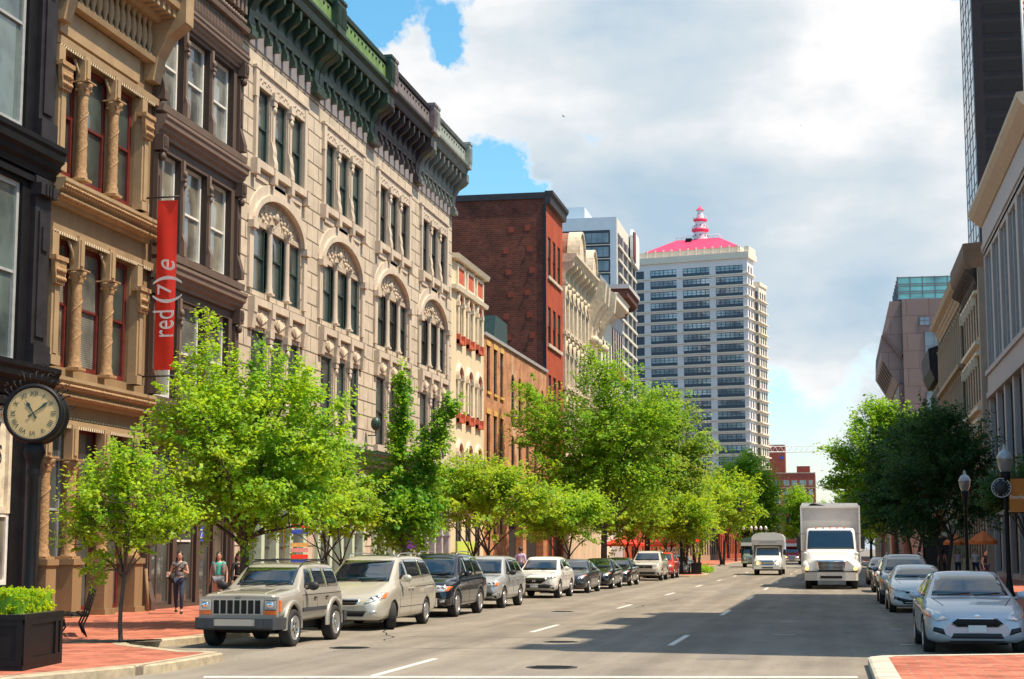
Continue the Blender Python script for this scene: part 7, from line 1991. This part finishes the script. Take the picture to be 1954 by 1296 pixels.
for (a0, rr, ex) in ((-80, .60, .05), (80, .60, .05), (-22, .74, .05), (22, .74, .05), (-6, .84, .045), (8, .84, .045), (-46, .72, .04), (46, .72, .04)):
    a = rad(a0); cx_, cz_ = rr * math.sin(a), rr * math.cos(a)
    cr.tube([(cx_ + ex * math.cos(t * .7) * (1 - t * .06), 0, cz_ + ex * math.sin(t * .7) * (1 - t * .06)) for t in range(11)], .009, 5)
cr.build('iron_crest', 'black_paint', head)

# ---- bench
BE = empty('park_bench', (-15.5, 32.3, .146), rad(-62), 'black slatted metal bench behind the corner planter', 'bench')
for k in range(5): t = k / 4; MB().box(-.9, .9, -.22 + t * .40, -.15 + t * .40, .44 - .02 * (k == 2), .462 - .02 * (k == 2)).build('seat_slat', 'black_paint', BE)
for k in range(6): z = .52 + k * .075; MB().box(-.9, .9, .24 + k * .022, .262 + k * .022, z, z + .045).build('back_slat', 'black_paint', BE)
for x in (-.88, 0, .88): MB().tube([(x, .22, 0), (x, .14, .22), (x, .24, .44), (x, .38, .98)], .02, 6).tube([(x, -.32, 0), (x, -.2, .2), (x, -.24, .44), (x, .24, .42)], .02, 6).build('leg', 'black_paint', BE)

# ---- red hanging banner on the tan/brown fronts
BN = empty('hanging_banner', (-18.85, 44.5, 0), rad(-3), 'long red vertical banner with white lettering and ringed 7 hung across the brown front', 'banner')
n = 24; mb = MB(); w = .62
for i in range(n):
    z1 = 12.0 - i * 4.98 / n; z0 = z1 - 4.98 / n
    for j in range(6):
        xa, xb = -w / 2 * 1 + w * j / 6, -w / 2 + w * (j + 1) / 6; f = lambda x, z: .045 * math.sin(x * 7 + z * .5) * (1 - abs(z - 9.5) / 4)
        mb.add([(xa, f(xa, z0), z0), (xb, f(xb, z0), z0), (xb, f(xb, z1), z1), (xa, f(xa, z1), z1)], [(0, 1, 2, 3)], 0, True)
cl = mb.build('cloth', 'banner_red', BN)
for z in (12.1, 6.85): MB().tube([(-.95, .0, z), (.36, 0, z)], .028, 6).build('bracket_arm', 'iron', BN)
for (s, z, sz, sx, sh) in (('red', 8.36, .95, .64, 0), ('(', 9.06, .98, 1.0, 0), ('7', 9.36, .62, 1.1, 0), (')', 9.66, .98, 1.0, 0), ('e', 10.02, .92, .8, .35)):
    text_obj('lettering', s, sz, 'banner_white', cl, (.02, -.06, z), (Matrix.Rotation(rad(-90), 3, 'Y') @ Matrix.Rotation(rad(90), 3, 'X')).to_euler(), .004, sx=sx, shear=sh)

# ---- lamp posts
def lamp(label, x, y, h=4.0, mat_h='globe', name='street_lamp', group='globe street lamps on the right pavement'):
    R = empty(name, (x, y, .146), 0, label, 'street lamp', group)
    mb = MB(); mb.lathe([(.2, 0), (.2, .3), (.13, .5), (.09, .8), (.075, 1.0), (.065, h - .5), (.10, h - .4), (.16, h - .12), (.17, h), (.12, h + .02)], (0, 0, 0), 2, 14); mb.build('pole', 'black_paint', R)
    mb = MB(); mb.lathe([(.12, h), (.2, h + .15), (.235, h + .34), (.24, h + .42)], (0, 0, 0), 2, 16); mb.build('globe', mat_h, R)
    mb = MB(); mb.lathe([(.245, h + .41), (.25, h + .46), (.17, h + .6), (.07, h + .68), (.05, h + .74), (.06, h + .78), (.03, h + .82), (.0, h + .88)], (0, 0, 0), 2, 16); mb.build('cap', 'globe_cap', R)
    return R
L1 = lamp('black lamp post with white globe beside the orange banner, right edge', 5.2, 52.7, 4.1)
mb = MB(); mb.tube([(0, 0, 3.92), (.62, 0, 3.92)], .015, 5); mb.tube([(0, 0, 2.86), (.62, 0, 2.86)], .015, 5); mb.build('banner_arm', 'black_paint', L1)
bb = MB().box(.09, .61, -.012, .012, 2.88, 3.9).build('orange_banner', 'banner_orange', None, (5.2, 52.7, .146)); tag(bb, 'orange banner lettered Bourbon hanging from the near lamp post', 'banner')
text_obj('lettering', 'Bourbon', .17, 'banner_white', bb, (.38, -.016, 3.34), (rad(90), 0, 0), .002, sx=.9)
mb = MB(); mb.lathe([(0, -.02), (.30, -.02), (.30, .02), (0, .02)], (-.14, 0, 3.62), 1, 28); rs = mb.build('round_sign', 'sign_black', None, (5.2, 52.6, .146)); tag(rs, 'round black sign with a ring of white letters on the near lamp post', 'sign')
mb = MB(); mb.lathe([(.275, -.026), (.275, -.021), (.295, -.021), (.295, -.026), (.275, -.026)], (-.14, 0, 3.62), 1, 32); mb.build('white_ring', 'sign_white', rs)
for i, ch in enumerate('BOURBON DISTRICT '):
    a = rad(-150 + i * 21); text_obj('lettering', ch, .075, 'sign_white', rs, (-.14 + .23 * math.sin(a), -.024, 3.62 + .23 * math.cos(a)), (Matrix.Rotation(a, 3, 'Y') @ Matrix.Rotation(rad(90), 3, 'X')).to_euler(), .001) if ch != ' ' else None
lamp('black lamp post with white globe half lost in the dark tree on the right', 5.3, 70, 4.1)
lamp('black lamp post standing near the white saloon tail on the right pavement', 5.4, 105, 4.1)

# ---- shop signs and cafe things on the right
SG = empty('sign_box', (6.6, 112, .146), 0, 'cream lit-looking sign box on a black stand among the right-hand trees', 'sign')
mb = MB(); mb.box(-.9, .9, -.15, .15, 2.6, 4.6); b_ = mb.build('panel', 'sign_cream', SG); MB().box(-.95, -.8, -.2, .2, 2.5, 4.7).build('frame', 'sign_white', b_)
MB().box(-.2, .5, -.17, -.151, 2.9, 4.3).build('painted_shape', 'wood_orange', b_); MB().box(-.8, .8, -.2, .2, 0, 2.5).build('stand', 'sign_black', SG)
def umbrella(label, x, y, mat, group, r=1.35, z=2.1, name='cafe_umbrella'):
    R = empty(name, (x, y, .146), x, label, 'umbrella', group)
    mb = MB(); n = 8; vs = [(0, 0, z + .55)]; 
    for k in range(n * 2):
        t = PI * k / n; rr = r * (1 if k % 2 == 0 else .95); vs.append((rr * math.cos(t), rr * math.sin(t), z - (.0 if k % 2 == 0 else .06)))
    for k in range(n * 2):
        t = PI * k / n; rr = r * (1 if k % 2 == 0 else .95); vs.append((rr * math.cos(t), rr * math.sin(t), z - .2))
    fs = [(0, 1 + k, 1 + (k + 1) % (2 * n)) for k in range(2 * n)] + [(1 + k, 1 + 2 * n + k, 1 + 2 * n + (k + 1) % (2 * n), 1 + (k + 1) % (2 * n)) for k in range(2 * n)]
    mb.add(vs, fs); mb.build('canopy', mat, R)
    MB().tube([(0, 0, 0), (0, 0, z + .6)], .025, 6).build('pole', 'iron', R)
    return R
GU = 'red cafe umbrellas on the left pavement'
umbrella('red cafe umbrella above the black saloons, nearest of the three on the left', -15.9, 127, 'umbrella_red', GU, 1.75, 2.15)
umbrella('red cafe umbrella right above the sand coloured off-roader', -15.6, 152, 'umbrella_red', GU, 1.75, 2.15)
umbrella('red cafe umbrella above the small silver saloon, farthest on the left', -15.4, 168, 'umbrella_red', GU, 1.75, 2.15)
GO = 'orange cafe umbrellas under the right trees'
umbrella('orange cafe umbrella in front of the grey pier building', 7.8, 92, 'umbrella_orange', GO, .75, 2.2)
umbrella('orange cafe umbrella half hidden behind dark leaves on the right', 7.4, 107, 'umbrella_orange', GO, .75, 2.2)
# ---- planter-like bin, small furniture on the left pavement bulge
def bin_(label, x, y, s=1., mat='sign_black', name='litter_bin'):
    R = empty(name, (x, y, .146), .2, label, 'bin')
    MB().box(-.42 * s, .42 * s, -.42 * s, .42 * s, 0, .95 * s).box(-.46 * s, .46 * s, -.46 * s, .46 * s, .95 * s, 1.03 * s).build('body', mat, R)
    mb = MB()
    for k in range(5): mb.box(-.38 * s + k * .16 * s, -.30 * s + k * .16 * s, -.44 * s, -.421 * s, .08, .88 * s)
    mb.build('slats', 'iron', R)
bin_('square black planter bin on the brick bulge beyond the small silver saloon', -9.6, 118, .78)
bin_('black bin farther down the left pavement near the signal pole', -12.9, 140, 1.1)
bo_ = empty('bollard_post', (-10.5, 116.4, .146), 0, 'thick dark post on the brick bulge left of the black planter bin', 'post')
MB().lathe([(.16, 0), (.16, .2), (.11, .3), (.10, 2.3), (.0, 2.35)], (0, 0, 0), 2, 10).build('shaft', 'iron', bo_)
rg = np.random.default_rng(9); n = 200
cc = np.stack([rg.uniform(-1.0, 1.0, n), rg.uniform(-3, 3, n), rg.uniform(.0, .2, n)], 1); dd = rg.normal(size=(n, 3)); dd /= np.linalg.norm(dd, axis=1, keepdims=True)
tag(link('ground_cover', leaf_mesh('ground_cover', cc, dd, np.full(n, .3), 24, .12, 'leaf_mid', rg, .6), None, (-10.8, 134, .16)), kind='stuff')
# parking meters
def meter(label, x, y):
    R = empty('parking_meter', (x, y, .146), 0, label, 'parking meter', 'parking meters at the kerb')
    MB().tube([(0, 0, 0), (0, 0, 1.15)], .03, 8).build('post', 'iron', R); m_ = MB(); m_.box(-.09, .09, -.06, .06, 1.12, 1.3); m_.lathe([(.09, -.06), (.09, .06)], (0, 0, 1.3), 1, 14); m_.build('head', 'galvanised', R)
meter('parking meter on the left kerb between tan off-roader and minivan', -12.95, 36.6)
meter('parking meter on the left kerb beside the navy off-roader', -12.95, 46.5)
meter('parking meter on the right kerb near the blue-silver hatchback', 4.3, 38)

# ---- traffic signals
def signal(label, x, y, h, reach, sign, red=True, sgn=1, drop=True):
    R = empty('traffic_signal', (x, y, 0), 0, label, 'traffic signal', 'traffic signals on curved mast arms')
    MB().tube([(0, 0, 0), (0, 0, h * .8)], [.14, .1], 8).build('pole', 'iron', R)
    pts = [(sgn * reach * t, 0, h * .78 + (h * .22) * math.sin(min(t * 1.7, 1) * PI / 2)) for t in (0, .15, .3, .45, .6, .8, 1)]
    MB().tube(pts, [.09, .085, .08, .07, .065, .06, .05], 6).build('mast_arm', 'iron', R)
    mb = MB(); xx = sgn * reach; mb.box(xx - .2, xx + .2, -.18, .18, h - 1.35, h + .1); o = mb.build('signal_head', 'sign_black', R)
    for k in range(3): MB().lathe([(0, -.185), (.13, -.185)], (xx, 0, h - .12 - k * .42), 1, 12).build('lens', 'arch_dark' if k else 'lamp_red', o)
    if sign:
        s = MB().box(sgn * (reach - 1.9) - .9, sgn * (reach - 1.9) + .9, -.12, -.06, h - .22, h + .22).build('street_name_sign', 'sign_green', R)
        text_obj('lettering', '6th St', .3, 'sign_white', s, (sgn * (reach - 1.9), -.125, h), (rad(90), 0, 0), .002)
    if red:
        for dx in (-.5, .5):
            q = MB().box(dx - .2, dx + .2, -.2, .0, 2.55, 2.95).build('walk_signal', 'sign_black', R); MB().box(dx - .15, dx + .15, -.215, -.201, 2.6, 2.9).build('lens', 'signal_red', q)
signal('signal pole with green street name sign on its arm, reaching over the left lanes', -14.6, 176, 7.2, 4.9, True)
signal('dark signal on a long curved arm beyond the minibus', -13.4, 232, 6.6, 7.2, False, red=False)
FL = empty('street_lamp', (-11.4, 238, .1), 0, 'cluster of five white globes on one post above the minibus', 'street lamp')
MB().tube([(0, 0, 0), (0, 0, 4.4)], .1, 8).tube([(-1.3, 0, 4.4), (2.0, 0, 4.4)], .05, 6).build('post', 'iron', FL)
for x in (-1.2, -.1, .55, 1.25, 1.95): MB().lathe([(.1, 4.42), (.2, 4.6), (.2, 4.8), (0, 5.05)], (x, 0, 0), 2, 10).build('globe', 'sign_white', FL)

# ---- colourful goods outside the shop under the big maple
DS = empty('display_rack', (-18.2, 55.2, .146), rad(35), 'tall rack with red, blue and yellow goods outside the shop behind the tan off-roader', 'rack')
MB().tube([(-.55, 0, 0), (-.55, 0, 2.9), (.8, 0, 2.9)], .035, 6).build('frame', 'wood_orange', DS)
for k, (m_, z) in enumerate((('banner_red', 2.55), ('sign_blue', 2.35), ('lintel_yellow', 1.9), ('cloth_pink', 1.72), ('sign_blue', 1.35), ('banner_red', 1.5))): MB().box(-.3, .3, -.03 - k * .004, .03 + k * .004, z - .07, z + .07).build('goods', m_, DS)
OP = tag(MB().box(-.3, .3, -.02, .02, 0, 1.1).build('purple_sign', 'purple_paint', None, (-18.9, 73.5, 1.9)), 'narrow purple sign on the storefronts behind the navy off-roader', 'sign')
lp = tag(MB().box(0, .06, 0, 2.4, 0, 2.0).box(0, .06, 2.7, 4.6, 0, 2.0).build('lime_hoarding', 'lime_paint', None, (-19.4, 84.9, .3)), 'lime green painted shopfront panels behind the silver off-roader', 'hoarding')
# ================================================================== PEOPLE
def skin_mesh(name, verts, edges, radii, mat, sub=1, root=0):
    me = bpy.data.meshes.new('s'); me.from_pydata(verts, edges, [])
    o = bpy.data.objects.new('s', me); col.objects.link(o)
    md = o.modifiers.new('k', 'SKIN'); md.use_smooth_shade = True
    sv = me.skin_vertices[0].data
    for i, r in enumerate(radii):
        rr = r if isinstance(r, tuple) else (r, r); sv[i].radius = rr; sv[i].use_root = (i == root)
    s = o.modifiers.new('u', 'SUBSURF'); s.levels = sub; s.render_levels = sub
    dg = bpy.context.evaluated_depsgraph_get()
    m2 = bpy.data.meshes.new_from_object(o.evaluated_get(dg)); bpy.data.objects.remove(o)
    m2.materials.clear(); m2.materials.append(M[mat]); m2.name = name
    return m2

def person(label, x, y, rz, h=1.66, pose='walk', top='cloth_grey', legs='denim', hair='hair_dark', long=True, skin='skin', sleeves=False, shorts=False, z=.146, hold=None, bag=None, group=None):
    """faces local -y; joints laid out for a 1.66 m figure"""
    R = empty('person', (x, y, z), rz, label, 'person', group); s = h / 1.66; R.scale = (s, s, s)
    st = {'walk': (.18, -.22), 'stand': (.02, -.02)}[pose if pose in ('walk', 'stand') else 'walk']
    J = dict(pel=(0, 0, .93), wai=(0, .0, 1.06), che=(0, -.01, 1.24), shc=(0, .0, 1.36), nek=(0, 0, 1.43), hd0=(0, -.015, 1.49), hd1=(0, -.02, 1.58),
             hl=(.085, 0, .90), hr=(-.085, 0, .90), kl=(.09, -st[0] * .9 - .05, .50), kr=(-.085, -st[1] * .35 - .05, .50), al=(.09, -st[0] * .9, .09), ar=(-.08, -st[1] * 1.15, .12 if pose == 'walk' else .09),
             tl=(.10, -st[0] * .9 - .15, .03), tr=(-.08, -st[1] * 1.15 - .14, .04), sl=(.17, 0, 1.345), sr=(-.17, 0, 1.345))
    if hold:     # both forearms lifted in front
        J.update(el=(.23, -.03, 1.08), wl=(.10, -.24, 1.17), er=(-.24, .0, 1.08), wr=(-.27, -.25, 1.05))
    else: J.update(el=(.23, .03, 1.08), wl=(.24, -.07, .85), er=(-.23, .03, 1.08), wr=(-.24, -.03, .85))
    K = list(J); ix = {k: i for i, k in enumerate(K)}
    E_ = [('pel', 'wai'), ('wai', 'che'), ('che', 'shc'), ('shc', 'nek'), ('nek', 'hd0'), ('hd0', 'hd1'), ('pel', 'hl'), ('pel', 'hr'), ('hl', 'kl'), ('hr', 'kr'), ('kl', 'al'), ('kr', 'ar'), ('al', 'tl'), ('ar', 'tr'), ('shc', 'sl'), ('shc', 'sr'), ('sl', 'el'), ('sr', 'er'), ('el', 'wl'), ('er', 'wr')]
    rad_ = dict(pel=(.145, .10), wai=(.115, .085), che=(.135, .095), shc=(.11, .075), nek=.045, hd0=(.072, .085), hd1=(.075, .09), hl=.085, hr=.085, kl=.055, kr=.055, al=.036, ar=.036, tl=.03, tr=.03, sl=.05, sr=.05, el=.037, er=.037, wl=.024, wr=.024)
    V = [J[k] for k in K]; RR = [rad_[k] for k in K]; EE = [(ix[a], ix[b]) for a, b in E_]
    # hands: palm and five unequal fingers each
    for sd, wk, ek in ((1, 'wl', 'el'), (-1, 'wr', 'er')):
        w_ = Vector(J[wk]); d = (w_ - Vector(J[ek])).normalized(); side = Vector((0, 0, 1)).cross(d) if abs(d.z) < .9 else Vector((0, 1, 0)); side.normalize(); nrm = d.cross(side)
        pi_ = len(V); V.append(w_ + d * .06); RR.append((.032, .016)); EE.append((ix[wk], pi_))
        for f in range(5):
            ang = (f - 1.5) * .016; L_ = (.062, .072, .068, .052, .05)[f]
            if f < 4: a = w_ + d * .095 + side * ang; b = a + d * L_ * .6 - nrm * .012; c = a + d * L_ - nrm * .034
            else: a = w_ + d * .05 + side * -.045; b = a + d * .03 - side * .012; c = b + d * .025
            i = len(V); V += [a, b, c]; RR += [.0095, .0085, .007]; EE += [(pi_, i), (i, i + 1), (i + 1, i + 2)]
    body = link('body', skin_mesh('body', V, EE, RR, skin, 1, ix['pel']), R)
    # head with a face
    hd = MB(); hc = Vector((0, -.02, 1.565)); hd.ball(hc, (.075, .092, .108), 12); hd.ball(hc + Vector((0, -.03, -.05)), (.052, .06, .055), 8); hd.prism([(-.095 - .02, 1.535), (-.122, 1.545), (-.10, 1.585)], 0, -.012, .012)
    for sd in (1, -1): hd.ball(hc + Vector((sd * .076, .005, 0)), (.012, .02, .03), 6)
    me = hd.mesh('head', skin)
    bm = bmesh.new(); bm.from_mesh(body.data); bm.from_mesh(me); bm.to_mesh(body.data); bm.free()
    for sd in (1, -1): MB().ball(hc + Vector((sd * .03, -.083, .012)), (.013, .008, .008), 6).build('eye', 'hair_dark', body)
    MB().ball(hc + Vector((0, -.088, -.05)), (.022, .008, .007), 6).build('mouth', 'cloth_pink', body)
    hm = MB(); hm.ball(hc + Vector((0, .018, .025)), (.088, .098, .108), 10)
    if long: hm.ball((0, .06, 1.46), (.10, .06, .17), 9); hm.ball((.07, .02, 1.42), (.04, .05, .15), 7); hm.ball((-.07, .02, 1.42), (.04, .05, .15), 7)
    hm.build('hair', hair, R)
    # shirt
    T = ['pel', 'wai', 'che', 'shc', 'sl', 'sr'] + (['el', 'er', 'wl', 'wr'] if sleeves else [])
    tv = [Vector(J[k]) for k in T]; tv[0] = Vector((0, 0, .96))
    tr_ = [(.158, .115), (.132, .102), (.152, .112), (.12, .088), .066, .066] + ([.052, .052, .038, .038] if sleeves else [])
    te = [(0, 1), (1, 2), (2, 3), (3, 4), (3, 5)] + ([(4, 6), (5, 7), (6, 8), (7, 9)] if sleeves else [])
    if not sleeves:
        tv += [Vector(J['sl']).lerp(Vector(J['el']), .3), Vector(J['sr']).lerp(Vector(J['er']), .3)]; tr_ += [.052, .052]; te += [(4, 6), (5, 7)]
    link('shirt', skin_mesh('shirt', tv, te, tr_, top, 1, 0), R)
    end = .45 if shorts else 1.
    L_ = [Vector((0, 0, .94)), Vector(J['hl']), Vector(J['hr'])]; lr = [(.158, .118), .10, .10]; le = [(0, 1), (0, 2)]
    for a, b, c in (('hl', 'kl', 'al'), ('hr', 'kr', 'ar')):
        i = 1 if a == 'hl' else 2; k = Vector(J[a]).lerp(Vector(J[b]), end); n_ = len(L_); L_.append(k); lr.append(.095 if shorts else .068); le.append((i, n_))
        if not shorts: L_.append(Vector(J[b]).lerp(Vector(J[c]), .93)); lr.append(.05); le.append((n_, n_ + 1))
    link('shorts' if shorts else 'trousers', skin_mesh('trousers', L_, le, lr, legs, 1, 0), R)
    for a, b in (('al', 'tl'), ('ar', 'tr')):
        p, q = Vector(J[a]), Vector(J[b]); MB().ball((p.lerp(q, .55).x, p.lerp(q, .5).y, p.z - .05), (.045, .13, .04), 8).build('shoe', 'shoe_black', R)
    if hold == 'cup':
        c = MB(); c.lathe([(0, 0), (.034, 0), (.04, .11), (.043, .115), (0, .12)], (-.285, -.36, 1.02), 2, 12); tag(c.build('paper_cup', 'cup', None, Vector((x, y, z)), (0, 0, rz)), 'white paper cup in the hand of the woman in grey', 'cup')
        p = MB(); p.box(.03, .13, -.345, -.33, 1.14, 1.26); tag(p.build('mobile_phone', 'shoe_black', None, Vector((x, y, z)), (0, 0, rz)), 'black phone held up by the woman in the grey top', 'phone')
    if bag:
        b = MB(); b.ball((.0, -.02, 1.02), (.17, .10, .14), 8)
        bo = MB(); bo.ball((-.20, -.06, .98), (.10, .16, .15), 9); bo.tube([(-.2, -.1, 1.1), (-.12, -.14, 1.25), (.10, -.06, 1.40), (.12, .08, 1.36), (-.1, .14, 1.15), (-.2, .02, 1.1)], .014, 5)
        tag(bo.build('shoulder_bag', bag, None, Vector((x, y, z)), (0, 0, rz)), 'black shoulder bag worn by the woman in the grey top', 'bag')
    return R
person('woman in grey sleeveless top and jeans walking with a paper cup and phone', -17.75, 43.4, rad(18), 1.68, hold='cup', bag='cloth_black', group='women walking on the left pavement')
person('woman in a teal shirt, grey jacket and shorts walking behind the off-roader bonnet', -17.6, 46.0, rad(16), 1.66, top='cloth_teal', legs='cloth_shorts', shorts=True, group='women walking on the left pavement')
person('dark haired woman in black beside the one in teal, partly behind the off-roader', -17.15, 46.4, rad(60), 1.64, top='cloth_black', legs='cloth_black', sleeves=True, group='women walking on the left pavement')
for sd, px_ in ((1, .1), (-1, -.1)):
    j = MB(); j.ball((px_ * 1.25, .0, 1.2), (.075, .12, .23), 8); o = j.build('grey_jacket', 'cloth_grey', None, (-17.6, 46.0, .146), (0, 0, rad(16))); o.parent = [q for q in bpy.data.objects if q.get('label', '').startswith('woman in a teal')][0]; o.location = (0, 0, 0); o.rotation_euler = (0, 0, 0)
person('man in a lavender shirt walking away behind the white crossover', -14.6, 77.5, rad(180), 1.82, top='cloth_lavender', legs='denim', long=False, sleeves=True, skin='skin_dark')
for i, (x, y, rz, top, long, lab) in enumerate(((-13.4, 122, 0, 'cloth_pink', False, 'person in a pink shirt on the brick bulge left of the black bin'), (-10.6, 119.4, .5, 'cloth_orange', True, 'person in an orange and red top seated-looking behind the black bin'),
                                     (-12.6, 126, 1., 'cloth_white', True, 'person in white near the red umbrellas on the left'), (-13.3, 141, 2., 'cloth_black', False, 'person in black standing by the tree left of the minibus'), (-11.6, 120.5, 3, 'cloth_red' if False else 'cloth_pink', True, 'person in a pale red top between post and planter bin'))):
    person(lab, x, y, rz, 1.7, top=top, long=long, group='passers-by on the left pavement')
for i, (x, y, rz, top, lab) in enumerate(((6.9, 98, 0, 'cloth_lavender', 'person in a pale lavender shirt on the right pavement beyond the white saloon'), (7.7, 96, .4, 'cloth_white', 'person in a white shirt walking under the dark tree on the right'), (6.1, 99, 2.9, 'cloth_pink', 'person in a pink top left of the lavender shirt on the right'), (7.2, 84, 1, 'cloth_black', 'person in black in the shade right of the tree trunks'))):
    person(lab, x, y, rz, 1.72, top=top, long=i % 2 == 0, group='passers-by on the right pavement')
# ---- two birds in the sky
def bird(label, loc, s, rz):
    mb = MB(); mb.ball((0, 0, 0), (.06 * s, .2 * s, .05 * s), 6)
    for sd in (1, -1): mb.add([(0, -.08 * s, .02 * s), (sd * .3 * s, -.02 * s, .10 * s), (sd * .55 * s, .08 * s, .02 * s), (sd * .28 * s, .1 * s, .09 * s), (0, .1 * s, .02 * s)], [(0, 1, 3, 4), (1, 2, 3)])
    mb.add([(-.03 * s, .15 * s, 0), (.03 * s, .15 * s, 0), (.06 * s, .34 * s, 0), (-.06 * s, .34 * s, 0)], [(0, 1, 2, 3)])
    tag(mb.build('bird', 'void', None, loc, (.2, .3, rz)), label, 'bird', 'birds gliding in the sky')
bird('dark bird flying left of centre in front of the big cloud', (-18.4, 114.5, 32.8), .45, 1.2)
bird('tiny dark bird to the right in the grey cloud', (-2.0, 145.3, 39.2), .3, .6)
